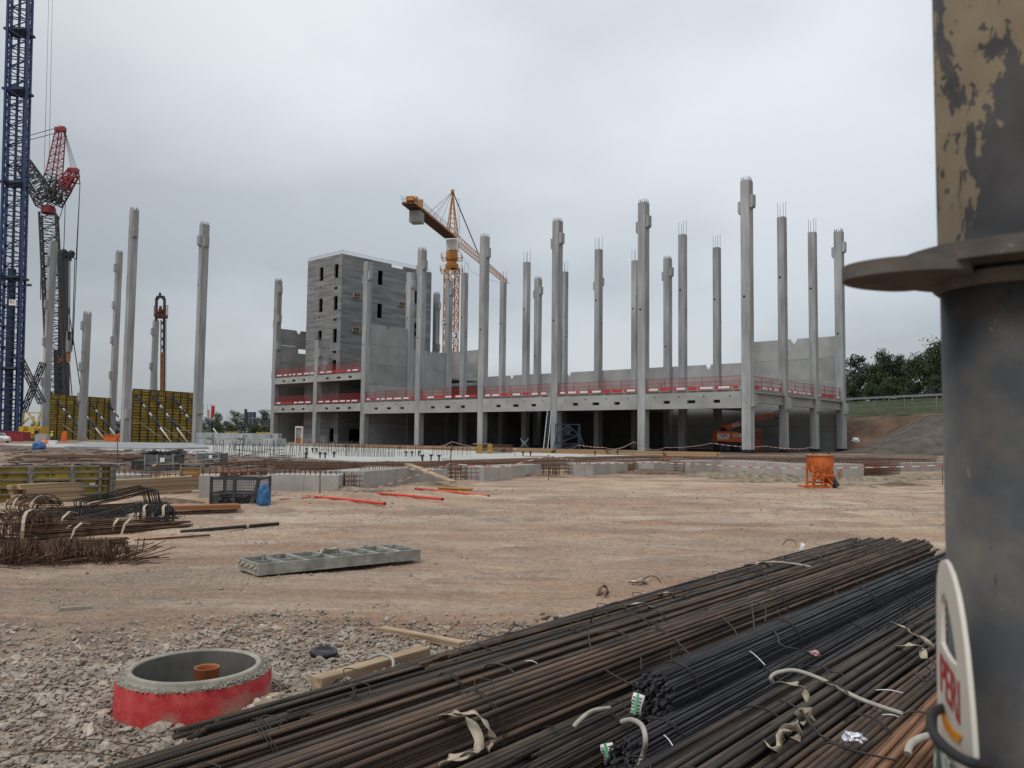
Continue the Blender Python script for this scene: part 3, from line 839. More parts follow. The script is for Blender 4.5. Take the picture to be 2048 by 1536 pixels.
def column(parent, x, y, s, h, corbels=(), top='spikes', hole=None, foot=False, hole_side=False):
    """corbels = (face, z); faces F front(-y) R right(+x) L left(-x) B back(+y)"""
    key = (round(s, 2), round(h, 2))
    if key not in _cm: _cm[key] = col_mesh(s, h)
    if parent is None: return None
    o = link('column', _cm[key], parent, (x, y, 0))
    for f, z in corbels:
        rz = {'F': 0, 'R': math.pi / 2, 'B': math.pi, 'L': -math.pi / 2}[f]
        d = Vector((math.sin(rz), -math.cos(rz), 0)) * (s / 2 - 0.02)
        link('corbel', CORB, o, (d.x, d.y, z), (0, 0, rz))
    if top == 'spikes': link('rebar', SPK, o, (0, 0, h))
    elif top == 'rods': link('rebar', RODS, o, (0, 0, h))
    if hole: link('sleeve_hole', HOLE, o, (-0.15, -s / 2 - 0.001, hole))
    if hole_side:
        for dz in (0, 0.75): link('sleeve_hole', HOLE, o, (s / 2 + 0.001, 0.1, hole_side + dz), (0, 0, math.pi / 2), (.8, .8, .8))
    if foot:
        link('base_shoe', MB().box((0, 0, 0.27), (s + 0.05, s + 0.05, 0.56)).mesh('base_shoe', T['black']), o)
    return o
SA, SB = 1.25, 1.05
TOPC = [('L', HA - 4.4), ('R', HA - 3.7)]
for k in range(6):
    c = list(TOPC) + ([('R', 6.1)] if k == 0 else [])
    column(BLD, LX(k), LY(0), SA, HA, c, hole=HA - 15.5 - .2 * k, foot=(k == 0))
column(BLD, LX(6), LY(0), SA, 21.6, [('L', 17.9), ('R', 17.9)], top='spikes', hole=15.0)
column(BLD, LX(7), LY(0), SA, HA, [('R', 33.2), ('R', 20.5), ('R', 26.6), ('L', 25.5), ('L', 14)], hole=29.5)
for r in (1, 2):
    for k in range(5):
        column(BLD, LX(k), LY(r), SB, HB, [('R', 6.1)] if k == 0 else [], top='rods', hole=HB - 8.7, foot=(k == 0), hole_side=HB - 12.5)
    column(BLD, LX(5), LY(r), SA, HA - 0.4, TOPC, hole=HA - 10)
column(BLD, LX(6), LY(3), SA, HA, [('R', HA - 3.9), ('R', HA - 14)], hole=HA - 12)
for k in range(6):
    column(BLD, LX(k), LY(3), SA, HA - .25, (TOPC if k != 1 else []) + ([('R', 6.1)] if k == 0 else []), hole=HA - 17, foot=(k == 0))

# front beams with service holes
Z1, Z1T = 5.95, 8.15
def beam_mesh(L, z0, z1, n=3, t=0.5):
    mb = MB(); H = z1 - z0; zc = z0 + H * 0.42
    holes = []
    for i in range(n):
        x = L * (0.24 + 0.26 * i); w = 0.62 if i == 1 else 0.5
        holes.append((x - w, x + w, zc - .19, zc + .24))
    for i in range(n + 1):
        x = L * (0.11 + 0.26 * i)
        holes.append((x - .1, x + .1, z0 + H * .70, z0 + H * .70 + .2))
    holes_wall(mb, 0, L, z0, z1, t, holes)
    mb.box((L / 2, t * 0.93, (z0 + z1) / 2), (L - 1, 0.04, H - .2), mi=1)   # black sheet standing in for the shade inside the holes
    # stepped bearing joints at both ends
    for x in (0.45, L - 0.45): mb.box((x, -0.012, z0 + H * .28), (0.9, 0.03, H * .56))
    return mb
for k in range(5):
    L = BAY - SA - 0.06
    o = beam_mesh(L, Z1, Z1T).build('beam', [T['beam'], T['ink']], BLD, (LX(k + 1) + SA / 2 + .03, -0.58, 0))
for k in (5, 6):
    for z0, z1 in ((6.5, 8.0), (12.75, 14.1)):
        L = BAY - SA - 0.06
        beam_mesh(L, z0, z1).build('beam', [T['beam'], T['ink']], BLD, (LX(k + 1) + SA / 2 + .03, -0.58, 0))
# side beams on the right return, I-section with a wide top flange
for r in range(3):
    s0 = SA if r == 0 else SB; s1 = SB if r < 2 else SA
    y0, y1 = LY(r) + s0 / 2 + .03, LY(r + 1) - s1 / 2 - .03
    mb = MB(); mb.b2((-0.25, y0, 6.95), (0.05, y1, 8.0)); mb.b2((-0.5, y0, 8.0), (0.5, y1, 8.16)); mb.b2((-.42, y0, 6.7), (.22, y1, 6.95))
    mb.build('beam', T['beam'], BLD)
# inner beams across each frame line
for k in range(1, 5):
    MB().b2((LX(k) - .25, .7, 6.7), (LX(k) + .25, LY(3) - .7, 8.0)).build('beam', T['beam'], BLD)
# suspended floors and ground floor
def slab(x0, x1, y0, y1, z0, z1, name='floor_slab', m='slabdark'):
    return MB().b2((x0, y0, z0), (x1, y1, z1)).build(name, T[m], BLD)
slab(LX(5) + .2, .3, -.05, LY(3) - .7, 8.165, 8.45)
slab(LX(7) + .65, LX(5) - .68, -.05, LY(3), 8.0, 8.3)
slab(LX(7) + .65, LX(5) - .68, -.05, LY(3), 14.11, 14.4)
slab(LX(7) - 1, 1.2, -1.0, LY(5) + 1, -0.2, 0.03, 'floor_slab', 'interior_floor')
slab(LX(5) - .5, LX(2) + .5, LY(3) + .98, LY(5), 8.0, 8.3)                    # low hall behind the back row, under the bank
for _lo, _hi in (((LX(5) - .5, LY(5), 0), (LX(2) + .5, LY(5) + .3, 8.3)), ((LX(5) - .8, LY(3) + .98, 0), (LX(5) - .5, LY(5) + .3, 8.3)), ((LX(2) + .5, LY(3) + .98, 0), (LX(2) + .8, LY(5) + .3, 8.3))):
    MB().b2(_lo, _hi).build('hall_wall', T['panel'], BLD)
# precast wall panels with a locating notch in the top edge
def panel(M, L, z0, z1, holes=(), notch=True, t=0.3, m='panel'):
    mb = MB(); hs = list(holes)
    if notch: hs.append((L / 2 - .55, L / 2 + .55, z1 - .42, z1 + 1)); hs.append((L * .5 - .3, L * .5 + .3, z1 - .75, z1 - .42))
    holes_wall(mb, 0, L, z0, z1, t, hs)
    o = mb.build('wall_panel', T[m], BLD)
    o.matrix_local = M
    return o
def Mx(x, y, rz=0.0): return Matrix.Translation((x, y, 0)) @ Matrix.Rotation(rz, 4, 'Z')
def stack(M, L, zs, last_notch=True, holes=()):
    for i, (a, b) in enumerate(zip(zs[:-1], zs[1:])):
        h = [q for q in holes if a < (q[2] + q[3]) / 2 < b]
        if i: MB().b2((.02, .13, a - .06), (L - .02, .17, a + .06)).build('joint_seal', T['ink'], BLD).matrix_local = M
        panel(M, L, a + .018, b - .018, h, notch=(i == len(zs) - 2 and b > 9 and last_notch))
YD = LY(3) + SA / 2 + .02
for k in range(6):
    L = BAY - .06; M = Mx(LX(k + 1) + .03, YD)
    zs = [0.05, 4.1, 8.2, 11.8, 15.35] if k in (0, 1, 5) else [8.2, 11.8, 15.35]
    if k == 0: zs += [18.9]
    if k == 5: zs += [18.6, 21.7]
    stack(M, L, zs)
# cross wall on the line beside the core
xk = LX(5)
RZ = math.pi / 2
for r, zs in ((0, [0.05, 4.1, 8.0]), (1, [0.05, 4.1, 8.0]), (2, [0.05, 4.1, 8.0])):
    stack(Mx(xk + .15, LY(r) + .66, RZ), DEP - 1.32, zs)
stack(Mx(xk + .15, LY(0) + .66, RZ), DEP - 1.32, [8.5, 11.8, 15.8, 19.8, 23.8])
stack(Mx(xk + .15, LY(1) + .66, RZ), DEP - 1.32, [8.5, 11.8, 15.8, 19.7])
# far left cross wall with openings
xk = LX(7)
stack(Mx(xk + .15, LY(0) + .66, RZ), DEP - 1.3, [0.05, 4.1, 8.0]); stack(Mx(xk + .15, LY(0) + .66, RZ), DEP - 1.3, [8.35, 12.2, 14.3])
stack(Mx(xk + .15, LY(0) + .66, RZ), DEP - 1.3, [14.4, 17.9, 21.6, 25.4], holes=[(7.0, 9.0, 21.9, 24.4), (4.9, 7.9, 20.2, 21.2), (0.5, 4.3, 21.62, 21.75)])
for r in (1, 2):
    stack(Mx(xk + .15, LY(r) + .66, RZ), DEP - 1.3, [0.05, 4.1, 8.0, 12.2, 14.3])
stack(Mx(LX(7) + .5, YD), BAY - .06, [0.05, 4.1, 8.2, 12.2, 14.3])

# in-situ core tower
def solve_a(px, b):
    """local x where the vertical at depth b shows at photo column px"""
    lo, hi = -140.0, 20.0
    for _ in range(60):
        mid = (lo + hi) / 2
        p = UVP(mid, b, 20) - EYE
        X = 1024 + FPX * p.dot(RIGHT) / p.dot(FWD)
        if X < px: lo = mid
        else: hi = mid
    return (lo + hi) / 2
def solve_b(px, a):
    lo, hi = 0.0, 60.0
    for _ in range(60):
        mid = (lo + hi) / 2
        p = UVP(a, mid, 20) - EYE
        X = 1024 + FPX * p.dot(RIGHT) / p.dot(FWD)
        if X < px: lo = mid
        else: hi = mid
    return (lo + hi) / 2
TB0 = 3.2
TA1 = solve_a(680, TB0); TA0 = solve_a(611, TB0); TB1 = solve_b(858, TA1)
TW = TA1 - TA0; TD = TB1 - TB0
def tower_height():
    p = UVP(TA1, TB0, 0) - EYE
    d = ray(682, 507); t = (p.x * FWD.x + p.y * FWD.y) / (d.x * FWD.x + d.y * FWD.y)
    return (EYE + d * t).z
TZ = tower_height()
def make_tower():
    tw = empty('core_tower', (TA0, TB0, 0)); tw.parent = BLD
    mb = MB()
    fl = (TZ - 1.2) / 5.6
    # window openings: left face (front) two columns, right face one column near the corner and slits farther back
    def fwin(zc): return [(TW * .36, TW * .47, zc - 1.5, zc + 1.5), (TW * .79, TW * .90, zc - 1.5, zc + 1.5)]
    zw = [TZ - 3.5, TZ - 10.4, TZ - 17.4, 5.0]
    hf = []
    for z in zw[:3]: hf += fwin(z)
    hf.append((TW * .79, TW * .90, 12.0 + 2.5, 17.6))
    for i, zc in enumerate((TZ - 6.3, TZ - 13.1, TZ - 20.0)):
        for j in range(6):
            x = TW * (.10 + .145 * j); hf.append((x - .16, x + .16, zc - .16 + .02 * j, zc + .17))
        hf.append((TW * .79, TW * .89, zc - 1.15, zc - .62))
    hf.append((TW * .75, TW * .88, 0.2, 3.1))
    holes_wall(mb, 0, TW, 0, TZ, 0.35, hf)
    wall_f = mb.build('front_wall', T['tower'], tw)
    mb = MB()
    hs = [(TD * .37, TD * .425, TZ - 5.2, TZ - 2.0), (TD * .37, TD * .425, TZ - 12.6, TZ - 9.4), (TD * .52, TD * .66, TZ - .7, TZ + 1),
          (TD * .80, TD * .86, TZ - 8, TZ - 5), (TD * .80, TD * .86, TZ - 15.5, TZ - 12.5), (TD * .84, TD * .87, TZ - 20, TZ - 15.8), (TD * .1, TD * .22, 0.2, 3.0)]
    holes_wall(mb, 0, TD, 0, TZ, 0.35, hs)
    sd = mb.build('side_wall', T['tower'], tw); sd.matrix_local = Matrix.Translation((TW, 0.352, 0)) @ Matrix.Rotation(math.pi / 2, 4, 'Z')
    MB().b2((0, TD + .0, 0), (TW - .36, TD + .35, TZ)).build('rear_wall', T['tower'], tw)
    MB().b2((0, .352, 0), (.35, TD - .002, TZ)).build('far_wall', T['tower'], tw)
    for z in (8, 14, 20, 26, 32, TZ - 1.2): MB().b2((.352, .352, z), (TW - .352, TD - .01, z + .3)).build('landing_and_sky_cover', T['slabdark'], tw)  # topmost slab is added to keep skylight out of the upper windows
    # starter bars on the crown
    mb = MB(); rr = random.Random(3)
    for i in range(46):
        x = TW * i / 45; mb.tube([(x, .15, TZ - .05), (x + rr.uniform(-.05, .05), .15, TZ + rr.uniform(.6, 1.0))], .022, 4)
    for i in range(90):
        y = TD * i / 89; mb.tube([(TW - .15, y, TZ - .05), (TW - .15, y + rr.uniform(-.05, .05), TZ + rr.uniform(.6, 1.0))], .022, 4)
    mb.bar((0, .15, TZ + .7), (TW, .15, TZ + .7), .03); mb.bar((TW - .15, 0, TZ + .7), (TW - .15, TD, TZ + .7), .03)
    o = mb.build('starter_bars', T['rebar'], tw); o['kind'] = 'stuff'
    # timber box-outs standing proud of the side wall
    for f, z in ((.12, TZ - 8.9), (.12, TZ - 16.3), (.62, TZ - 9.2)):
        m2 = MB(); y = TD * f
        m2.b2((TW - .1, y - .1, z), (TW + .45, y + 1.6, z + .12)); m2.b2((TW - .1, y - .1, z + .8), (TW + .45, y + 1.6, z + .9))
        m2.b2((TW - .1, y - .1, z + .12), (TW + .45, y + .05, z + .8)); m2.b2((TW - .1, y + .7, z + .12), (TW + .4, y + .85, z + .8)); m2.b2((TW - .1, y + 1.45, z + .12), (TW + .45, y + 1.6, z + .8))
        m2.build('box_out', T['timberpale'], tw)
make_tower()

# ------------------------------------------------------------------ red edge-protection barriers on the slab edges
def barrier(p0, p1, z, label, nb=6, seed=0, h=1.75):
    P0 = BLD.matrix_world @ Vector(p0) if False else UVP(p0[0], p0[1], 0)
    d = UVP(p1[0], p1[1], 0) - P0; L = d.length
    o = empty('edge_barrier', (P0.x, P0.y, z), math.atan2(d.y, d.x), label, 'safety barrier', 'red edge-protection barriers')
    rr = random.Random(seed)
    n = max(2, int(L / 2.6))
    pm = MB().box((0, 0, h / 2), (.06, .06, h)).mesh('post', T['cranered'])
    for i in range(n + 1): link('post', pm, o, (L * i / n, .05, 0))
    for i in range(n):
        a, b = L * i / n, L * (i + 1) / n
        MB().b2((a + .05, .0, .42), (b - .05, .012, h - .03)).build('net_panel', T['net'], o)
    mb = MB()
    for zz in (.55, 1.1, h): mb.bar((0, -.03, zz), (L, -.03, zz), .045)
    mb.build('rail', T['cranered'], o)
    x = 0.1
    while x < L - .8:
        w = rr.choice((1.5, 2.2, 2.6)); w = min(w, L - x)
        bo = MB().b2((x, -.10, .02 + rr.uniform(0, .05)), (x + w - rr.uniform(.05, .5), -.06, .46)).build('toe_board', T['red'], o)
        if rr.random() < .7 and w > 1.2:
            s = rr.uniform(.55, .8) * w
            pl = MB().b2((x + (w - s) / 2, -.115, .14), (x + (w + s) / 2, -.102, .42)).build('sign_plate', T['white'], bo)
        x += w
for k in range(5):
    lab = ['nearest the tall right corner column', 'above the blue steel frame', 'above the leaning ladder', 'third bay from the dark tower', 'bay beside the dark tower'][k]
    barrier((LX(k + 1) + .7, -.3), (LX(k) - .7, -.3), 8.46, 'red net barrier on the front slab edge, ' + lab, seed=k)
for k, (nm) in ((5, 'right'), (6, 'left')):
    for z, fl in ((8.31, 'lower'), (14.41, 'upper')):
        barrier((LX(k + 1) + .7, -.3), (LX(k) - .7, -.3), z, 'red net barrier on the ' + fl + ' floor in front of the tower, ' + nm + ' bay', seed=10 + k + int(z), h=1.75)
for r in range(3):
    barrier((.1, LY(r) + .75), (.1, LY(r + 1) - .75), 8.46, 'red net barrier on the right return, ' + ['nearest', 'middle', 'farthest'][r] + ' of three bays', seed=20 + r)

# ------------------------------------------------------------------ free-standing columns on the left
def free_column(px_b, px_t, y_t, depth, s, corbels, label, hole=None, spik=True):
    base = AT(px_b, 868, depth); base.z = 0
    h = AT(px_t, y_t, depth).z
    o = empty('precast_column', base, -TH, label, 'column', 'free-standing columns on the left')
    c = column(o, 0, 0, s, h, [(f, h - dz) for f, dz in corbels], 'spikes' if spik else None, hole=h - hole if hole else None)
    return o
both = lambda *z: [q for v in z for q in (('F', v), ('L', v))]
free_column(250, 263, 421, 144, 1.25, [('R', 5.0), ('L', 4.4), ('L', 15), ('L', 24), ('R', 37.5), ('L', 37.0)], 'tallest grey column on the left, at the left end of the near yellow formwork', 12.2)
free_column(394, 403, 450, 138, 1.25, [('R', 3.9), ('F', 3.7), ('R', 32.6)], 'grey column at the right end of the near yellow formwork wall', 10.5)
free_column(164, 172, 628, 158, 1.2, both(3.2, 11.3, 17.2), 'shorter grey column standing before the farther yellow formwork', 7.5)
free_column(223, 233, 505, 190, 1.25, both(4.6, 13.5, 21.8, 30.0), 'slim grey column at the right end of the farther formwork', 12)
free_column(88, 103, 483, 166, 1.3, both(5.0, 14.0, 21.8, 30), 'grey column at the left end of the farther formwork, before the dark crane', 10.5)
free_column(303, 308, 643, 200, 1.2, both(3.4, 12), 'short grey column showing above the near formwork beside the drill mast', 8)

# ------------------------------------------------------------------ tall wall formwork with push-pull props
def formwork_wall(pxa, da, pxb, db, H, nx, ny, label, seed):
    A, Bp = AT(pxa, 868, da), AT(pxb, 868, db); A.z = Bp.z = 0
    d = Bp - A; L = d.length
    o = empty('wall_formwork', A, math.atan2(d.y, d.x), label, 'formwork', 'tall yellow wall formwork')
    w, h = L / nx, H / ny
    def pan(vert):
        mb = MB()
        mb.b2((.04, .02, .04), (w - .04, .06, h - .04), mi=0)
        for a, b in (((0, -.1, 0), (w, .05, .07)), ((0, -.1, h - .07), (w, .05, h)), ((0, -.1, .07), (.07, .05, h - .07)), ((w - .07, -.1, .07), (w, .05, h - .07))): mb.b2(a, b, mi=1)
        if vert:
            for t in (.25, .5, .75): mb.b2((w * t - .04, -.08, .07), (w * t + .04, .02, h - .07), mi=1)
        else:
            mb.b2((.07, -.08, h * .5 - .05), (w - .07, .02, h * .5 + .05), mi=1)
        return mb.mesh('formwork_panel', [T['plyyellow'], T['formframe']])
    ph, pv = pan(False), pan(True)
    for i in range(nx):
        for j in range(ny):
            link('formwork_panel', pv if (j == ny - 1 and i % 3 != 1) else ph, o, (i * w, 0, j * h))
    mb = MB()
    for i in range(nx + 1): mb.b2((i * w - .06, -.2, 0), (i * w + .06, -.1, H))
    mb.build('waler', T['formframe'], o)
    MB().b2((0, .1, 0), (L, .6, H - .4)).build('cast_wall', T['foundation'], o)
    return o, L, H
T['formframe'] = mat('rusty_form_frame', (0.055, 0.05, 0.042), var=0.4, scale=3, col2=(0.12, 0.10, 0.07))
def prop(parent, x, H, reach, zt, r=0.13, blue=True, side=0.0):
    """raking push-pull prop: blue outer tube with white inner ends"""
    a = Vector((x, -.2, zt)); b = Vector((x + side, -reach, .1)); f = lambda t: a + (b - a) * t
    p = MB().tube([a, f(.04)], r * 1.3, 6).tube([f(.04), f(.22)], r, 6)
    if blue:
        p = MB().tube([f(.0), f(.2)], r, 7, 0).tube([f(.2), f(.26)], r, 7, 1).tube([f(.26), f(.38)], r, 7, 0).tube([f(.38), f(.45)], r, 7, 1).tube([f(.45), f(.68)], r, 7, 0).tube([f(.68), f(1)], r * .8, 7, 1)
        return p.build('prop', [T['blue'], T['white']], parent)
    return MB().tube([a, b], r, 6).build('prop', [T['steel']], parent)
w2, L2, H2 = formwork_wall(262, 146, 387, 160, 9.7, 8, 9, 'tall yellow wall formwork with blue and white props, nearest of two', 1)
for i, f in enumerate((.04, .30, .62, .92)):
    prop(w2, L2 * f, H2, 6.0, H2 * .88, .17, True, 2.9); prop(w2, L2 * f + .3, H2, 5.5, H2 * .42, .07, False, 2.2)
w1, L1, H1 = formwork_wall(96, 172, 220, 190, 9.7, 8, 9, 'tall yellow wall formwork behind the columns, farther of two', 2)
for i, f in enumerate((.1, .38, .62, .93)):
    prop(w1, L1 * f, H1, 6.0, H1 * .86, .17, True, 2.6); prop(w1, L1 * f + .3, H1, 5.5, H1 * .42, .07, False, 1.8)

# ------------------------------------------------------------------ cranes and rigs on the left
def rel(o): 
    l = Vector(o.location)
    return lambda p: Vector(p) - l
def blue_crane():
    D = 150.0
    b = AT(17, 868, D); b.z = 0
    o = empty('lattice_crane', b, 0, 'blue lattice crane boom rising out of the frame at the far left', 'crane')
    r = rel(o)
    P = r(AT(17, 862, D)); Q = r(AT(43, -70, D)); 
    mb = MB(); lattice(mb, P, Q, 3.4, 3.4, 46, 0.38, 0.17, side=(0.93, 0.36, 0))
    mb.build('boom', T['blue'], o)
    mb = MB()
    for f in (0.33, -0.25): mb.bar(P + Vector((f * 2.4, .8, 0)), Q + Vector((f * 2.4, .8, 0)), .35)
    mb.bar(P + Vector((-.3, .2, 0)), P + (Q - P) * .34 + Vector((-.3, .2, 0)), 1.0)
    mb.build('inner_ladder', T['darkblue'], o)
    for f in (.13, .32, .52, .72, .85):
        c = P + (Q - P) * f; MB().box(c, (3.9, 3.8, .4)).build('boom_joint', T['darkblue'], o)
    for a in (.3, .53):
        c = P + (Q - P) * a; mb = MB(); mb.bar(c, c + Vector((3.2, -.5, .4)), .2); mb.box(c + Vector((3.4, -.5, .4)), (.7, .4, .4)); mb.build('lamp_arm', T['darkblue'], o)
    s = AT(25, 605, D - 3.4); s = r(s)
    pl = MB().box(s, (1.25, .08, 1.05)).build('sign_plate', T['white'], o)
    tm = text_mesh('K1', .78, T['ink'], bold=.012); link('lettering', tm, pl, s + Vector((0, -.05, .08)), (math.pi / 2, 0, 0))
    # hoist ropes
    mb = MB()
    for x0, y0, x1, y1 in ((99, -60, 88, 360), (106, -60, 98, 330)): mb.tube([r(AT(x0, y0, D + 20)), r(AT(x1, y1, D + 20))], .055, 4)
    mb.build('hoist_rope', T['steel'], o)
    # back-stay legs and rope blocks
    mb = MB()
    lattice(mb, r(AT(35, 708, D)), r(AT(84, 806, D)), .9, .9, 12, .16, .08); lattice(mb, r(AT(86, 726, D + 3)), r(AT(47, 823, D + 3)), .8, .8, 12, .14, .08)
    mb.build('stay_leg', T['darksteel'], o)
    # machinery deck, cab and gantry in yellow
    mb = MB()
    bx = lambda x0, y0, x1, y1, dd=0, th=2.5, mi=0: mb.b2((min(r(AT(x0, y1, D + dd)).x, r(AT(x1, y1, D + dd)).x), r(AT(x0, y1, D + dd)).y, r(AT(x0, y1, D + dd)).z), (r(AT(x1, y1, D + dd)).x, r(AT(x0, y1, D + dd)).y + th, r(AT(x0, y0, D + dd)).z), mi)
    bx(36, 852, 82, 872); bx(31, 853, 46, 866, -1); bx(48, 862, 75, 875, -1.2, 2); bx(58, 856, 68, 868, -1.8, 2)
    mb.build('upper_works', T['yellow'], o)
    mb = MB(); bx(70, 861, 76, 869, -1.6, .3); mb.build('cab_window', T['glass'], o)
    mb = MB()
    for q in ((47, 825, 46, 850), (47, 825, 81, 826), (57, 826, 72, 853), (80, 828, 74, 850), (66, 832, 70, 850), (46, 847, 58, 836)):
        mb.bar(r(AT(q[0], q[1], D)), r(AT(q[2], q[3], D)), .28)
    mb.build('gantry_frame', T['cream'], o)
    mb = MB(); bx(36, 878, 84, 887, -1, 6); bx(-6, 862, 34, 880, 2, 3); mb.build('undercarriage', T['darksteel'], o)
T['cream'] = mat('cream_paint', (0.55, 0.47, 0.22), var=0.2)
blue_crane()
def dark_crane():
    D = 196.0
    b = AT(105, 868, D); b.z = 0
    o = empty('crawler_crane', b, 0, 'dark lattice crawler crane with red jib head behind the left columns', 'crane')
    r = rel(o); A = lambda x, y, d=0: r(AT(x, y, D + d))
    mb = MB(); lattice(mb, A(118, 862), A(97, 428), 3.7, 3.5, 34, .34, .17, side=(.94, .34, 0)); lattice(mb, A(97, 408), A(44, 322), 4.2, 2.8, 12, .3, .16, side=(0, 1, 0)); lattice(mb, A(106, 406), A(128, 372), 3.0, 2.8, 6, .28, .15, side=(0, 1, 0))
    lattice(mb, A(99, 402), A(108, 352), 3.8, 2.9, 5, .3, .16, side=(1, 0, 0))
    for z in (.3, .5, .7): pass
    mb.build('lower_boom', T['darksteel'], o)
    mb = MB(); lattice(mb, A(108, 352), A(121, 262), 2.7, 1.6, 12, .22, .09, side=(1, 0, 0)); mb.box(A(121, 259), (2.4, 1.2, 1.0)); mb.bar(A(116, 251), A(131, 254), .15)
    mb.build('luffing_mast', T['cranered'], o)
    mb = MB(); lattice(mb, A(124, 380), A(148, 344), 2.6, 2.0, 7, .3, .2, side=(0, 1, 0)); mb.box(A(137, 364), (1.3, 1.0, 3.4), M=Matrix.Rotation(math.radians(-34), 3, 'Y') @ Matrix.Rotation(math.radians(58), 3, 'Y')); mb.box(A(147, 341), (2.2, 1.5, 1.0)); mb.bar(A(157, 345), A(160, 368), .2); mb.bar(A(147, 366), A(160, 368), .2)
    mb.build('jib_head', T['cranered'], o)
    mb = MB(); mb.lathe([(1.6, -.9), (1.7, .3), (1.4, .9)], 10, c=A(97, 420)); mb.build('slewing_collar', T['cranered'], o)
    mb = MB()
    for i in range(5): mb.tube([A(128 + i * .6, 264), A(142 + i * 3, 338)], .05, 3)
    for q in ((116, 255, 20, 282), (116, 265, 20, 290)): mb.tube([A(q[0], q[1]), A(q[2], q[3])], .09, 4)
    for q in ((160, 368, 146, 690), (131, 390, 127, 520), (160, 368, 152, 520), (118, 440, 132, 395), (82, 500, 81, 600)): mb.tube([A(q[0], q[1]), A(q[2], q[3])], .1, 4)
    mb.build('stay_rope', T['darksteel'], o)
    mb = MB(); mb.b2((-4, -2, .3), (5, 6, 3.2)); mb.b2((-5, -3, 0), (-3.6, 7, 1.4)); mb.b2((5, -3, 0), (6.4, 7, 1.4)); mb.build('undercarriage', T['darksteel'], o)
dark_crane()
def piling_rig():
    D = 206.0
    b = AT(130, 868, D); b.z = 0
    o = empty('piling_rig', b, 0, 'dark piling rig mast with orange drive head behind the farther formwork', 'drilling rig')
    r = rel(o); A = lambda x, y, d=0: r(AT(x, y, D + d))
    mb = MB(); mb.bar(A(124, 866), A(128, 512), 1.9, 1.6); mb.bar(A(120, 866), A(117, 700), 2.2, 1.4); mb.build('mast', T['mastdark'], o)
    mb = MB(); mb.bar(A(124, 509), A(147, 513), .9); mb.lathe([(0.0, -.3), (.9, -.3), (.9, .3), (0, .3)], 12, c=A(128, 505), M=Matrix.Rotation(math.pi / 2, 3, 'X')); mb.lathe([(0.0, -.3), (.8, -.3), (.8, .3), (0, .3)], 12, c=A(143, 507), M=Matrix.Rotation(math.pi / 2, 3, 'X')); mb.bar(A(140, 513), A(141, 522), .5); mb.build('sheave_head', T['mastdark'], o)
    mb = MB(); mb.b2(A(126, 722, -1.4), A(142, 705, 1.2)); mb.b2(A(115, 727, -1.6), A(121, 712, -.6)); mb.bar(A(118, 727, -1), A(127, 712, -1), .5); mb.build('drive_head', T['craneorange'], o)
    mb = MB(); mb.lathe([(.85, 0), (.85, 5.2)], 10, c=A(137, 704)); mb.b2(A(131, 684, -.6), A(143, 681, .6)); mb.build('kelly_guide', T['steel'], o)
    mb = MB(); mb.tube([A(131, 866), A(131, 725)], 1.0, 8); mb.build('auger', T['darksteel'], o)
    mb = MB()
    for q in ((133, 590, 163, 790), (140, 520, 139, 680), (137, 520, 136, 680), (150, 516, 144, 700), (139, 730, 144, 790)): mb.tube([A(q[0], q[1], -1), A(q[2], q[3], -1)], .13, 4)
    mb.build('back_stay', T['darksteel'], o)
    mb = MB(); mb.b2((-3, 0, .4), (4, 7, 3)); mb.b2((-4, -1, 0), (-2.6, 8, 1.2)); mb.b2((3.6, -1, 0), (5, 8, 1.2)); mb.build('undercarriage', T['darksteel'], o)
T['mastdark'] = mat('dark_teal_steel', (0.02, 0.028, 0.034), var=0.3, rough=0.5)
piling_rig()
def drill_mast():
    D = 214.0
    b = AT(321, 868, D); b.z = 0
    o = empty('drill_mast', b, 0, 'rusty orange drill mast with work platform behind the near formwork', 'drilling rig')
    r = rel(o); A = lambda x, y, d=0: r(AT(x, y, D + d))
    mb = MB()
    for x0, x1 in ((313, 311), (329, 327)): mb.bar(A(x0, 596), A(x1, 866), .55)
    mb.bar(A(313, 594), A(329, 594), .6); mb.bar(A(313, 602), A(318, 595), .35); mb.bar(A(329, 602), A(324, 595), .35); mb.box(A(320, 590), (.5, .5, 1.2))
    for i in range(14):
        y = 640 + i * 16; mb.bar(A(322, y), A(327, y + 12), .14); mb.bar(A(327, y), A(322, y + 12), .14)
    mb.bar(A(322, 640), A(321, 866), .2)
    mb.build('mast', T['darksteel'], o)
    mb = MB(); mb.bar(A(326.5, 705), A(325.5, 866), .7); mb.build('drill_string', mat('rust_orange_steel', (.28, .11, .04), var=.3), o)
    mb = MB(); mb.b2(A(308, 634, -1.6), A(336, 631, 1.6)); mb.tube([A(321, 632), A(321, 612)], [.9, .3], 8)
    mb.b2(A(316, 632, -.5), A(326, 620, .5))
    mb.build('platform', T['rebar'], o)
    for xa, xb in ((308.5, 312), (332, 335.5)):
        mb = MB()
        for x in (xa, xb): mb.bar(A(x, 632, -1.5), A(x, 611, -1.5), .16)
        for y in (611, 620): mb.bar(A(xa, y, -1.5), A(xb, y, -1.5), .12)
        mb.build('platform_rail', T['cranered'], o)
    mb = MB()
    mb.bar(A(331, 640), A(329.5, 866), .1); mb.bar(A(333, 640), A(331.5, 866), .1)
    for i in range(40): mb.bar(A(331 - i * .04, 642 + i * 5.5), A(333 - i * .04, 642 + i * 5.5), .08)
    mb.build('ladder', T['steel'], o)
    mb = MB(); mb.b2((-2.5, 0, .4), (3, 6, 3)); mb.b2((-3.4, -1, 0), (-2.2, 7, 1.1)); mb.b2((2.6, -1, 0), (3.8, 7, 1.1)); mb.build('undercarriage', T['craneorange'], o)
drill_mast()

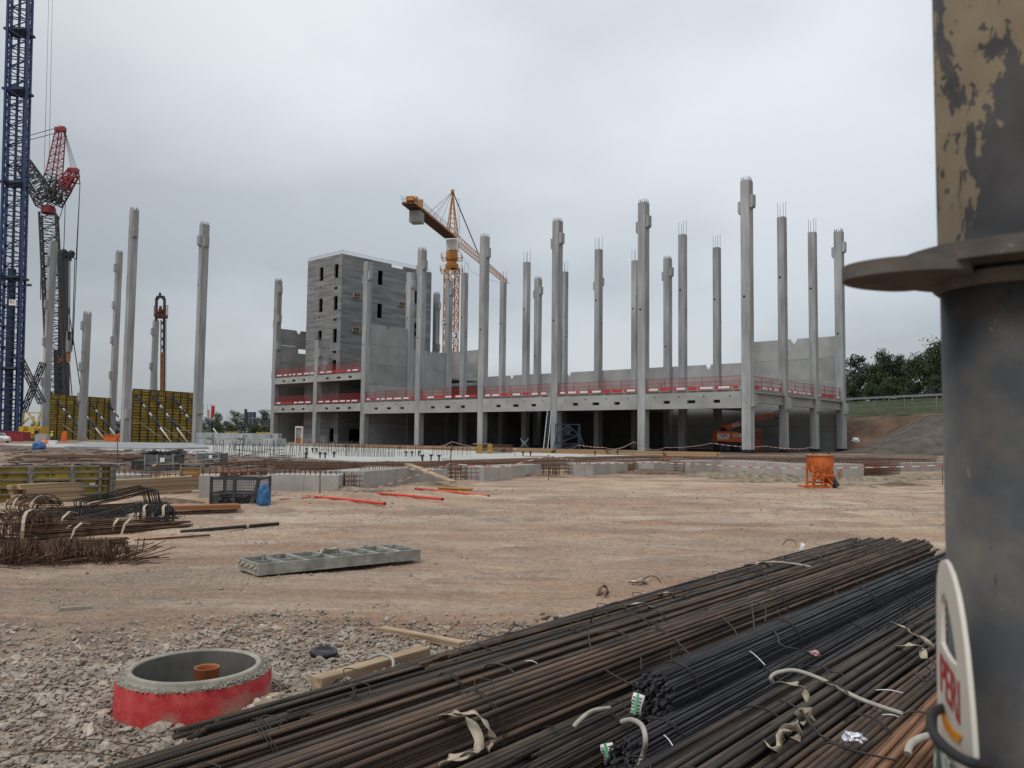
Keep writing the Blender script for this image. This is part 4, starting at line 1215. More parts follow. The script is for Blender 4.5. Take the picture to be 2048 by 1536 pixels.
# ------------------------------------------------------------------ tower crane behind the building
def tower_crane():
    D = 215.0
    b = AT(898, 868, D); b.z = 0
    o = empty('tower_crane', b, 0, 'orange tower crane with white cab standing behind the building', 'crane')
    mx, my = b.x, b.y
    zj = 55.0
    dr = Vector((14.3, 63.0, 0)).normalized(); sd = Vector((dr.y, -dr.x, 0))
    P = lambda a, s, z: dr * a + sd * s + Vector((0, 0, z))
    mb = MB(); lattice(mb, (0, 0, 0), (0, 0, 46.5), 3.1, 3.1, 15, .3, .14, side=(.9, .44, 0), zig=False)
    mb.build('mast', T['craneorange'], o)
    mb = MB(); mb.lathe([(1.5, 46.5), (1.75, 46.9), (1.75, 47.7), (1.3, 48.0), (1.3, 48.7), (1.7, 48.8), (1.5, 51.3)], 10, smooth=False); mb.build('slewing_ring', T['craneorange'], o)
    mb = MB()
    for z, w in ((45.6, 2.9), (49.0, 2.7)):
        for t in (-1, -.5, .5, 1): mb.bar((t * w, -w, z), (t * w, w, z), .1); mb.bar((-w, t * w, z), (w, t * w, z), .1)
        for i in range(5):
            t = -1 + 2 * i / 4
            for q in ((t * w, -w), (t * w, w), (-w, t * w), (w, t * w)): mb.bar((q[0], q[1], z), (q[0], q[1], z + 1.15), .05)
        for zz in (.6, 1.15):
            for q in (((-w, -w), (w, -w)), ((w, -w), (w, w)), ((w, w), (-w, w)), ((-w, w), (-w, -w))): mb.bar((*q[0], z + zz), (*q[1], z + zz), .07)
    mb.build('platform', T['craneorange'], o)
    # cab
    c = MB(); Mr = Matrix.Rotation(math.atan2(dr.y, dr.x), 3, 'Z')
    c.box(P(.2, 0.1, 52.8), (2.6, 2.9, 2.9), M=Mr); cab = c.build('cab', T['white'], o)
    MB().box(P(1.2, .1, 52.9), (.9, 3.0, 1.2), M=Mr).build('window', T['glass'], cab)
    # A-frame head
    mb = MB(); top = P(-.3, 0, 67.4)
    for s in (-1.25, 1.25):
        for a in (-1.4, 1.3): mb.bar(P(a, s, 55.2), top, .28)
    for i in range(1, 9):
        t = i / 9
        f = lambda a, s, t: P(a, s, 55.2) * (1 - t) + top * t
        for a in (-1.4, 1.3): mb.bar(f(a, -1.25, t), f(a, 1.25, t - .08), .11)
        for s in (-1.25, 1.25): mb.bar(f(-1.4, s, t), f(1.3, s, t - .08), .11)
    mb.box(top, (.9, .9, .9)); mb.build('tower_head', T['craneorange'], o)
    mb = MB()
    for s in (.5, 1.0): mb.bar(P(1.8, s + .6, 55.5), P(1.2, s + .3, 66), .07)
    for i in range(22): mb.bar(P(1.8, 1.1, 55.8 + i * .48), P(1.75, 1.6, 55.8 + i * .48), .05)
    mb.build('ladder', T['steel'], o)
    # jib
    mb = MB(); n = 26; L = 64.5; ww, hh = 1.7, 2.3
    def J(i, c):
        a = 2.0 + (L - 2) * i / n; tp = 1 - .45 * i / n
        return P(a, *[(-ww / 2, zj - .4), (ww / 2, zj - .4), (0, zj - .4 + hh * tp)][c % 3])
    for c3 in range(3): mb.bar(J(0, c3), J(n, c3), .15)
    for i in range(n):
        for c3 in range(3):
            mb.bar(J(i, c3), J(i + 1, c3 + 1), .07); mb.bar(J(i, c3), J(i, c3 + 1), .07)
    mb.bar(J(n, 2), P(L + .3, 0, zj + .3), .2); mb.bar(P(L, 0, zj + .5), P(L, 0, zj + 2.0), .1)
    mb.build('jib', T['craneorange'], o)
    # counter-jib with deck, winch, ballast
    mb = MB(); Lc = 34.0
    mb.add([P(-1.5, -1.5, zj - .55), P(-1.5, 1.5, zj - .55), P(-Lc, 1.5, zj - .55), P(-Lc, -1.5, zj - .55), P(-1.5, -1.5, zj - .1), P(-1.5, 1.5, zj - .1), P(-Lc, 1.5, zj - .1), P(-Lc, -1.5, zj - .1)],
           [(0, 3, 2, 1), (4, 5, 6, 7), (0, 1, 5, 4), (1, 2, 6, 5), (2, 3, 7, 6), (3, 0, 4, 7)], 1)
    for s in (-1.6, 1.6): mb.bar(P(-1.5, s, zj - .3), P(-Lc, s, zj - .3), .22, .5)
    for i in range(14): mb.bar(P(-2 - i * 2.4, -1.6, zj - .62), P(-2 - i * 2.4, 1.6, zj - .62), .18, mi=1)
    mb.build('counter_jib', [T['craneorange'], T['decking']], o)
    mb = MB()
    for i in range(17):
        a = -2.5 - i * 1.9
        for s in (-1.7, 1.7): mb.bar(P(a, s, zj), P(a, s, zj + 1.2), .07)
    for s in (-1.7, 1.7):
        for z in (.6, 1.2): mb.bar(P(-2.5, s, zj + z), P(-Lc - .6, s, zj + z), .07)
    mb.build('handrail', T['steel'], o)
    mb = MB(); mb.box(P(-29.2, 0, zj - 2.2), (1.3, 2.7, 2.7), M=Mr); mb.box(P(-27.6, 0, zj - 2.2), (1.3, 2.7, 2.7), M=Mr)
    mb.build('ballast_block', T['panel'], o)
    mb = MB(); mb.box(P(-26.0, -.2, zj + 1.5), (.3, 1.7, 2.5), M=Mr); mb.box(P(-26.9, -1.2, zj + .9), (2.0, .3, 1.9), M=Mr); mb.build('motor_shield', T['craneorange'], o)
    mb = MB(); mb.lathe([(0, -1.2), (.75, -1.2), (.75, 1.2), (0, 1.2)], 12, c=P(-31.5, 0, zj + 1), M=Mr @ Matrix.Rotation(math.pi / 2, 3, 'X')); mb.box(P(-33, 0, zj + .9), (1.0, 1.8, 1.0), M=Mr); mb.build('winch', [T['craneorange']], o)
    mb = MB()
    for s in (-.6, .6): mb.tube([top, P(-20, s * 1.8, zj + .1)], .07, 4); mb.tube([top, P(-14, s * 1.8, zj + .1)], .05, 4)
    mb.tube([top, P(27, 0, zj + 1.4)], .16, 5); mb.tube([P(2, 0, zj - .6), P(20, 0, zj - 5.5), P(44, 0, zj - 3.3), P(63, 0, zj - .7)], .04, 4)
    mb.build('tie_bar', T['darksteel'], o)
    for z, s in ((33.6, 1), (33.6, -1)):
        pp = Vector((1.6 * s, -1.75, 28.2 if s > 0 else 31.5))
        pl = MB().box(pp, (1.5, .06, 1.9)).build('sign_plate', T['white'], o)
        link('lettering', text_mesh('2', 2.0, T['ink'], bold=.03), pl, pp + Vector((0, -.045, 0)), (math.pi / 2, 0, 0))
T['decking'] = mat('brown_decking', (0.10, 0.06, 0.045), var=0.25, scale=1)
tower_crane()

# ------------------------------------------------------------------ far left odds and ends
def person(loc, rz, vest, helmet, label, legs=0.12, arm=0.25):
    o = empty('person', loc, rz, label, 'person')
    me = bpy.data.meshes.new('body')
    J = {'pel': (0, 0, .95, .16), 'wai': (0, 0, 1.1, .145), 'che': (0, -.02, 1.33, .17), 'nek': (0, -.02, 1.5, .065), 'hd': (0, -.03, 1.6, .075),
         'lh': (-.1, 0, .9, .1), 'lk': (-.12, -legs, .5, .072), 'la': (-.13, -legs * .5, .09, .055), 'lt': (-.14, -legs * .5 - .16, .04, .045),
         'rh': (.1, 0, .9, .1), 'rk': (.12, legs * .4, .5, .072), 'ra': (.13, legs, .09, .055), 'rt': (.14, legs - .16, .04, .045),
         'ls': (-.19, -.01, 1.42, .075), 'le': (-.27, -.05, 1.15, .055), 'lw': (-.25, -arm, .95, .042), 'lf': (-.24, -arm - .08, .9, .04),
         'rs': (.19, -.01, 1.42, .075), 're': (.27, -.05, 1.15, .055), 'rw': (.25, -arm, .95, .042), 'rf': (.24, -arm - .08, .9, .04)}
    E = [('pel', 'wai'), ('wai', 'che'), ('che', 'nek'), ('nek', 'hd'), ('pel', 'lh'), ('lh', 'lk'), ('lk', 'la'), ('la', 'lt'), ('pel', 'rh'), ('rh', 'rk'), ('rk', 'ra'), ('ra', 'rt'),
         ('che', 'ls'), ('ls', 'le'), ('le', 'lw'), ('lw', 'lf'), ('che', 'rs'), ('rs', 're'), ('re', 'rw'), ('rw', 'rf')]
    ks = list(J); me.from_pydata([J[k][:3] for k in ks], [(ks.index(a), ks.index(b)) for a, b in E], [])
    bo = link('body', me, o)
    md = bo.modifiers.new('skin', 'SKIN'); me.skin_vertices.new() if not me.skin_vertices else None
    for i, k in enumerate(ks):
        sv = me.skin_vertices[0].data[i]; sv.radius = (J[k][3], J[k][3] * (.72 if k in ('pel', 'wai', 'che') else 1)); sv.use_root = (k == 'pel')
    ss = bo.modifiers.new('smooth', 'SUBSURF'); ss.levels = 1; ss.render_levels = 1
    me.materials.append(T['navy'])
    mb = MB(); prof = [(.17, .98), (.19, 1.15), (.215, 1.35), (.19, 1.46), (.09, 1.5)]
    mb.lathe(prof, 12); v = mb.build('vest', vest, o); v.scale = (1, .78, 1); v.location = (0, -.01, 0)
    mb = MB(); mb.lathe([(.0, 1.52), (.06, 1.54), (.088, 1.62), (.09, 1.7), (.07, 1.76), (.0, 1.79)], 10, c=(0, -.03, 0)); mb.box((0, -.125, 1.65), (.025, .035, .05)); hd = mb.build('head', T['skin'], o)
    mb = MB(); mb.lathe([(.105, 1.70), (.108, 1.74), (.09, 1.81), (.04, 1.845), (0, 1.85)], 12, c=(0, -.03, 0)); mb.lathe([(.105, 1.70), (.145, 1.695), (.145, 1.705), (.105, 1.715)], 12, c=(0, -.045, 0)); mb.build('helmet', helmet, o)
    return o
p = AT(103, 885, 132); person((p.x, p.y, 0), .4, T['hiviz'], T['white'], 'worker in a yellow safety vest walking beside the yellow crane')
p = AT(486, 868, 168); person((p.x, p.y, 0.3), .2, T['hiorange'], T['white'], 'worker in an orange vest standing behind the stacked precast beams').scale = (1.05,) * 3
p = AT(493, 868, 165); person((p.x, p.y, 0.3), 2.6, T['steel'], T['white'], 'worker in grey beside the orange-vested worker behind the beams').scale = (1.08,) * 3
def car():
    b = AT(-6, 886, 126); b.z = 0
    o = empty('parked_car', b, -.5, 'white car parked at the left edge before the red hoarding', 'car')
    prof = [(-2.1, .35), (-2.15, .8), (-1.9, 1.0), (-1.2, 1.45), (.2, 1.5), (1.0, 1.05), (1.9, .9), (2.15, .65), (2.1, .3)]
    mb = MB(); M = Matrix(((1, 0, 0), (0, 0, -1), (0, 1, 0)))
    mb.prism(prof, -.85, .85, M=M); mb.build('body', T['white'], o)
    mb = MB(); mb.prism([(-1.75, 1.02), (-1.15, 1.38), (.15, 1.42), (.85, 1.06)], -.86, .86, M=M); mb.build('window', T['glass'], o)
    mb = MB(); mb.add([(.24, -.7, 1.47), (.24, .7, 1.47), (.99, .76, 1.09), (.99, -.76, 1.09)], [(0, 3, 2, 1)]); mb.build('windscreen', T['glass'], o, (.012, 0, .012))
    wm = MB().lathe([(0, -.1), (.2, -.1), (.32, -.09), (.32, .09), (.2, .1), (0, .1)], 14, M=Matrix.Rotation(math.pi / 2, 3, 'X')).mesh('wheel', T['black'])
    for x in (-1.35, 1.35):
        for y in (-.8, .8): link('wheel', wm, o, (x, y, .32))
    for y in (-.6, .6): MB().box((2.08, y, .7), (.12, .35, .16)).build('headlight', T['foil'], o)
car()
def simple(name, label, cat, parts, loc, rz=0, group=None):
    o = empty(name, loc, rz, label, cat, group)
    for pn, m, boxes in parts:
        mb = MB()
        for lo, hi in boxes: mb.b2(lo, hi)
        mb.build(pn, T[m] if isinstance(m, str) else m, o)
    return o
def ribbed_container(name, label, px0, px1, ytop, depth, m, d=2.4):
    a, b = AT(px0, 868, depth), AT(px1, 868, depth); h = AT(px0, ytop, depth).z; w = b.x - a.x
    o = empty(name, (a.x, a.y, 0), 0, label, 'container')
    MB().b2((.05, .05, .1), (w - .05, d, h - .1)).build('shell', m, o)
    mb = MB(); n = max(4, int(w / .5))
    for i in range(n): mb.b2((w * (i + .2) / n, 0, .15), (w * (i + .7) / n, .05, h - .15))
    mb.build('corrugation', m, o)
    mb = MB(); mb.b2((0, -.03, 0), (w, .08, .15)); mb.b2((0, -.03, h - .12), (w, .08, h))
    for x in (0, w - .12): mb.b2((x, -.03, .15), (x + .12, .08, h - .12))
    mb.build('frame', m, o)
ribbed_container('site_hoarding', 'dark red steel hoarding at the left edge behind the car', -40, 46, 862, 140, T['cranered'])
ribbed_container('site_container', 'amber site container in front of the far trees', 449, 472, 863, 230, T['yellow'])
ribbed_container('site_container', 'yellow site container beside the left corner column of the building', 512, 538, 864, 225, T['yellow'])
ribbed_container('site_fence_panel', 'bright green sheeted fence below the flags', 402, 430, 864, 250, T['green'], .3)
simple('barrier_block', 'upright orange barrier block before the farther formwork', 'barrier', [('body', 'orange', [((-.45, -.2, .1), (.45, .2, 1.3)), ((-.35, -.15, 1.3), (.4, .15, 1.9))]), ('foot', 'orange', [((-.6, -.35, 0), (.6, .35, .1))])], Vector((AT(129, 868, 150).x, 150, 0)))
def site_skip():
    b = AT(228, 885, 150); b.z = 0
    o = empty('rubble_skip', b, 0, 'orange rubble skip between the two yellow formwork walls', 'skip')
    mb = MB(); M = Matrix(((1, 0, 0), (0, 0, -1), (0, 1, 0)))
    mb.prism([(-1.2, .1), (1.2, .1), (1.8, 1.2), (-1.8, 1.2)], -.8, .8, M=M); mb.build('tub', T['orange'], o)
    MB().b2((-1.85, -.9, 1.2), (1.85, .9, 1.3)).build('rim', T['orange'], o)
    mb = MB()
    for s in (-.85, .85): mb.bar((.6, s, .2), (1.6, s, 2.0), .14); mb.bar((1.6, s, 2.0), (2.0, s, 1.9), .14)
    mb.build('lifting_arm', T['orange'], o)
site_skip()
# flags on poles
for px, top, colm, tilt, lab in ((413, 808, T['white'], 0, 'white and red banner on the left of two flag poles'), (420.5, 808, T['red'], 1, 'red banner on the right of two flag poles by the trees')):
    b = AT(px, 868, 210); b.z = 0; h = AT(px, top, 210).z
    o = empty('banner_flag', b, 0, lab, 'flag')
    MB().tube([(0, 0, 0), (0, 0, h)], .1, 6).build('pole', T['steel'], o)
    n = 8; vs = []; fs = []
    x1 = .6 if not tilt else .1
    for i in range(n + 1):
        z = h - .4 - (3.2 if tilt else 2.6) * i / n - (0 if tilt else 1.0)
        for j in range(3): vs.append((.1 + (.55 if not tilt else .9) * j / 2 * (1 - .25 * i / n), .12 * math.sin(i * .9 + j * 2), z))
    for i in range(n):
        for j in range(2): fs.append((i * 3 + j, i * 3 + j + 1, i * 3 + j + 4, i * 3 + j + 3))
    mb = MB().add(vs, fs, 0, True); c = mb.build('cloth', colm, o)
    so = c.modifiers.new('thickness', 'SOLIDIFY'); so.thickness = .03
    if not tilt:
        mb = MB()
        for i in range(4): mb.box((.42, -.12, h - 1.7 - .6 * i), (.3, .04, .35))
        mb.build('print', T['red'], o)
# motorway sign gantry seen from behind
b = AT(490, 868, 280); b.z = 0
o = empty('motorway_sign', b, 0, 'dark back of a two-board motorway sign before the far trees', 'sign')
hz = AT(490, 818, 280).z
MB().b2((-.4, -.3, 0), (.4, .3, hz)).build('mast', T['darksteel'], o)
MB().b2((.4, -.15, hz - 3.0), (3.6, .1, hz - 1.0)).build('sign_board', T['darkblue'], o); MB().b2((.4, -.15, hz - 5.0), (3.4, .1, hz - 3.1)).build('sign_board', T['darkblue'], o)
mb = MB()
for x in (1.2, 2.4): mb.b2((x, -.25, hz - 5), (x + .15, -.16, hz - 1))
mb.b2((-3.6, -.2, hz - 3.05), (.4, .1, hz - 2.8)); mb.build('stiffener', T['steel'], o)

# ------------------------------------------------------------------ foundation slab, footings, cages
SL0 = G(844, 928, .2)
SLAB = empty('slab_origin', SL0); bpy.data.objects.remove(SLAB)
def SLP(u, v, z=0.0): return Vector((SL0.x, SL0.y, 0)) + U * u + VV * v + Vector((0, 0, z))
LU, LV = 82.0, 33.0
mb = MB()
c = [SLP(0, 0), SLP(0, LV), SLP(LU, LV), SLP(LU, 0)]
mb.add([(p.x, p.y, 0) for p in c] + [(p.x, p.y, .2) for p in c], [(0, 1, 2, 3)[::-1], (4, 5, 6, 7), (0, 1, 5, 4), (1, 2, 6, 5), (2, 3, 7, 6), (3, 0, 4, 7)])
for i, f in enumerate(mb.f): mb.f[i] = tuple(reversed(f)) if i else f
fs_ = tag(mb.build('foundation_slab', T['slabwhite']), kind='structure')
bm = bmesh.new(); bm.from_mesh(fs_.data); bmesh.ops.recalc_face_normals(bm, faces=bm.faces); bm.to_mesh(fs_.data); bm.free()
# starter bars standing in rows on the slab
def starter_rows():
    rr = random.Random(4)
    meshes = []
    for i in range(5):
        h = rr.uniform(.9, 1.25); a = rr.uniform(-.18, .18)
        meshes.append(MB().tube([(0, 0, -.02), (a * .4, 0, h * .6), (a, rr.uniform(-.05, .05), h)], .017, 4).mesh('starter_bar', T['wire']))
    n = 0
    for px0, px1, y0, y1, k in ((425, 500, 912, 914, 22), (505, 620, 914, 917, 34), (625, 700, 909, 912, 22), (690, 790, 912, 914, 40), (790, 850, 912, 913, 14), (864, 945, 911, 911, 18), (460, 560, 905, 906, 20), (640, 760, 903, 904, 26)):
        for i in range(k):
            t = (i + rr.uniform(-.3, .3)) / k
            p = G(px0 + (px1 - px0) * t, y0 + (y1 - y0) * t + rr.uniform(-.6, .6), .2)
            link('starter_bar', rr.choice(meshes), fs_, p, (0, 0, rr.uniform(0, 6.28)))
            n += 1
starter_rows()
# black cable feet / plugs standing on the slab
def slab_plugs():
    m = MB().lathe([(.05, 0), (.05, .3), (.12, .3), (.12, .42), (0, .42)], 8).mesh('cast_in_plug', T['black'])
    for px, py in ((612, 917), (640, 916), (650, 917), (668, 915), (613, 905), (625, 905), (633, 905), (845, 922), (878, 922), (862, 921), (1046, 913), (1061, 913), (1235, 910), (1190, 911), (812, 913), (824, 913), (838, 912)):
        link('cast_in_plug', m, fs_, G(px, py, .2))
slab_plugs()
tag(MB().b2((-1, -1, 0), (1, 1, .01)).build('blank', T['black']), kind='structure'); bpy.data.objects.remove(bpy.data.objects['blank'])

T['mud'] = mat('churned_mud', (0.115, 0.075, 0.055), var=0.35, scale=1.5, col2=(0.20, 0.14, 0.10), big=0.25, bigscale=0.3, bump=0.8, bscale=6, bdist=0.1)
def patch(name, corners, z, m, n=24, rough=0.08, seed=0):
    c = [Vector(p) for p in corners]
    s = np.linspace(0, 1, n + 1)
    S, Q = np.meshgrid(s, s)
    X = sum(w * p.x for w, p in zip(((1 - S) * (1 - Q), S * (1 - Q), S * Q, (1 - S) * Q), c)); Y = sum(w * p.y for w, p in zip(((1 - S) * (1 - Q), S * (1 - Q), S * Q, (1 - S) * Q), c))
    e = np.minimum(np.minimum(S, 1 - S), np.minimum(Q, 1 - Q)); e = np.clip(e * 6, 0, 1)
    Z = -0.06 + (z + .06) * e + rough * 2 * fbm(X * .8 + seed, Y * .8) * e
    V = np.stack([X, Y, Z], -1).reshape(-1, 3); i = np.arange(n * (n + 1)).reshape(n, n + 1)[:, :n]
    F = np.stack([i, i + 1, i + n + 2, i + n + 1], -1).reshape(-1, 4)
    return tag(link(name, np_mesh(name, V, F, m, True)), kind='structure')
# sunken, muddy working strip between the footings and the slab
patch('excavation', [G(-150, 948), G(560, 952), G(900, 930), G(300, 899)], .16, T['mud'], 40, .16)
patch('excavation', [G(700, 944), G(1900, 936), G(1900, 908), G(840, 921)], .2, T['mud'], 50, .10, 3)
patch('pad_area', [G(-200, 910), G(420, 906), G(430, 889), G(-100, 886)], .1, T['mud'], 40, .2, 9)
patch('yard', [G(560, 893.5), G(1500, 915), G(1900, 905), G(1700, 903.5)], .06, T['mud'], 30, .05, 11)

# footing strip: stepped run of cast wall segments
FW = empty('footing_wall', G(1000, 960), 0, 'low pale concrete footing wall stepping along the edge of the dirt road', 'foundation')
FWL = Vector(FW.location)
SEG = [(396, 1004, 540, 1002, 951, 1.2), (538, 985, 676, 986, 950, 1.4), (728, 979, 820, 966, 939, 1.6), (818, 965, 897, 962, 939, 1.4), (968, 962, 1026, 960, 934, 1.6), (1022, 956, 1082, 951, 930, 1.4), (1152, 952, 1186, 952, 927, 1.5), (1184, 951, 1256, 946, 926, 1.4), (1308, 947, 1348, 946, 924, 1.4),
       (1380, 946, 1446, 944, 922, 1.5), (1442, 948, 1620, 962, 925, 1.6), (1618, 962, 1728, 958, 929, 1.5), (200, 990, 300, 986, 950, 1.6), (1760, 944, 1900, 940, 926, 1.2)]
for x0, y0, x1, y1, yt, th in SEG:
    P, Q = G(x0, y0), G(x1, y1)
    mid = G((x0 + x1) / 2, (y0 + y1) / 2)
    H = AT((x0 + x1) / 2, yt, mid.y).z
    d = (Q - P); L = d.length; rz = math.atan2(d.y, d.x)
    mb = MB(); n = max(2, int(L / 1.3)); w = L / n
    for i in range(n): mb.b2((i * w + .006, 0.004 * (i % 2), -.3), ((i + 1) * w - .006, th, H - .006 * (i % 2)))
    mb.b2((.02, .02, -.3), (L - .02, th - .02, H - .03))
    o = mb.build('wall_segment', T['foundation'], FW); o.location = P - FWL; o.rotation_euler = (0, 0, rz)
    mb = MB(); rr = random.Random(int(x0))                # starter bars cast into the top
    for i in range(int(L / .17)):
        xx = .1 + .17 * i
        for yy in (.22, th - .3): mb.tube([(xx, yy, H - .05), (xx + rr.uniform(-.03, .03), yy + rr.uniform(-.03, .03), H + rr.uniform(.14, .3))], .012, 4)
    s = mb.build('starter_bars', T['rebar'], FW); s.location = P - FWL; s.rotation_euler = (0, 0, rz); s['kind'] = 'stuff'

def cage(px0, y0, px1, y1, yt, label, th=1.0, step=.16, r=.014):
    P, Q = G(px0, y0), G(px1, y1); H = AT((px0 + px1) / 2, yt, (P.y + Q.y) / 2).z
    d = Q - P; L = d.length
    o = empty('rebar_cage', P, math.atan2(d.y, d.x), label, 'rebar cage', 'rebar cages between the footing walls')
    rr = random.Random(int(px0))
    mb = MB(); nx = max(3, int(L / step))
    for y in (0, th):
        for i in range(nx + 1):
            x = L * i / nx; mb.tube([(x, y, 0), (x + rr.uniform(-.02, .02), y, H + rr.uniform(0, .12))], r, 4)
    for i in range(0, nx + 1, 2):
        for y in (.33, .66): mb.tube([(L * i / nx, th * y, 0), (L * i / nx, th * y, H + .1)], r, 4)
    v = mb.build('upright_bars', T['rebar'], o); v['kind'] = 'stuff'
    mb = MB(); nz = max(3, int(H / .14))
    for j in range(1, nz + 1):
        z = H * j / nz - .03
        for y in (-.02, th + .02): mb.tube([(-.05, y, z), (L + .05, y, z + rr.uniform(-.02, .02))], r * .85, 4)
        for i in range(0, nx + 1, 2): mb.tube([(L * i / nx, -.03, z), (L * i / nx, th + .03, z)], r * .7, 4)
    v = mb.build('stirrup_bars', T['rebar'], o); v['kind'] = 'stuff'
cage(676, 982, 708, 981, 952, 'dark rebar cage at the end of the leftmost long footing block', 1.2)
cage(706, 981, 732, 978, 950, 'open-ended rebar cage just left of the footing where the tape runs', 1.0, .2)
cage(896, 962, 924, 961, 938, 'rebar cage beside the foot of the leaning plank', 1.2)
cage(922, 962, 962, 961, 936, 'longer rebar cage right of the leaning plank foot', .9, .22)
cage(1080, 951, 1118, 951, 929, 'dense rebar cage in the middle of the footing run', 1.2)
cage(1116, 951, 1152, 951, 929, 'open rebar grid right of the dense middle cage', .8, .24)
cage(1256, 946, 1310, 943, 925, 'rebar cage behind the brown spoil heap', 1.2)
cage(1346, 946, 1382, 945, 923, 'rebar cage with two pale stakes standing in it', 1.2)
cage(1728, 955, 1800, 950, 926, 'rusty rebar cage to the right of the orange concrete skip', 1.4)
cage(300, 988, 362, 984, 948, 'rebar cage behind the bent bar bundle on the left', 1.2, .2)
# rebar lying flat as mats behind the footings
def bar_mat(px0, y0, px1, y1, width, label, z=.45, nb=16, seed=0):
    P, Q = G(px0, y0, z), G(px1, y1, z); d = Q - P; L = d.length
    o = empty('reinforcement_mat', P, math.atan2(d.y, d.x), label, 'rebar mat', 'flat reinforcement mats behind the footings')
    rr = random.Random(seed); mb = MB()
    for i in range(nb):
        y = width * i / nb; mb.tube([(-rr.uniform(0, .5), y, rr.uniform(0, .05)), (L * .5, y + rr.uniform(-.04, .04), rr.uniform(0, .08)), (L + rr.uniform(0, .5), y, rr.uniform(0, .05))], .016, 4)
    v = mb.build('long_bars', T['rebar'], o); v['kind'] = 'stuff'
    mb = MB()
    for i in range(int(L / .3)):
        x = .3 * i; mb.tube([(x, -.1, .05), (x + rr.uniform(-.04, .04), width + .1, .06)], .014, 4)
        if i % 2 == 0: mb.tube([(x, 0, .05), (x, 0, -z + .02)], .012, 4); mb.tube([(x, width, .05), (x, width, -z + .02)], .012, 4)
    v = mb.build('cross_bars', T['rebar'], o); v['kind'] = 'stuff'
for i, (a, b, c_, d_, w, lab) in enumerate(((430, 930, 700, 934, 5, 'brown rebar mat lying left of the slab corner'), (560, 939, 700, 940, 3, 'tangled rebar mat above the leftmost long footing'), (700, 929, 850, 933, 4, 'dark rebar mat directly before the slab corner'), (850, 932, 1010, 928, 4, 'rebar mat right of the slab corner under the red tape'), (1000, 927, 1190, 920, 4, 'long rebar mat below the pale slab edge in the middle'), (1180, 920, 1400, 915, 4, 'rebar mat along the tapering end of the slab'), (1400, 918, 1600, 920, 4, 'rebar mat before the corner column'), (1600, 921, 1860, 920, 5, 'rebar mat beyond the concrete skip on the right'), (40, 915, 260, 918, 5, 'rebar mat in the mud behind the near formwork panels'))):
    bar_mat(a, b, c_, d_, w, lab, .42, 18, i)

# spoil heaps
T['spoil'] = mat('spoil_earth', (0.21, 0.165, 0.115), var=0.4, scale=3.5, col2=(0.36, 0.30, 0.215), pos=(.3, .72), bump=0.9, bscale=9, bdist=0.12)
T['spoildark'] = mat('spoil_earth_brown', (0.13, 0.085, 0.058), var=0.4, scale=3.5, col2=(0.235, 0.165, 0.115), pos=(.3, .72), bump=0.9, bscale=9, bdist=0.12)
def heap(px, py, rx, ry, h, m, seed, rz=0.0):
    p = G(px, py); n = 34
    s = np.linspace(-1, 1, n + 1); X, Y = np.meshgrid(s, s)
    rad = np.sqrt(X ** 2 + Y ** 2)
    Z = np.clip(1 - rad, 0, 1) ** .8 * h * (1 + 1.3 * fbm(X * 2.5 + seed, Y * 2.5)) + .16 * h * fbm(X * 9 + seed, Y * 9) * (rad < 1) - .08 * (rad > .97)
    V = np.stack([X * rx, Y * ry, Z], -1).reshape(-1, 3); i = np.arange(n * (n + 1)).reshape(n, n + 1)[:, :n]
    F = np.stack([i, i + 1, i + n + 2, i + n + 1], -1).reshape(-1, 4)
    o = link('spoil_heap', np_mesh('spoil_heap', V, F, m, False)); o.location = (p.x, p.y, gz(p) - .02); o.rotation_euler = (0, 0, rz)
    return tag(o, kind='structure')
for q in ((1310, 948, 2.2, .8, .35, 'spoildark', 1), (1490, 957, 1.9, .9, .42, 'spoil', 2), (1565, 964, 2.4, .9, .4, 'spoil', 3), (1420, 953, 1.8, .7, .25, 'spoil', 4), (1065, 953, 2.2, .5, .16, 'spoildark', 5), (560, 984, .9, .3, .14, 'spoildark', 6), (1740, 962, 3.0, .9, .28, 'spoil', 7), (1840, 958, 2.6, 1.1, .3, 'spoil', 8),
          (1700, 972, 1.2, .5, .2, 'spoil', 9), (1800, 970, 1.6, .5, .18, 'spoildark', 10), (700, 985, 1.6, .4, .16, 'spoil', 12), (860, 968, 2.0, .5, .16, 'spoil', 13), (1210, 955, 2.4, .5, .14, 'spoil', 14), (330, 1012, 1.4, .5, .2, 'spoildark', 15), (95, 925, 3.5, 1.5, .55, 'spoildark', 16), (1880, 958, .8, .5, .35, 'spoil', 17), (1620, 966, 1.2, .5, .22, 'spoil', 18)):
    heap(q[0], q[1], q[2], q[3], q[4], T[q[5]], q[6])

# ------------------------------------------------------------------ timber packs at the far slab edge
def timber_pack(P, Q, rows, cols, w, h, label, m='timber', seed=0, name='timber_stack', group='timber packs along the slab edge', gap=.02, part='board'):
    d = Vector(Q) - Vector(P); L = d.length
    o = empty(name, P, math.atan2(d.y, d.x), label, 'timber stack', group)
    rr = random.Random(seed)
    bm_ = MB().b2((0, 0, 0), (1, w - gap, h - gap * .6)).mesh(part, T[m])
    for j in range(rows):
        for i in range(cols):
            b = link(part, bm_, o, (rr.uniform(-.03, .03) * L, i * w + rr.uniform(-.02, .02), j * h)); b.scale = (L * rr.uniform(.93, 1.0), 1, 1)
            if rr.random() < .3: b.rotation_euler = (0, 0, rr.uniform(-.006, .006))
    return o
xs = [572, 690, 800, 905, 1010, 1110, 1215, 1330, 1440]
names = ['far left end, by the white cabinet', 'second from the left', 'before the bay left of the ladder', 'third from the left, under the cage pack', 'left of the ladder foot', 'below the blue steel frame', 'right of the blue steel frame', 'below the boom lift', 'nearest the corner column']
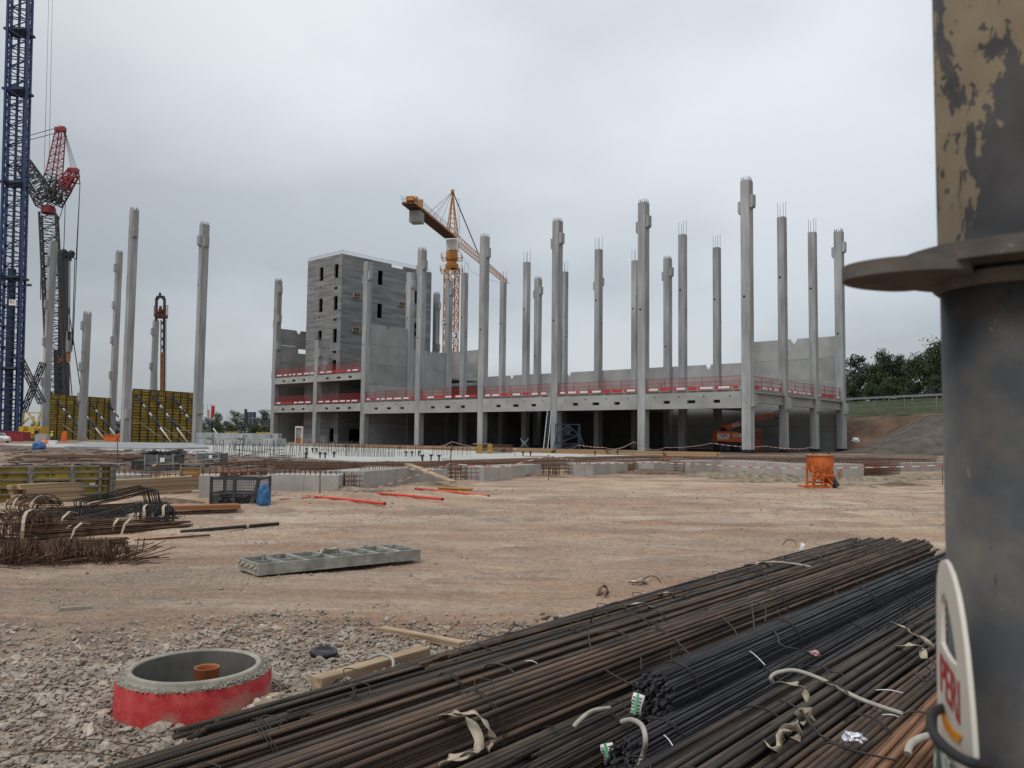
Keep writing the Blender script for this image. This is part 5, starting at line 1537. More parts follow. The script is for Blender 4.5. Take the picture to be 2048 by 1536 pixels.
for i in range(8):
    ya = 890.5 + (xs[i] - 560) * .0235; yb = 890.5 + (xs[i + 1] - 560) * .0235
    timber_pack(G(xs[i] + 3, ya + 2.6), G(xs[i + 1] - 2, yb + 2.6), 2, 3, .35, .24, 'long timber pack behind the slab, ' + names[i], 'timber' if i % 3 else 'timberpale', i)
T['h20'] = mat('yellow_glazed_wood', (0.42, 0.25, 0.06), var=.25, scale=3, stretch=(.3, 3, 3))
P, Q = G(952, 907, .2), G(1025, 907, .2)
o = empty('cage_pack', P, math.atan2((Q - P).y, (Q - P).x), 'flat pack of rebar stirrups with boards on top, at the back of the slab', 'rebar stack')
mb = MB(); L = (Q - P).length
for i in range(60):
    x = L * i / 59
    mb.tube([(x, 0, .05), (x, 0, .85), (x, 1.2, .85)], .018, 4)
for z in (.1, .35, .6, .85): mb.tube([(0, 0, z), (L, 0, z)], .02, 4)
mb.build('stirrup_bars', T['rebar'], o)['kind'] = 'stuff'
for x in (.1, L * .3): MB().b2((x, -.15, 0), (x + .5, .0, .9)).build('bearer', T['h20'], o)
MB().b2((-.1, -.1, .9), (L * .4, .5, .98)).build('board', T['timberpale'], o)
# loose boards and battens on the slab and in the mud
rr = random.Random(99)
T['boards'] = T['timberpale']
for i, (x0, y0, x1, y1, z, lab) in enumerate(((1050, 913.5, 1095, 914, .2, 'short batten on the slab right of the plank, left of two'), (1130, 914, 1150, 914.5, .2, 'short batten on the slab right of the plank, right of two'), (882, 918.5, 901, 919, .2, 'small batten on the slab above the leaning plank'), (640, 899, 660, 899.5, .2, 'small batten far back on the slab behind the starter bars'), (1170, 911.5, 1190, 912, .2, 'tiny batten on the tapering slab end'), (1300, 917, 1345, 919, .3, 'orange board in the mat before the boom lift'), (1540, 917, 1580, 922, .3, 'pale board in the mud beside the corner column foot'), (230, 903, 330, 905, .3, 'long pale board in the mud behind the galvanised crates'), (60, 930, 85, 931, .3, 'short board on the mud behind the near formwork'))):
    P, Q = G(x0, y0, z), G(x1, y1, z); d = Q - P
    o = MB().b2((0, 0, 0), (d.length, .14, .06)).build('loose_batten', T['timberpale'] if i != 5 else T['orange']); o.location = P; o.rotation_euler = (0, 0, math.atan2(d.y, d.x))
    tag(o, lab, 'batten', 'loose battens')

# leaning plank
a, b = AT(815, 928, 33.6), AT(907, 964, 31.0)
o = MB().bar(a, b, .30, .06).build('leaning_plank', T['timberpale']); tag(o, 'pale plank leaning from the slab edge down to the dirt', 'plank')

# ------------------------------------------------------------------ precast beams in store
def precast_stack():
    D = 112
    P = AT(392, 868, D); P.z = 0; Q = AT(556, 868, D - 2); Q.z = 0
    d = Q - P; L = d.length; rz = math.atan2(d.y, d.x)
    rows = [(0.25, .75, 0), (1.05, .8, .0)]
    for j, lab in enumerate(('lower long grey precast beam lying left of the building', 'upper long grey precast beam resting on the lower one')):
        o = empty('precast_beam', P + Vector((0, 0, .28 + j * .85)), rz, lab, 'concrete beam', 'stacked precast beams')
        MB().b2((0, 0, 0), (L, 1.1, .78)).build('shaft', T['column'], o)
        for x in (L * .17, L * .55, L * .88): MB().b2((x - .5, -.3, .12), (x + .5, -.003, .68)).build('corbel', T['column'], o)
        mb = MB()
        for k in range(4): mb.tube([(L - .02, .2 + .22 * k, .4), (L + .25, .2 + .22 * k, .4)], .03, 4)
        mb.build('end_bars', T['rebar'], o)['kind'] = 'stuff'
        if j == 1: MB().lathe([(0, 0), (.1, 0)], 10, c=(L * .62, -.004, .4), M=Matrix.Rotation(math.pi / 2, 3, 'X')).build('sleeve_hole', T['ink'], o)
    for k in range(5):
        x = P + d * (.08 + .21 * k); o = MB().box((x.x, x.y + .3, .14), (.3, 1.4, .28)).build('bearer_block', T['timber'])
        tag(o, 'timber bearer block under the stacked precast beams, ' + ['leftmost', 'second from left', 'middle', 'fourth from left', 'rightmost'][k], 'bearer', 'bearers under the precast beams')
    P = AT(553, 868, 107); P.z = .05
    o = empty('precast_beam', P, rz + .9, 'short dark precast beam end beside the long stacked beams', 'concrete beam', 'stacked precast beams')
    MB().b2((0, 0, .1), (1.4, 5, 1.2)).build('shaft', T['column'], o)
    for z in (.35, .7, 1.0): MB().b2((-.15, .5, z - .12), (-.003, 1.2, z + .05)).build('corbel', T['column'], o)
precast_stack()
# grey precast plate lying flat before the formwork walls
def plate():
    pts = [G(128, 893.5, .35), G(330, 896.5, .35), G(418, 895.0, .35), G(405, 886.5, .35), G(170, 884, .35)]
    mb = MB(); mb.prism([(p.x, p.y) for p in pts], .06, .38)
    tag(mb.build('concrete_pad', T['column']), kind='structure')
    mb = MB()
plate()
# white switch cabinet, ladder, blue frame, props inside the bays
simple('switch_cabinet', 'tall white cabinet with crossed timber in its open front, under the left bay', 'cabinet', [('shell', 'white', [((-.75, 0, 0), (-.6, 1, 3.1)), ((.55, 0, 0), (.75, 1, 3.1)), ((-.75, 0, 3.1), (.75, 1, 3.4)), ((-.6, .8, 0), (.55, 1, 3.1))]), ('fill', 'timberred', [((-.6, .1, .02), (.55, .7, 1.0))])], Vector((AT(597.5, 868, 163).x, 163, 0)))
o = bpy.data.objects['switch_cabinet']; mb = MB(); mb.bar((-.5, .05, 1.0), (.5, .05, 2.6), .12); mb.bar((.4, .05, 1.1), (-.5, .05, 2.0), .12); mb.build('brace', T['timberpale'], o)
def ladder():
    a, b = AT(1091, 899, 121), AT(1099, 822, 125.8)
    o = empty('ladder', a, 0, 'aluminium ladder leaning against the front beam beside a column', 'ladder')
    d = b - a; s = Vector((.32, .1, 0))
    for q in (-1, 1): MB().bar(s * q, d + s * q, .1).build('rail', T['steel'], o)
    n = 18
    rm = MB().bar(-s, s, .07).mesh('rung', T['steel'])
    for i in range(1, n): link('rung', rm, o, d * (i / n))
ladder()
def steel_frame():
    b = AT(1137, 868, 119); b.z = 0
    o = empty('steel_truss', b, .15, 'dark blue steel frame standing before the column with the ladder', 'steel frame')
    mb = MB(); w, h = 1.72, 3.75
    for y in (0, 1.0):
        for x in (-w, w): mb.bar((x, y, 0), (x, y, h), .12)
        mb.bar((-w, y, h), (w, y, h), .12); mb.bar((-w, y, .9), (w, y, .9), .09); mb.bar((-w, y, 2.2), (w, y, 2.2), .09); mb.bar((0, y, 2.2), (0, y, h), .12)
        mb.bar((0, y, h - .1), (-w, y, 2.2), .09); mb.bar((0, y, h - .1), (w, y, 2.2), .09); mb.bar((-w, y, .9), (w, y, 2.2), .07)
        mb.bar((0, y, 2.3), (-.55, y, 3.0), .1); mb.bar((0, y, 2.3), (.55, y, 3.0), .1)
    mb.build('truss', T['darkblue'], o)
    mb = MB()
    for x in (-w, w): mb.bar((x, 0, 2.2), (x * 1.42, -.6, 0), .12)
    for x in (-w, w): mb.bar((x, 0, .9), (x, 1, 2.2), .1); mb.bar((x, 0, h), (x, 1, h), .12)
    mb.bar((-w, 0, 0), (w, 0, .9), .12); mb.build('leg_brace', T['darkblue'], o)
steel_frame()
o = empty('crossed_props', Vector((AT(1049, 868, 116).x, 116, 0)), 0, 'pair of crossed thin steel props below the beam left of the ladder', 'prop')
for s in (-1, 1): MB().tube([(-.8 * s, s * .06, 0), (.5 * s, s * .06, 1.5)], .05, 6).tube([(.5 * s, s * .06, 1.5), (.56 * s, s * .06, 1.57)], .11, 6).build('tube', T['steel'], o)

# ------------------------------------------------------------------ boom lift
def boom_lift():
    D = 118.5
    b = AT(1455, 868, D); b.z = .03
    o = empty('boom_lift', b, .06, 'orange boom lift parked under the slab behind the corner column', 'boom lift')
    mb = MB(); M = Matrix(((1, 0, 0), (0, 0, -1), (0, 1, 0)))
    mb.prism([(-1.9, 1.55), (1.95, 1.4), (2.1, 2.2), (1.6, 2.75), (.9, 2.9), (-1.75, 2.95), (-1.95, 2.7)], -1.1, 1.1, M=M)
    bd = mb.build('turret', T['orange'], o)
    for x, s in ((-1.0, .62), (1.05, .42)):
        pl = MB().box((x, -1.115, 2.32 + (.05 if s < .5 else 0)), (1.75 * s / .62, .02, .42 * s / .5)).build('name_plate', T['white'], bd)
        link('lettering', text_mesh('CRAMER', s * .66, T['ink'], bold=.008, sx=.8), bd, (x, -1.135, 2.32 + (.05 if s < .5 else 0)), (math.pi / 2, 0, 0))
    MB().box((-1.0, -1.115, 1.88), (1.7, .02, .12)).build('name_plate', T['white'], bd)
    mb = MB(); mb.lathe([(0, -.2), (.45, -.2), (.5, 0), (.45, .2), (0, .2)], 14, c=(-.85, -.75, 3.05), M=Matrix.Rotation(math.pi / 2, 3, 'X')); mb.build('exhaust_cover', T['black'], o)
    mb = MB(); mb.box((.1, 0, 1.25), (2.6, 1.6, .5)); mb.box((-.2, -.95, 1.25), (.8, .3, .3)); mb.build('chassis', T['darksteel'], o)
    wm = MB().lathe([(0, -.18), (.3, -.2), (.52, -.2), (.56, -.12), (.56, .12), (.52, .2), (.3, .2), (0, .18)], 18, M=Matrix.Rotation(math.pi / 2, 3, 'X')).mesh('wheel', T['black'])
    rm = MB().lathe([(0, 0), (.28, .0)], 14, M=Matrix.Rotation(math.pi / 2, 3, 'X')).mesh('rim', T['darkblue'])
    for x in (-1.25, 1.35):
        for y in (-1.05, 1.05):
            w = link('wheel', wm, o, (x, y, .58)); link('rim', rm, w, (0, -.205, 0))
    # boom, in two telescoping lengths, then the fork of the fly jib
    mb = MB(); mb.bar((-.75, .2, 3.35), (2.6, .2, 4.35), .6, .72); mb.lathe([(0, -.38), (.55, -.38), (.55, .38), (0, .38)], 14, c=(-.5, .2, 3.4), M=Matrix.Rotation(math.pi / 2, 3, 'X'))
    bo = mb.build('boom', T['orange'], o)
    pl = MB().box((1.45, -.115, 4.02), (1.5, .02, .42), M=Matrix.Rotation(math.radians(-16.6), 3, 'Y')).build('name_plate', T['white'], bo)
    link('lettering', text_mesh('CRAMER', .42, T['ink'], bold=.008, sx=.8), bo, (1.45, -.135, 4.02), (math.pi / 2, -math.radians(16.6), 0))
    mb = MB(); mb.bar((2.6, .2, 4.35), (4.2, .2, 4.85), .42, .5); mb.lathe([(0, -.3), (.35, -.3), (.35, .3), (0, .3)], 12, c=(4.2, .2, 4.85), M=Matrix.Rotation(math.pi / 2, 3, 'X'))
    mb.bar((4.2, .2, 5.0), (6.3, .2, 5.55), .2, .22); mb.bar((4.2, .2, 4.7), (6.3, .2, 5.1), .2, .22); mb.bar((6.2, .2, 5.05), (6.3, .2, 5.6), .24, .3); mb.bar((6.3, .2, 5.35), (7.4, .2, 5.5), .2, .3)
    mb.build('fly_jib', T['orange'], o)
    mb = MB(); mb.bar((.9, .2, 2.9), (1.8, .2, 3.85), .16); mb.build('lift_ram', T['darksteel'], o)
    mb = MB(); x0 = 7.4
    for y in (-.6, .9):
        for x in (x0, x0 + .9): mb.bar((x, y, 4.9), (x, y, 6.0), .06)
    for z in (5.0, 5.5, 6.0):
        mb.bar((x0, -.6, z), (x0, .9, z), .06); mb.bar((x0 + .9, -.6, z), (x0 + .9, .9, z), .06); mb.bar((x0, -.6, z), (x0 + .9, -.6, z), .06); mb.bar((x0, .9, z), (x0 + .9, .9, z), .06)
    mb.box((x0 + .45, .15, 4.92), (.95, 1.55, .06)); mb.build('basket', T['darksteel'], o)
boom_lift()
simple('plywood_crate', 'tall brown plywood crate standing right of the corner column', 'crate', [('panel', 'timberred', [((-.55, 0, .1), (.55, 1.0, 3.05))]), ('lid', 'timber', [((-.6, -.05, 3.05), (.6, 1.05, 3.5))]), ('skid', 'timber', [((-.55, 0, 0), (-.35, 1, .1)), ((.35, 0, 0), (.55, 1, .1))]), ('batten', 'timberred', [((-.55, -.05, .12), (-.45, -.003, 3.0)), ((.45, -.05, .12), (.55, -.003, 3.0))])], Vector((AT(1517, 868, 123).x, 123, 0)))

# ------------------------------------------------------------------ concrete skip
def concrete_skip():
    b = G(1640, 976); b.z = gz(b)
    o = empty('concrete_skip', b, 0, 'orange concrete skip with hand wheels standing on the dirt road', 'concrete skip')
    mb = MB(); mb.tube([(0.03, 0, 1.36), (0.03, 0, .88), (.16, 0, .62), (.36, 0, .38), (.44, 0, .28)], [.53, .52, .40, .25, .17], 28, cap=False)
    bk = mb.build('bucket', T['orangeworn'], o)
    mb = MB(); mb.lathe([(.53, 1.28), (.57, 1.28), (.57, 1.36), (.50, 1.36), (.50, 1.2)], 28, c=(.03, 0, 0)); mb.build('rim', T['rimworn'], bk)
    mb = MB(); mb.lathe([(0, 1.22), (.5, 1.22)], 24, c=(.03, 0, 0)); mb.build('concrete_residue', T['foundation'], bk)
    mb = MB(); mb.tube([(.44, 0, .40), (.52, 0, .26), (.66, 0, .06)], [.17, .16, .17], 10, cap=False); mb.build('chute', T['darksteel'], o)
    M = Matrix.Rotation(math.pi / 2, 3, 'X')
    mb = MB(); ring = lambda c, r, ry=1.0, n=28: [(c[0] + r * ry * math.cos(t * 2 * math.pi / n), c[1] + (r * (1 - ry) * .8) * math.cos(t * 2 * math.pi / n), c[2] + r * math.sin(t * 2 * math.pi / n)) for t in range(n)]
    mb.tube(ring((-.28, -.52, .56), .2), .018, 6, closed=True)
    for a in (0, 1.05, 2.1): mb.bar((-.28 - .19 * math.cos(a), -.52, .56 - .19 * math.sin(a)), (-.28 + .19 * math.cos(a), -.52, .56 + .19 * math.sin(a)), .025)
    mb.tube([(-.28, -.52, .56), (.1, -.5, .52), (.66, -.35, .53)], .022, 6); mb.build('hand_wheel', T['orangeworn'], o)
    mb = MB(); mb.tube(ring((.66, -.35, .58), .2, .55), .02, 6, closed=True)
    for a in (0.3, 1.35, 2.4): mb.bar((.66 - .11 * math.cos(a), -.35, .58 - .19 * math.sin(a)), (.66 + .11 * math.cos(a), -.35, .58 + .19 * math.sin(a)), .025)
    mb.build('hand_wheel', T['rimworn'], o)
    mb = MB()
    for y in (-.42, .42):
        mb.bar((-.40, y * .8, 0.05), (-.40, y * .8, .98), .09, .08); mb.bar((-.75, y, .05), (.30, y, .05), .10, .09); mb.bar((-.1, y, .05), (.02, y, .62), .07); mb.bar((-.38, y, .22), (.22, y, .2), .05); mb.bar((.02, y, .55), (.35, y, .2), .06)
    for x in (-.70, -.36, .25): mb.bar((x, -.42, .06), (x, .42, .06), .09, .08)
    mb.bar((.3, -.42, .05), (.45, -.1, .25), .06); mb.bar((.3, .42, .05), (.45, .1, .25), .06)
    mb.build('frame', T['orangeworn'], o)
    mb = MB()
    for x, y in ((-.28, .0), (.36, 0)): mb.bar((x + .02, y, 1.36), (x + .02, y, 1.43), .06); mb.bar((x + .02, -.08, 1.43), (x + .02, .08, 1.43), .04)
    mb.build('lifting_eye', T['rebar'], bk)
T['orangeworn'] = mat('worn_orange', (0.50, 0.125, 0.03), rough=.6, var=.25, scale=4, col2=(.66, .17, .045), big=.15, bigscale=2)
T['rimworn'] = mat('dusty_orange', (0.36, 0.20, 0.13), rough=.8, var=.3, scale=8)
concrete_skip()
T['polered'] = mat('pole_red', (0.62, 0.07, 0.035), rough=.5, var=.12)
# red poles on the dirt
for (x0, y0, x1, y1), lab in zip(((617, 996, 768, 1011), (747, 989, 884, 1002), (833, 980, 976, 996)), ('red painted pole lying on the dirt, leftmost of three', 'red painted pole lying on the dirt, middle of three', 'red painted pole on the dirt, rightmost, below the yellow beam')):
    a, b = GZ(x0, y0, .05), GZ(x1, y1, .05)
    o = empty('red_pole', a, 0, lab, 'pole', 'red poles on the dirt'); d = b - a
    MB().tube([(0, 0, 0), d * .5 + Vector((0, 0, .015)), d], .038, 8).build('tube', T['polered'], o)
    MB().tube([d, d * 1.012], .046, 8).build('end_cap', T['cranered'], o); MB().tube([d * -.012, (0, 0, 0)], .046, 8).build('end_cap', T['cranered'], o)
def h20(P, Q, label, m='yellow', w=.08, h=.2):
    d = Q - P; o = empty('formwork_beam', P, math.atan2(d.y, d.x), label, 'beam'); L = d.length
    MB().b2((0, 0, 0), (L, w, .04)).build('flange', T[m], o); MB().b2((0, w * .3, .04), (L, w * .7, h - .04)).build('web', T[m], o); MB().b2((0, 0, h - .04), (L, w, h)).build('flange', T[m], o)
h20(GZ(875, 982), GZ(941, 984), 'yellow formwork beam lying behind the rightmost red pole', 'h20', .16, .14)

# ------------------------------------------------------------------ barrier tape on stakes
T['tapered'] = mat('tape_red', (0.36, 0.07, 0.06), var=.1); T['tapewhite'] = mat('tape_white', (0.46, 0.43, 0.40), var=.1)
def tape(pts, label, stakes=(), sag=.12, w=.03):
    o = empty('barrier_tape', pts[0], 0, label, 'barrier tape', 'red and white barrier tape'); o0 = Vector(pts[0])
    mb = MB(); acc = 0.0
    for p, q in zip(pts[:-1], pts[1:]):
        p, q = Vector(p), Vector(q); L = (q - p).length; n = max(2, int(L / .35))
        for i in range(n):
            f = lambda t: p + (q - p) * t - Vector((0, 0, sag * L * .12 * 4 * t * (1 - t))) - o0
            a, b = f(i / n), f((i + 1) / n); tw = Vector((0, .02, w / 2))
            mb.add([a - tw, b - tw, b + tw, a + tw], [(0, 1, 2, 3)], int((acc + i) // 1) % 2)
        acc += n
    t = mb.build('ribbon', [T['tapered'], T['tapewhite']], o)
    so = t.modifiers.new('thickness', 'SOLIDIFY'); so.thickness = .004
    for (x, y, z0, z1, lean) in stakes:
        MB().tube([Vector((x, y, z0)) - o0, Vector((x + lean, y, z1)) - o0], .018, 5).build('stake', T['rebar'], o)
def stake_at(px, yb, yt, pxt=None):
    g = G(px, yb); t = AT(pxt or px, yt, g.y)
    return (g.x, g.y, -.1, t.z, t.x - g.x)
s1 = stake_at(905, 966, 900, 901); s2 = stake_at(1097, 960, 909); s3 = stake_at(640, 992, 938); s4 = stake_at(1265, 925, 883, 1268); s5 = stake_at(1885, 968, 930); s6 = stake_at(845, 925, 885, 838); s7 = stake_at(899, 922, 892, 903)
top = lambda s: Vector((s[0] + s[4], s[1], s[3]))
tape([GZ(560, 1000, .02), GZ(640, 994, .02), GZ(735, 983, .05), top(s1) - Vector((0, 0, .55)), AT(1000, 934, 34), top(s2) - Vector((0, 0, .05)), AT(1152, 921, 40)], 'red and white tape rising from the dirt past the plank to the middle cages', [s1, s2, s3], .05)
tape([AT(1152, 927, 40), AT(1300, 924, 44), AT(1400, 928, 40), AT(1560, 936, 36), AT(1700, 935, 37), top(s5)], 'red and white tape strung along the right-hand footings to a stake', [s5], .05)
tape([AT(872, 894, 80), top(stake_at(904, 915, 883)), AT(975, 896, 82), AT(1040, 898, 82)], 'striped tape peaking at a stake before the third front column', [stake_at(904, 915, 883)], .1, .06)
tape([AT(1130, 899, 86), top(stake_at(1158, 908, 890)), AT(1210, 895, 88), top(s4), AT(1330, 895, 92), top(stake_at(1424, 908, 886)), AT(1480, 893, 100), AT(1530, 892, 104), AT(1600, 898, 106), AT(1622, 894, 108)], 'striped tape sagging between stakes below the front beams on the right', [s4, stake_at(1158, 908, 890), stake_at(1424, 908, 886)], .12, .06)
for i, (px, yb, yt, pt, lab) in enumerate(((845, 925, 886, 838, 'slanting thin rebar stake at the slab corner'), (899, 922, 893, 903, 'thin rebar stake standing right of the slab corner'), (1031, 918, 904, 1029, 'short rebar stake on the slab right of the cage pack'), (235, 938, 883, 235, 'thin rebar stake before the near formwork wall'), (1377, 945, 921, 1375, 'pale stake in the cage, right of two'), (1362, 946, 923, 1366, 'pale stake in the cage, left of two'))):
    s = stake_at(px, yb, yt, pt)
    o = MB().tube([(s[0], s[1], -.1), (s[0] + s[4], s[1], s[3])], .022, 5).build('rebar_stake', T['rebar'] if i < 4 else T['timberpale']); tag(o, lab, 'stake', 'stakes')
# bent cream hose by the footing
mb = MB(); mb.tube(smooth_path([GZ(1514, 961), AT(1520, 948, 37.5), AT(1532, 936, 38), AT(1540, 935, 38.5)], 4), .03, 6); tag(mb.build('hose_end', T['hose']), 'cream hose sticking up out of the spoil by the footing', 'hose')

# ------------------------------------------------------------------ left middle ground: formwork, crates, stored steel
def near_panels():
    D0, D1 = 21.4, 23.0
    A = AT(-60, 1000, D0); Bq = AT(203, 1000, D1); A.z = Bq.z = 0
    d = Bq - A; L = d.length; rz = math.atan2(d.y, d.x)
    zt = AT(100, 932, 22.2).z
    labs = ['cut off by the left edge', 'second from the left', 'third, left of the white tag', 'narrow right-hand end piece']
    w = [1.35, 1.0, 1.0, L - 3.37]
    x = 0
    for i, lab in enumerate(labs):
        o = empty('shutter_element', A + d.normalized() * x, rz, 'yellow framed formwork panel behind the rusty steel, ' + lab, 'formwork panel', 'near yellow formwork panels')
        ww, H = w[i] - .01, zt
        n = 5; h = H / n
        mb = MB()
        for xx in (0, ww - .07): mb.b2((xx, -.12, 0), (xx + .07, .0, H))
        for j in range(n + 1): mb.b2((.07, -.12, j * h - (.04 if j == n else 0)), (ww - .07, -.01, j * h + (.0 if j == n else .045)))
        for j in range(n): mb.b2((.0, -.135, j * h + .1), (.05, -.12, j * h + .14))
        mb.build('frame', T['framegrey'], o)
        for j in range(n):
            s = MB().b2((.07, -.02, j * h + .05), (ww - .07, .0, (j + 1) * h - .005)).build('ply_sheet', T['plyyellow'], o)
            rr = random.Random(i * 9 + j)
            mb = MB()
            for k in range(rr.randint(1, 3) if ww > .5 else 0):
                xx = rr.uniform(.2, ww - .25); zz = j * h + .08; 
                mb.b2((xx, -.023, zz), (xx + .02, -.021, zz + .09)); mb.b2((xx + .02, -.023, zz + .07), (xx + .06, -.021, zz + .09)); mb.b2((xx + .06, -.023, zz), (xx + .075, -.021, zz + .09))
            if mb.f: mb.build('print_mark', T['ink'], s)
        if i == 2: MB().b2((ww * .42, -.05, h * 2.2), (ww * .57, -.04, h * 2.55)).build('white_tag', T['white'], o)
        x += w[i]
    # braces behind hold the row up
T['framegrey'] = mat('dusty_form_frame', (0.17, 0.165, 0.145), rough=.8, var=.3, scale=5)
near_panels()
def crate(px0, px1, yt, yb, label, m, dep, tags=1, heap_=False):
    a = G(px0, yb); w = (px1 - px0) / FPX * a.y; h = (yb - yt) / FPX * a.y
    o = empty('steel_crate', a, -.12, label, 'crate', 'galvanised crates')
    n = 3
    for j in range(n):
        MB().b2((.03, 0, .08 + (h - .1) * j / n), (w - .03, dep, .08 + (h - .1) * (j + 1) / n - .03)).build('side_panel', T[m], o)
    for x, y in ((0, 0), (w * .42, 0), (w - .06, 0), (0, dep), (w - .06, dep)): MB().b2((x, y - .03, 0), (x + .06, y + .03, h)).build('corner_post', T['steel'], o)
    MB().b2((w * .55, -.045, h * .55), (w * .7, -.035, h * .8)).build('paper_tag', T['white'], o)
    if heap_:
        rr = random.Random(3); mb = MB()
        for i in range(40):
            p = Vector((rr.uniform(.0, w), rr.uniform(0, dep), h + rr.uniform(-.05, .15))); a_ = rr.uniform(0, 3.14); l = rr.uniform(.2, .45)
            mb.bar(p - Vector((math.cos(a_), math.sin(a_), rr.uniform(-.4, .4))) * l, p + Vector((math.cos(a_), math.sin(a_), rr.uniform(-.2, .2))) * l, .05)
        v = mb.build('clamps', T['darksteel'], o); v['kind'] = 'stuff'
T['crategrey'] = mat('galvanised_sheet', (0.13, 0.145, 0.15), rough=.6, metal=.3, var=.2, scale=3)
crate(288, 350, 908, 943, 'galvanised steel crate heaped with formwork clamps, left of two', 'crategrey', 1.0, heap_=True)
crate(393, 440, 905, 930, 'galvanised steel crate with paper tags, right of two', 'crategrey', 1.1)
simple('dark_box', 'small dark grey box beside the crate of clamps', 'box', [('shell', 'darksteel', [((0, 0, .05), (.6, .6, .45))]), ('lid', 'darksteel', [((-.02, -.02, .45), (.62, .62, .49))])], G(262, 942))
# upright yellow formwork box
def form_box():
    a = G(358, 978); w = 44 / FPX * a.y
    o = empty('column_form', a, -.05, 'grey steel column form with orange ply fields beside the footing', 'formwork')
    mb = MB()
    for x in (0, w - .06): mb.b2((x, 0, 0), (x + .06, .3, .86))
    for z in (0, .24, .48, .70, .82): mb.b2((.06, 0, z), (w - .06, .25, z + .05))
    mb.build('frame', T['framegrey'], o)
    for z in (.29, .53): MB().b2((.06, .05, z), (w - .06, .1, z + .17)).build('ply_sheet', T['h20'], o)
    MB().b2((.06, .05, .06), (w - .06, .1, .23)).build('ply_sheet', T['h20'], o)
form_box()
timber_pack(GZ(40, 1010, .02), GZ(404, 984, .02), 4, 2, .2, .125, 'pack of yellow-tan formwork boards running behind the rusty steel', 'timberpale', 31, 'board_pack', 'board packs on the left', .01)
timber_pack(GZ(335, 1022, .0), GZ(492, 1020, .0), 1, 2, .22, .1, 'red-brown boards lying before the mesh crate', 'timberred', 32, 'board_pack', 'board packs on the left', .01)
P, Q = G(385, 950, .62), G(508, 942, .75)
o = MB().bar(P, Q, .2, .12).build('formwork_girder', T['timberred']); tag(o, 'red-brown girder laid across the top of the left footing', 'girder')
P, Q = G(440, 953, .72), G(534, 949, .74)
o = empty('steel_waler', P, 0, 'rusty steel waler with slots resting on the mesh crate', 'waler'); d = Q - P
MB().bar(Vector((0, 0, .05)), d + Vector((0, 0, .05)), .05, .12).build('channel', T['rebar'], o); 
hm = MB().bar((-.03, -.04, .05), (.03, -.04, .05), .04, .05).mesh('slot', T['steel'])
for t in (.2, .4, .6, .8): link('slot', hm, o, d * t)
# wire mesh crate full of couplers, with a blue sack beside it
def mesh_crate():
    a = G(421, 1016); w, h, dp = 95 / FPX * a.y, 58 / FPX * a.y, .85
    o = empty('mesh_crate', a, -.06, 'dark wire-mesh crate full of scaffold couplers on the left dirt', 'crate')
    mb = MB()
    for x in (0, w): 
        for y in (0, dp): mb.bar((x, y, 0), (x, y, h + .05), .06)
    for z in (.06, h * .5, h):
        for y in (0, dp): mb.bar((0, y, z), (w, y, z), .05)
        for x in (0, w): mb.bar((x, 0, z), (x, dp, z), .05)
    mb.bar((w * .5, 0, 0), (w * .5, 0, h), .07); mb.bar((w * .3, 0, h * .5), (w * .3, 0, h), .04)
    mb.build('frame', T['darksteel'], o)
    for k, y in enumerate((0, dp)):
        mb = MB()
        for i in range(1, 20): mb.bar((w * i / 20, y, .06), (w * i / 20, y, h), .006)
        for j in range(1, 10): mb.bar((0, y, h * j / 10), (w, y, h * j / 10), .006)
        mb.build('wire_panel', T['darksteel'], o)
    mb = MB(); mb.b2((.05, -.02, .0), (.22, .02, h * .45)); mb.build('side_plate', T['darksteel'], o)
    rr = random.Random(8); mb = MB()
    for i in range(160):
        p = Vector((rr.uniform(.08, w - .08), rr.uniform(.08, dp - .1), rr.uniform(.06, h * .42))); a_ = rr.uniform(0, 3.14)
        mb.bar(p, p + Vector((math.cos(a_), math.sin(a_), rr.uniform(-.6, .6))) * .1, .06)
    v = mb.build('couplers', T['darksteel'], o); v['kind'] = 'stuff'
    s = MB(); s.bar((w * .82, -.05, -.05), (w * 1.0, .1, h * 1.15), .04, .09); tag(s.build('leaning_board', T['timbergrey'], None, a), 'grey batten leaning on the corner of the mesh crate', 'batten')
mesh_crate()
def blob(name, c, r, m, seed, label, cat, n=20, crease=.25):
    bm = bmesh.new(); bmesh.ops.create_icosphere(bm, subdivisions=4, radius=1.0)
    for v in bm.verts:
        q = v.co.copy()
        k = 1 + crease * (mnoise.noise(q * 1.7 + Vector((seed, 0, 0))) + .6 * abs(mnoise.noise(q * 4.1 + Vector((0, seed, 0)))) + .35 * mnoise.noise(q * 9 + Vector((0, 0, seed))))
        v.co = Vector((q.x * k * r[0], q.y * k * r[1], max(-.97, q.z * k) * r[2]))
    me = bpy.data.meshes.new(name); bm.to_mesh(me); bm.free(); me.materials.append(m)
    me.polygons.foreach_set('use_smooth', [True] * len(me.polygons))
    o = link(name, me, None, c)
    return tag(o, label, cat)
p = G(526, 1018); blob('plastic_sack', (p.x, p.y, .29), (.17, .17, .32), T['plastic_blue'], 3, 'crumpled blue plastic sack standing beside the mesh crate', 'sack', crease=.32)
p = G(78, 902); blob('tarp_bundle', (p.x, p.y, .4), (.6, .4, .5), T['plastic_blue'], 7, 'small blue tarpaulin bundle in the mud at the far left', 'tarpaulin')
p = UVP(.6, 38.2, 2.1); blob('white_sack', (p.x, p.y, 1.85), (.62, .5, .5), T['white'], 9, 'white bulk bag lying in the cut earth bank', 'bag')
p = G(105, 891); simple('white_box', 'small white box on the ground below the yellow crane', 'box', [('shell', 'white', [((-.5, -.3, 0), (.5, .3, .6))]), ('lid', 'white', [((-.53, -.33, .6), (.53, .33, .68))])], p)
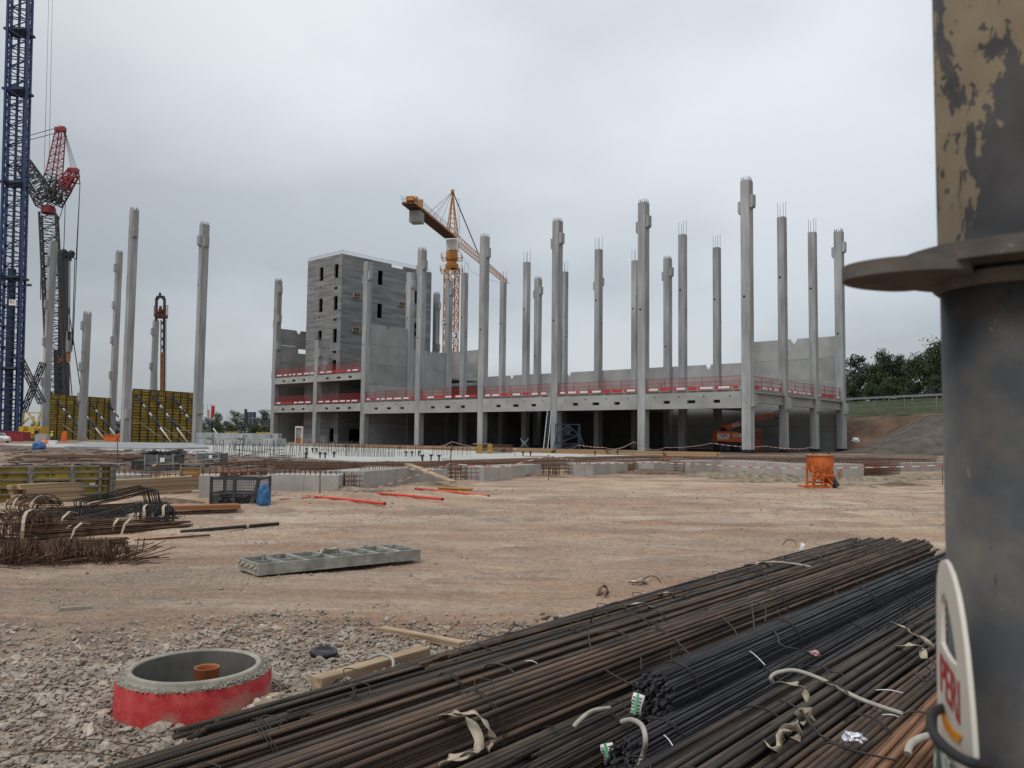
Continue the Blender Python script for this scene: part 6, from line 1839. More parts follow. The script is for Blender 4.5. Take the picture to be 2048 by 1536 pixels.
p = G(86, 891); blob('orange_sack', (p.x, p.y, .3), (.5, .35, .35), T['hiorange'], 5, 'orange sack beside the small white box at the left', 'sack')
simple('concrete_block', 'pale grey concrete ballast block at the foot of the yellow crane', 'block', [('body', 'foundation', [((-1.0, -.6, 0), (1.0, .6, 1.3))]), ('top_rib', 'foundation', [((-.8, -.4, 1.3), (.8, .4, 1.42))])], Vector((AT(86, 868, 138).x, 138, 0)))

# ------------------------------------------------------------------ stored reinforcement on the left
def rod_bundle(name, paths, r, m, label, group='stored reinforcement on the left', n=5, cat='rebar bundle', straps=()):
    o0 = Vector(paths[0][0]); o = empty(name, (o0.x, o0.y, 0), 0, label, cat, group); o0 = Vector((o0.x, o0.y, 0))
    mb = MB()
    for p in paths: mb.tube([Vector(q) - o0 for q in p], r, n)
    v = mb.build('rods', m, o); v['kind'] = 'stuff'
    for s in straps:
        mb = MB(); P = [Vector(q) - o0 for q in s]
        for a, b in zip(P[:-1], P[1:]): mb.bar(a, b, .05, .012)
        mb.build('strap', T['strap'], o)
    return o
def straight(px0, y0, px1, y1, k, wid, hgt, seed, jit=.12, z0=.02):
    rr = random.Random(seed); A, Bq = GZ(px0, y0, z0), GZ(px1, y1, z0); d = (Bq - A); nrm = Vector((-d.y, d.x, 0)).normalized()
    out = []
    for i in range(k):
        a = rr.uniform(-1, 1); h = rr.random() * math.sqrt(max(0, 1 - a * a)); off = nrm * a * wid + Vector((0, 0, .02 + h * hgt)); off2 = nrm * (a * wid * rr.uniform(.7, 1.1)) + Vector((0, 0, .02 + h * hgt * rr.uniform(.8, 1.1)))
        s0, s1 = rr.uniform(-.5, .5) * jit, rr.uniform(-.5, .5) * jit
        out.append([A + off + d * s0, A + d * .5 + (off + off2) / 2 + Vector((0, 0, rr.uniform(-.02, .02))), Bq + off2 + d * s1])
    return out
def strap_over(px, py, w=.28, h=.3, seed=0):
    p = GZ(px, py); rr = random.Random(seed)
    return [p + Vector((-.05, -w, .0)), p + Vector((-.02, -w * .8, h * .8)), p + Vector((.0, -.05, h * 1.15)), p + Vector((.04, w * .5, h))]
T['rodrust'] = mat('rusty_rod', (0.07, 0.045, 0.033), rough=.8, var=.35, scale=6, col2=(.15, .085, .05))
T['roddark'] = mat('dark_rod', (0.03, 0.028, 0.028), rough=.55, var=.3, scale=6, metal=.2)
rod_bundle('rebar_bundle', straight(70, 1080, 362, 1056, 46, .28, .22, 1, .06), .0095, T['rodrust'], 'long rusty bar bundle tied with pale straps, lying nearest the open dirt', straps=[strap_over(165, 1076, .3, .24), strap_over(150, 1072, .28, .22), strap_over(262, 1066, .28, .24), strap_over(238, 1066, .2, .24)])
rod_bundle('rebar_bundle', straight(40, 1040, 250, 1036, 36, .25, .18, 2, .08), .009, T['roddark'], 'dark bar bundle lying below the bent stirrup bars')
rod_bundle('rebar_bundle', straight(30, 1068, 240, 1058, 34, .22, .25, 3, .1), .010, T['rodrust'], 'rusty bar bundle behind the strapped long bundle', straps=[strap_over(140, 1058, .3, .3), strap_over(60, 1062, .3, .3)])
rod_bundle('rebar_bundle', straight(100, 1028, 330, 1015, 30, .25, .12, 4, .1), .010, T['rodrust'], 'thin rusty bars lying in front of the board pack')
rod_bundle('rebar_bundle', straight(60, 1100, 250, 1092, 34, .22, .10, 6, .15), .008, T['rodrust'], 'lowest thin rusty bars edging the dirt at the left')
def bent(k, pts, spread, seed):
    rr = random.Random(seed); out = []
    for i in range(k):
        f = (i / (k - 1) - .5)
        off = Vector((spread[0] * f, spread[1] * f, spread[2] * f)) + Vector((rr.uniform(-.02, .02), rr.uniform(-.02, .02), rr.uniform(-.015, .015)))
        out.append([p + off for p in smooth_path(pts, 3)])
    return out
def bp(px, py, y): return AT(px, py, y)
rod_bundle('stirrup_bundle', bent(9, [bp(176, 1036, 18.2), bp(172, 1024, 18.2), bp(168, 1008, 18.2), bp(176, 1003, 18.3), bp(235, 991, 18.8), bp(290, 977, 19.3), bp(300, 978, 19.3), bp(303, 990, 19.3), bp(308, 1010, 19.3)], (.25, .35, -.12), 1), .014, T['roddark'], 'upper bundle of dark U-bent bars arching over the board pack', n=6)
rod_bundle('stirrup_bundle', bent(9, [bp(150, 1050, 16.5), bp(152, 1042, 16.5), bp(165, 1040, 16.6), bp(230, 1026, 17.4), bp(290, 1010, 18.2), bp(300, 1011, 18.2), bp(304, 1026, 18.2)], (.25, .3, -.1), 2), .013, T['roddark'], 'lower bundle of dark bent bars ending at the round coil', n=6)
def coil(px, py, r, L, label, seed, yaw=0.3, m='rodrust', turns=26):
    p = GZ(px, py); o = empty('stirrup_roll', (p.x, p.y, gz(p)), yaw, label, 'stirrup bundle', 'stored reinforcement on the left')
    rr = random.Random(seed); mb = MB()
    for i in range(turns):
        x = -L / 2 + L * i / turns + rr.uniform(-.02, .02); k = r * rr.uniform(.82, 1.0); n = 14; ph = rr.uniform(-.1, .1)
        sq = rr.uniform(.55, .75)
        mb.tube([(x + ph * math.cos(t * 2 * math.pi / n), k * 1.15 * math.cos(t * 2 * math.pi / n), r * sq + k * sq * math.sin(t * 2 * math.pi / n)) for t in range(n)], .009, 4, closed=True)
    for i in range(26):
        t = rr.uniform(0, 6.28); mb.tube([(-L / 2 * rr.uniform(.6, 1.1), r * 1.1 * math.cos(t), r * .62 + r * .62 * math.sin(t)), (L / 2 * rr.uniform(.6, 1.1), r * 1.1 * math.cos(t + .2), r * .62 + r * .62 * math.sin(t + .2))], .009, 4)
    v = mb.build('rods', T[m], o); v['kind'] = 'stuff'
    for x in (-L * .25, L * .3):
        mb = MB(); n = 16
        P = [(x + .03 * math.sin(t), r * 1.2 * math.cos(t * 2 * math.pi / n), r * .66 + r * .74 * math.sin(t * 2 * math.pi / n)) for t in range(0, 11)]
        for a, b in zip(P[:-1], P[1:]): mb.bar(a, b, .05, .012)
        mb.build('strap', T['strap'], o)
coil(24, 1088, .42, 1.0, 'big round roll of rusty stirrups at the left edge', 1, .2)
coil(312, 1046, .26, .7, 'round bundle of dark stirrups right of the bent bars, cream strap on it', 2, .1, 'roddark', 30)
coil(70, 1028, .34, .9, 'rusty stirrup roll under pale straps before the yellow panels', 3, -.3)
def spiky(px, py, wx, wy, k, label, seed):
    p = GZ(px, py); o = empty('stirrup_heap', (p.x, p.y, gz(p)), .1, label, 'stirrup heap', 'stored reinforcement on the left')
    rr = random.Random(seed); mb = MB()
    for i in range(k):
        c = Vector((rr.uniform(-wx, wx), rr.uniform(-wy, wy), .02)); a = rr.gauss(.3, .5); w = rr.uniform(.12, .3); h = rr.uniform(.15, .36); t = rr.uniform(-.25, .25)
        e = Vector((math.cos(a), math.sin(a), 0)); up = Vector((t, rr.uniform(-.3, .3), 1)).normalized()
        if i % 3 == 0: mb.tube([c, c + e * w * 3 + Vector((0, 0, rr.uniform(.02, .2)))], .007, 4)
        else: mb.tube([c, c + up * h, c + up * h + e * w * .35, c + e * w * .35 + up * rr.uniform(0, .1)], .0075, 4)
    v = mb.build('rods', T['rodrust'], o); v['kind'] = 'stuff'
spiky(120, 1126, 1.0, .35, 170, 'spiky heap of small rusty stirrups at the front of the stored steel', 1)
spiky(30, 1132, .7, .3, 110, 'tangled heap of rusty stirrups in the left corner of the dirt', 2)
spiky(70, 1046, .8, .4, 70, 'loose stirrups among the rolls at the left', 3)
a, b = GZ(362, 1068, .04), GZ(557, 1051, .04); d = b - a
o = empty('steel_pipe', a, 0, 'long dark steel pipe on the dirt beside the stored reinforcement', 'pipe')
MB().tube([(0, 0, 0), d], .035, 8).build('tube', T['roddark'], o); MB().tube([d * .64, d * .665], .05, 8).build('coupler', T['strap'], o)
a, b = GZ(270, 1083, .02), GZ(420, 1072, .02); tag(MB().bar(a, b, .03).build('thin_rod', T['rodrust']), 'thin rod on the dirt below the dark pipe', 'rod')

# lying formwork frame
def lying_frame():
    a = GZ(515, 1155); b = GZ(841, 1126); d = b - a; L = 2.55; rz = math.atan2(d.y, d.x)
    o = empty('lying_formwork', (a.x, a.y, gz(a) + .02), rz, 'grey steel formwork frame lying flat on the dirt', 'formwork frame')
    W, H = .72, .155
    mb = MB(); mb.b2((0, 0, .0), (L, .03, H)); mb.b2((0, W - .03, 0), (L, W, H)); mb.build('side_rail', T['framepale'], o)
    mb = MB(); mb.b2((0, .031, 0), (.03, W - .031, H)); mb.b2((L - .03, .031, 0), (L, W - .031, H)); mb.build('end_rail', T['framepale'], o)
    for i, t in enumerate((.13, .28, .44, .585, .72, .86)):
        w = .06 if i not in (0, 3) else .03
        MB().b2((L * t - w / 2, .031, .03), (L * t + w / 2, W - .031, H - .002)).build('cross_rib', T['framepale'], o)
        if i in (0, 3, 5): MB().b2((L * t + .05, .031, .03), (L * t + .075, W - .031, H - .006)).build('cross_rib', T['framepale'], o)
    MB().b2((.031, W * .47, .05), (L - .031, W * .50, H - .012)).build('middle_rib', T['framepale'], o)
    MB().b2((.03, .03, 0.01), (L - .03, W - .03, .022)).build('ply_face', T['timbergrey'], o)
    mb = MB()
    for i in range(8): mb.lathe([(0, -.012), (.022, -.012), (.022, .012), (0, .012)], 8, c=(-.012, .06 + .085 * i, .08 + .03 * (i % 2)), M=Matrix.Rotation(math.pi / 2, 3, 'Y'))
    for i in range(8): MB().lathe([(0, -.012), (.022, -.012), (.022, .012), (0, .012)], 8, c=(-.013, .06 + .085 * i, .08 + .03 * (i % 2)), M=Matrix.Rotation(math.pi / 2, 3, 'Y')).build('end_pin', T['strap'], o)
    for x, y in ((.28, .5), (.46, .42), (1.9, .55), (2.2, .3)): MB().b2((L * x / 2.55, y, H - .01), (L * x / 2.55 + .03, y + .07, H + .05)).build('clamp', T['steel'], o)
    mb = MB(); mb.tube(smooth_path([(1.05, .32, H), (1.12, .38, H + .08), (1.25, .42, H + .05), (1.32, .36, H + .07), (1.38, .4, H)], 4), .018, 6); mb.tube(smooth_path([(1.1, .45, H), (1.2, .4, H + .06), (1.3, .45, H + .02)], 4), .015, 6); mb.build('clamp_tie', T['strap'], o)
    MB().b2((L - .35, .1, -.03), (L - .2, .5, -.001)).build('packing_block', T['timbergrey'], o)
T['framepale'] = mat('cement_splashed_frame', (0.27, 0.265, 0.235), rough=.85, var=.25, scale=7, big=.2, bigscale=1.6, bump=.3, bscale=40)
lying_frame()

# ------------------------------------------------------------------ manhole ring
def manhole():
    o = empty('manhole_ring', RING, 0, 'concrete manhole ring with red painted side in the gravel', 'manhole ring')
    mb = MB(); mb.lathe([(RING_R - .01, -.55), (RING_R, -.1), (RING_R, .218), (RING_R - .006, .228)], 72)
    bd = mb.build('painted_side', T['ringred'], o)
    mb = MB(); mb.lathe([(RING_R - .006, .228), (RING_R - .06, .230), (RING_R - .068, .235), (RING_R - .071, .258), (RING_R - .078, .27), (RING_R - .105, .272), (RING_R - .112, .258)], 72)
    mb.build('rim', T['ringgrey'], o)
    MB().lathe([(RING_R - .112, .258), (RING_R - .118, .2), (RING_R - .12, -1.6)], 72).build('shaft_wall', T['ringdark'], o)
    mb = MB(); mb.lathe([(0, -1.6), (RING_R - .12, -1.6)], 48); mb.build('floor', T['ringdark'], o)
    c = (.09, -.02, 0)
    mb = MB(); mb.lathe([(.085, -1.58), (.085, .255), (.089, .26), (.077, .26), (.075, .25), (.075, -1.58)], 28, c=c); mb.build('clay_pipe', T['claypipe'], o)
    # mortar crumbs on the ledge, thickest on the right
    rg = np.random.default_rng(2); th = rg.vonmises(-.9, .75, 1500); r = RING_R - .035 + rg.normal(0, .02, 1500); r = np.clip(r, RING_R - .075, RING_R + .01)
    pts = np.stack([r * np.cos(th), r * np.sin(th), .229 + rg.uniform(0, .022, 1500) * np.exp(-((th + .5) / .9) ** 2)], -1)
    v = link('mortar_crumbs', scatter_mesh('mortar_crumbs', pts, np.clip(rg.lognormal(math.log(.007), .4, 1500), .003, .016), rock_shapes(6, 5), T['grit'], 3), o); v['kind'] = 'stuff'
def ring_mat():
    m = mat('red_sprayed_concrete', (.48, .035, .04), rough=.8, var=.18, scale=9, detail=8, col2=(.56, .10, .085), pos=(.4, .8), bump=.35, bscale=70)
    nt = m.node_tree; N = nt.nodes; L = nt.links; p = N['Principled BSDF']
    src = p.inputs['Base Color'].links[0].from_socket
    tc = N.new('ShaderNodeTexCoord'); nz = N.new('ShaderNodeTexNoise'); nz.inputs['Scale'].default_value = 3.2; nz.inputs['Detail'].default_value = 5
    L.new(tc.outputs['Object'], nz.inputs['Vector'])
    sep = N.new('ShaderNodeSeparateXYZ'); L.new(tc.outputs['Object'], sep.inputs[0])
    a = N.new('ShaderNodeMath'); a.operation = 'MULTIPLY_ADD'; a.inputs[1].default_value = -1.3; L.new(sep.outputs['Z'], a.inputs[0]); L.new(nz.outputs['Fac'], a.inputs[2])
    r = N.new('ShaderNodeMapRange'); r.inputs['From Min'].default_value = .44; r.inputs['From Max'].default_value = .64; L.new(a.outputs[0], r.inputs['Value'])
    x = N.new('ShaderNodeMix'); x.data_type = 'RGBA'; L.new(r.outputs[0], x.inputs['Factor']); L.new(src, x.inputs['A']); x.inputs['B'].default_value = (.27, .20, .16, 1)
    L.new(x.outputs['Result'], p.inputs['Base Color'])
    return m
T['ringred'] = ring_mat()
T['ringgrey'] = mat('ring_concrete', (.30, .275, .23), rough=.85, var=.2, scale=8, big=.15, bigscale=3, bump=.25, bscale=90)
T['ringdark'] = mat('dark_shaft_concrete', (.115, .11, .098), rough=.8, var=.2, scale=5, big=.15, bigscale=3)  # shaft wall and floor, a darker concrete tone than the rim
T['claypipe'] = mat('orange_drain_pipe', (.33, .105, .04), rough=.5, var=.12, scale=6)
manhole()
# big lumps of rubble against the ring
RK = rock_shapes(8, 44, 3)
for i, (px, py, s, lab) in enumerate(((322, 1462, .078, 'large tan rock leaning against the front of the manhole ring'), (357, 1466, .052, 'upright greyish rock right of the large tan rock'), (455, 1462, .055, 'pale rock by the right foot of the manhole ring'), (395, 1480, .045, 'small pale rock before the manhole ring'), (180, 1480, .085, 'flat brown slab of stone left of the manhole ring'), (420, 1500, .06, 'pale lump of rubble between the ring and the bar pile'), (330, 1510, .06, 'tan lump of rubble near the bottom of the picture'), (690, 1375, .05, 'grey stone lying beside the thick timber'), (545, 1420, .07, 'earthy lump banked against the right of the ring'), (215, 1500, .06, 'brown broken stone below the flat slab'))):
    p = GZ(px, py); V, F = RK[i % 8]
    o = link('rubble_rock', np_mesh('rubble_rock', V, F, T['stonetan'] if i % 3 != 1 else T['stone'])) if False else link('rubble_rock', np_mesh('rubble_rock', V, F, T['stone']))
    o.location = (p.x, p.y, gz(p) + s * .35); o.rotation_euler = (.2 * i, .3 * (i % 3), i * 1.3); k = (s * 1.2, s, s * 1.25) if i != 4 else (s * 1.6, s * .7, s * .5); o.scale = k
    tag(o, lab, 'rock', 'rubble around the ring')
# earth banked against the right side of the ring
heapo = heap(558, 1428, .36, .33, .17, T['spoil'], 30)
def heap_crumbs():
    rg = np.random.default_rng(6); n = 1500; a = rg.uniform(0, 6.28, n); r = np.sqrt(rg.uniform(0, 1, n)) * .42
    c = heapo.location; x = r * np.cos(a); y = r * np.sin(a) * .9
    z = np.clip(1 - np.hypot(x / .36, y / .33), 0, 1) ** .8 * .15 + .005
    v = link('earth_crumbs', scatter_mesh('earth_crumbs', np.stack([x, y, z], -1), np.clip(rg.lognormal(math.log(.011), .55, n), .004, .045), rock_shapes(8, 9), T['stone'], 5), heapo); v['kind'] = 'stuff'
heap_crumbs()
T['lidblack'] = mat('black_plastic', (.018, .018, .02), rough=.35, var=.2, scale=10)
# black lid
p = GZ(647, 1317)
o = empty('black_lid', (p.x, p.y, p.z + .05), 0, 'round black plastic lid lying on the gravel', 'lid')
o.rotation_euler = (.08, .05, 0)
MB().lathe([(0, .012), (.085, .012), (.092, .022), (.112, .022), (.118, .012), (.118, -.012), (.0, -.012)], 36).build('disc', T['lidblack'], o)
MB().lathe([(.06, .0135), (.063, .016), (.066, .0135)], 36).build('ridge', T['lidblack'], o)

# timbers by the bar pile
def beam_between(name, a, b, w, h, m, label, cat='plank'):
    d = b - a; o = MB().b2((0, -w / 2, 0), (d.length, w / 2, h)).build(name, T[m]); o.location = a
    o.rotation_euler = (0, -math.atan2(d.z, math.hypot(d.x, d.y)), math.atan2(d.y, d.x))
    md = o.modifiers.new('worn_edges', 'BEVEL'); md.width = .006; md.segments = 2
    return tag(o, label, cat)
a, b = GZ(760, 1264), GZ(925, 1300); beam_between('timber_plank', a, b + Vector((0, 0, .02)), .10, .055, 'timberpale', 'pale plank slipping under the upper edge of the bar pile')
a, b = GZ(632, 1381), GZ(850, 1316); beam_between('timber_beam', a, b, .13, .10, 'timberpale', 'thick squared timber under the left edge of the bar pile', 'timber')
o = MB().bar(GZ(118, 1222, .02), GZ(182, 1217, .02), .03).build('white_stick', T['hose']); tag(o, 'pale stick lying on the dirt at the left', 'stick')
o = MB().bar(GZ(262, 1130, .02), GZ(296, 1124, .03), .05, .012).build('scrap_plate', T['darksteel']); tag(o, 'small dark scrap plate on the dirt below the stored steel', 'scrap')
for i, (x0, y0, x1, y1) in enumerate(((60, 1530, 135, 1470), (105, 1490, 300, 1510), (0, 1532, 170, 1515), (110, 1525, 200, 1478), (215, 1535, 300, 1488), (60, 1515, 255, 1530), (300, 1486, 335, 1505))):
    a, b = GZ(x0, y0, .045), GZ(x1, y1, .045)
    o = MB().tube([a, (a + b) / 2 + Vector((0, 0, .015)), b], .0035, 5).build('loose_wire_rod', T['rodrust'])
    tag(o, 'thin rusty rod lying on the rubble in the lower left corner', 'rod', 'thin rods in the lower left corner')
# scattered offcuts and rods in the churned strip on the left
def site_debris():
    rr = random.Random(12); mb = MB()
    for i in range(260):
        px, py = rr.uniform(0, 560), rr.uniform(899, 936)
        p = G(px, py, .32); a = rr.gauss(.1, .6); l = rr.uniform(.3, 1.6)
        d = Vector((math.cos(a), math.sin(a), rr.uniform(-.06, .10))) * l
        mb.bar(p, p + d, rr.choice((.05, .08, .14)), .05, mi=rr.choice((0, 0, 0, 1, 2, 2, 3)))
    o = mb.build('site_debris', [T['darksteel'], T['timber'], T['rodrust'], T['foundation']]); tag(o, 'scattered offcuts and rods in the churned strip behind the crates', 'debris', kind='stuff')
site_debris()

# ------------------------------------------------------------------ the pile of reinforcing bars
PD = Vector((.644, .765, 0)).normalized(); PN = Vector((.765, -.644, 0)).normalized()
def PP(s, w, z=0.0): return PD * s + PN * w + Vector((0, 0, z))
BAR_RZ = math.atan2(PD.y, PD.x)
def bar_mesh(L, r, m, seed, n=8, seg=7, amp=.02):
    rr = random.Random(seed); mb = MB()
    ph = rr.uniform(0, 6.28); am = rr.uniform(.3, 1) * amp; ph2 = rr.uniform(0, 6.28)
    path = [(L * i / seg, am * math.sin(ph + 3.1 * i / seg), .5 * am * math.sin(ph2 + 4 * i / seg)) for i in range(seg + 1)]
    mb.tube(path, r, n)
    return mb.mesh('bar', m)
def bar_bundle(w, s0, L, z0, rx, rz, rb, m, label, seed, yaw=0.0, ties=6, amp=.03, tagged=False, ragged=.12):
    w = -4.12 + (w + 4.6) * .86 + (.05 if tagged else 0); rx *= .92; z0 += .045 if not tagged else .03; rz *= 1.16
    base = PP(s0, w); rr = random.Random(seed)
    o = empty('bar_bundle', (base.x, base.y, 0), BAR_RZ + yaw, label, 'rebar bundle', 'bundles of the bar pile')
    meshes = [bar_mesh(L, rb, T[m], seed * 10 + i, amp=amp) for i in range(7)]
    dy, dz = 2 * rb * 1.04, 2 * rb * .9
    k = 0; cz = z0 + rz
    j = 0; z = -rz + rb
    while z <= rz - rb * .6:
        half = rx * math.sqrt(max(0, 1 - (z / rz) ** 2))
        y = -half + rb + (dy / 2 if j % 2 else 0)
        while y <= half - rb * .5:
            # bars hidden in the heart of the bundle are left out
            q = (y / rx) ** 2 + (z / rz) ** 2
            if q > .30 or z > 0 or tagged:
                e = rr.uniform(-1, 1) * ragged
                b = link('bar', rr.choice(meshes), o, (e, y + rr.uniform(-.25, .25) * rb, cz + z + rr.uniform(-.2, .2) * rb))
                b.rotation_euler = (rr.uniform(0, 6.28) if amp < .012 else rr.uniform(-.4, .4), rr.uniform(-.0012, .0012), rr.uniform(-.0016, .0016))
                k += 1
            y += dy
        z += dz; j += 1
    for i in range(ties):
        x = L * (i + .35 + rr.uniform(-.2, .2)) / ties
        mb = MB(); n = 22
        for t2 in range(2):
            pa = [(x + .02 * t2 + .015 * math.sin(t * .7), (rx + rb * 1.1) * math.cos(t * 2 * math.pi / n), cz + (rz + rb * 1.1) * math.sin(t * 2 * math.pi / n)) for t in range(n)]
            mb.tube(pa, .0035, 5, closed=True)
        if rr.random() < .7:
            mb.tube(smooth_path([(x, rr.uniform(-.03, .03), cz + rz + rb), (x + .04, .05, cz + rz + .06), (x + .1, -.02, cz + rz + .05), (x + .06, -.06, cz + rz + .02)], 4), .0035, 5)
        mb.build('tie_wire', T['wire'], o)
    return o, k
KB = 0
for i, a in enumerate((
    (-4.86, 3.5, 9.0, .10, .10, .075, .0065, 'bar_orange', 'thin orange-rust bars along the upper edge of the pile'),
    (-4.62, 2.35, 11.0, .02, .18, .145, .012, 'bar_brown', 'first thick bundle inside the upper edge of the pile'),
    (-4.27, 1.75, 11.9, .03, .17, .15, .013, 'bar_brown', 'second bundle from the upper edge of the pile'),
    (-4.46, 4.0, 8.9, .26, .12, .055, .012, 'bar_rust', 'short stack of bars lying on top near the upper edge, blunt ends showing'),
    (-3.95, 1.3, 12.0, .04, .17, .17, .014, 'bar_rust', 'third bundle from the upper edge, rusty brown'),
    (-4.12, 2.7, 10.6, .31, .09, .045, .011, 'bar_brown', 'few bars resting in the groove between the second and third bundles'),
    (-3.63, .9, 12.0, .05, .16, .16, .014, 'bar_brown', 'fourth bundle from the upper edge of the pile'),
    (-3.30, .6, 12.0, .10, .18, .18, .015, 'bar_rust', 'thick round bundle with the broad cream strap over it'),
    (-3.00, 1.2, 12.0, .02, .14, .12, .014, 'bar_brown', 'low bundle right of the round strapped one'),
    (-2.90, 3.35, 12.0, .03, .13, .11, .0095, 'bar_brown', 'tagged bundle with its end at the bottom of the picture'))):
    o, k = bar_bundle(*a, seed=i + 1, yaw=(R.uniform(-.012, .012))); KB += k
for i, a in enumerate((
    (-2.74, 4.25, 12.0, .25, .15, .13, .0085, 'bar_blue', 'blue-black bundle with a paper tag on its near end, topmost'),
    (-2.56, 3.72, 12.0, .06, .14, .125, .0085, 'bar_blue', 'blue-black bundle with a torn tag, below the topmost one'),
    (-2.33, 3.9, 12.0, .04, .10, .10, .009, 'bar_blue', 'smaller dark bundle beside the torn-tag bundle'))):
    o, k = bar_bundle(*a, seed=i + 31, yaw=-.01 + .01 * i, ties=8, amp=.010, tagged=True, ragged=.05); KB += k
for i, a in enumerate((
    (-2.08, 2.4, 12.0, .05, .17, .16, .014, 'bar_brown', 'brown bundle with the long cream hose lying across it'),
    (-1.78, 2.2, 12.0, .08, .17, .17, .016, 'bar_brown', 'brown bundle right of the hose, silver foil on it'),
    (-1.48, 2.0, 12.0, .05, .17, .16, .016, 'bar_rust', 'rusty bundle at the right, second from the scaffold pole'),
    (-1.16, 2.0, 12.0, .06, .17, .15, .016, 'bar_orange', 'orange-rust bundle at the right nearest the scaffold pole'),
    (-.84, 2.0, 12.0, .03, .16, .13, .016, 'bar_orange', 'orange-rust bundle mostly hidden behind the scaffold pole'))):
    o, k = bar_bundle(*a, seed=i + 51, yaw=R.uniform(-.02, .015), amp=.03); KB += k

# ------------------------------------------------------------------ straps, hoses, wires and litter on the pile
def ribbon(name, pts, w, label, cat, m='strap', twist=0.0, n=6, tdir=(0, 0, 1)):
    P = smooth_path(pts, n); o0 = P[0]; vs = []; fs = []
    k = len(P)
    for i, p in enumerate(P):
        t = (P[min(i + 1, k - 1)] - P[max(i - 1, 0)]).normalized()
        u = Vector(tdir); s = t.cross(u)
        s = s.normalized() if s.length > 1e-4 else Vector((1, 0, 0))
        b = s.cross(t); a = twist * (i / k) * 6.28 + .4 * math.sin(i * .8)
        q = s * math.cos(a) + b * math.sin(a)
        vs += [p - o0 - q * w / 2, p - o0 + q * w / 2]
    for i in range(k - 1): fs.append((2 * i, 2 * i + 1, 2 * i + 3, 2 * i + 2))
    mb = MB().add(vs, fs, 0, True)
    o = mb.build(name, T[m]); o.location = o0
    so = o.modifiers.new('thickness', 'SOLIDIFY'); so.thickness = .003
    return tag(o, label, cat)
def zz(px, py, z): return G(px, py, z + (.085 if z > .29 else .05))
ribbon('lifting_strap', [zz(838, 1462, .36), zz(862, 1440, .44), zz(905, 1426, .49), zz(935, 1436, .46), zz(958, 1478, .40), zz(948, 1506, .36), zz(900, 1516, .34)], .05, 'broad cream strap looping over the thick round bundle, nearer of two', 'strap')
ribbon('lifting_strap', [zz(905, 1430, .47), zz(940, 1424, .52), zz(968, 1440, .50), zz(985, 1475, .42), zz(975, 1500, .36)], .05, 'cream strap standing in a loop behind the broad one', 'strap', twist=.1)
ribbon('lifting_strap', [zz(880, 1530, .36), zz(905, 1512, .40), zz(940, 1506, .38), zz(960, 1500, .36)], .05, 'loose cream strap end below the strap loop', 'strap', twist=.12)
ribbon('lifting_strap', [zz(1252, 1214, .36), zz(1268, 1206, .46), zz(1290, 1208, .44), zz(1306, 1216, .37)], .05, 'short cream strap bent on the upper part of the pile', 'strap')
ribbon('lifting_strap', [zz(1318, 1192, .34), zz(1330, 1184, .42), zz(1345, 1188, .40), zz(1350, 1196, .35)], .045, 'small cream strap curl above the bent strap on the pile', 'strap')
ribbon('lifting_strap', [zz(1086, 1240, .20), zz(1098, 1232, .30), zz(1112, 1236, .30), zz(1119, 1244, .24), zz(1100, 1248, .2)], .05, 'tan strap rolled up at the upper edge of the pile', 'strap', twist=.2)
ribbon('lifting_strap', [zz(1490, 1132, .38), zz(1510, 1126, .46), zz(1530, 1126, .44), zz(1540, 1134, .38)], .05, 'cream strap on the far part of the pile beside a hose', 'strap', twist=.1)
ribbon('lifting_strap', [zz(1560, 1366, .42), zz(1588, 1366, .50), zz(1608, 1380, .47), zz(1617, 1408, .40)], .045, 'cream strap over the brown bundle below the long hose', 'strap')
ribbon('lifting_strap', [zz(1785, 1245, .42), zz(1805, 1252, .46), zz(1825, 1268, .42), zz(1850, 1280, .46), zz(1868, 1296, .40)], .035, 'knotted cream strap near the scaffold pole, upper', 'strap', twist=.3)
ribbon('lifting_strap', [zz(1792, 1298, .40), zz(1815, 1288, .47), zz(1842, 1296, .44), zz(1848, 1318, .38)], .05, 'cream strap bow near the scaffold pole, lower', 'strap')
for i, q in enumerate((((1532, 1482, .38), (1550, 1500, .44), (1560, 1475, .42), (1575, 1462, .46)), ((1562, 1470, .38), (1585, 1450, .47), (1600, 1460, .42), (1590, 1480, .38)), ((1590, 1440, .38), (1612, 1420, .47), (1622, 1436, .42), (1600, 1446, .4)))):
    ribbon('strap_scrap', [zz(*p) for p in q], .055, 'torn tan strap scrap on the brown bundle, ' + ['lowest', 'middle', 'highest'][i] + ' of three', 'strap', twist=.5)
def hose(name, pts, r, label, cat='hose', m='hose', n=6):
    P = smooth_path(pts, n); o = MB().tube([p - P[0] for p in P], r, 8).build(name, T[m]); o.location = P[0]
    return tag(o, label, cat)
hose('conduit_hose', [zz(1546, 1366, .40), zz(1542, 1354, .44), zz(1560, 1344, .46), zz(1595, 1342, .46), zz(1650, 1362, .43), zz(1720, 1398, .40), zz(1806, 1428, .37)], .0125, 'long cream hose curving across the brown bundle')
hose('conduit_hose', [zz(1243, 1444, .34), zz(1264, 1440, .38), zz(1284, 1452, .38), zz(1291, 1480, .34), zz(1286, 1510, .28), zz(1272, 1545, .2)], .014, 'cream hose hooking down beside the torn-tag bundle')
hose('conduit_hose', [zz(1147, 1454, .30), zz(1162, 1438, .33), zz(1185, 1422, .33), zz(1220, 1416, .30)], .0125, 'short cream hose piece left of the hooked hose')
hose('conduit_hose', [zz(1815, 1508, .40), zz(1822, 1488, .43), zz(1848, 1474, .43), zz(1890, 1468, .42)], .018, 'thick cream hose end beside the white scaffold tag')
hose('conduit_hose', [zz(735, 1318, .12), zz(762, 1309, .14), zz(784, 1318, .14), zz(786, 1334, .10), zz(780, 1346, .06)], .012, 'cream hose bow over the thick timber')
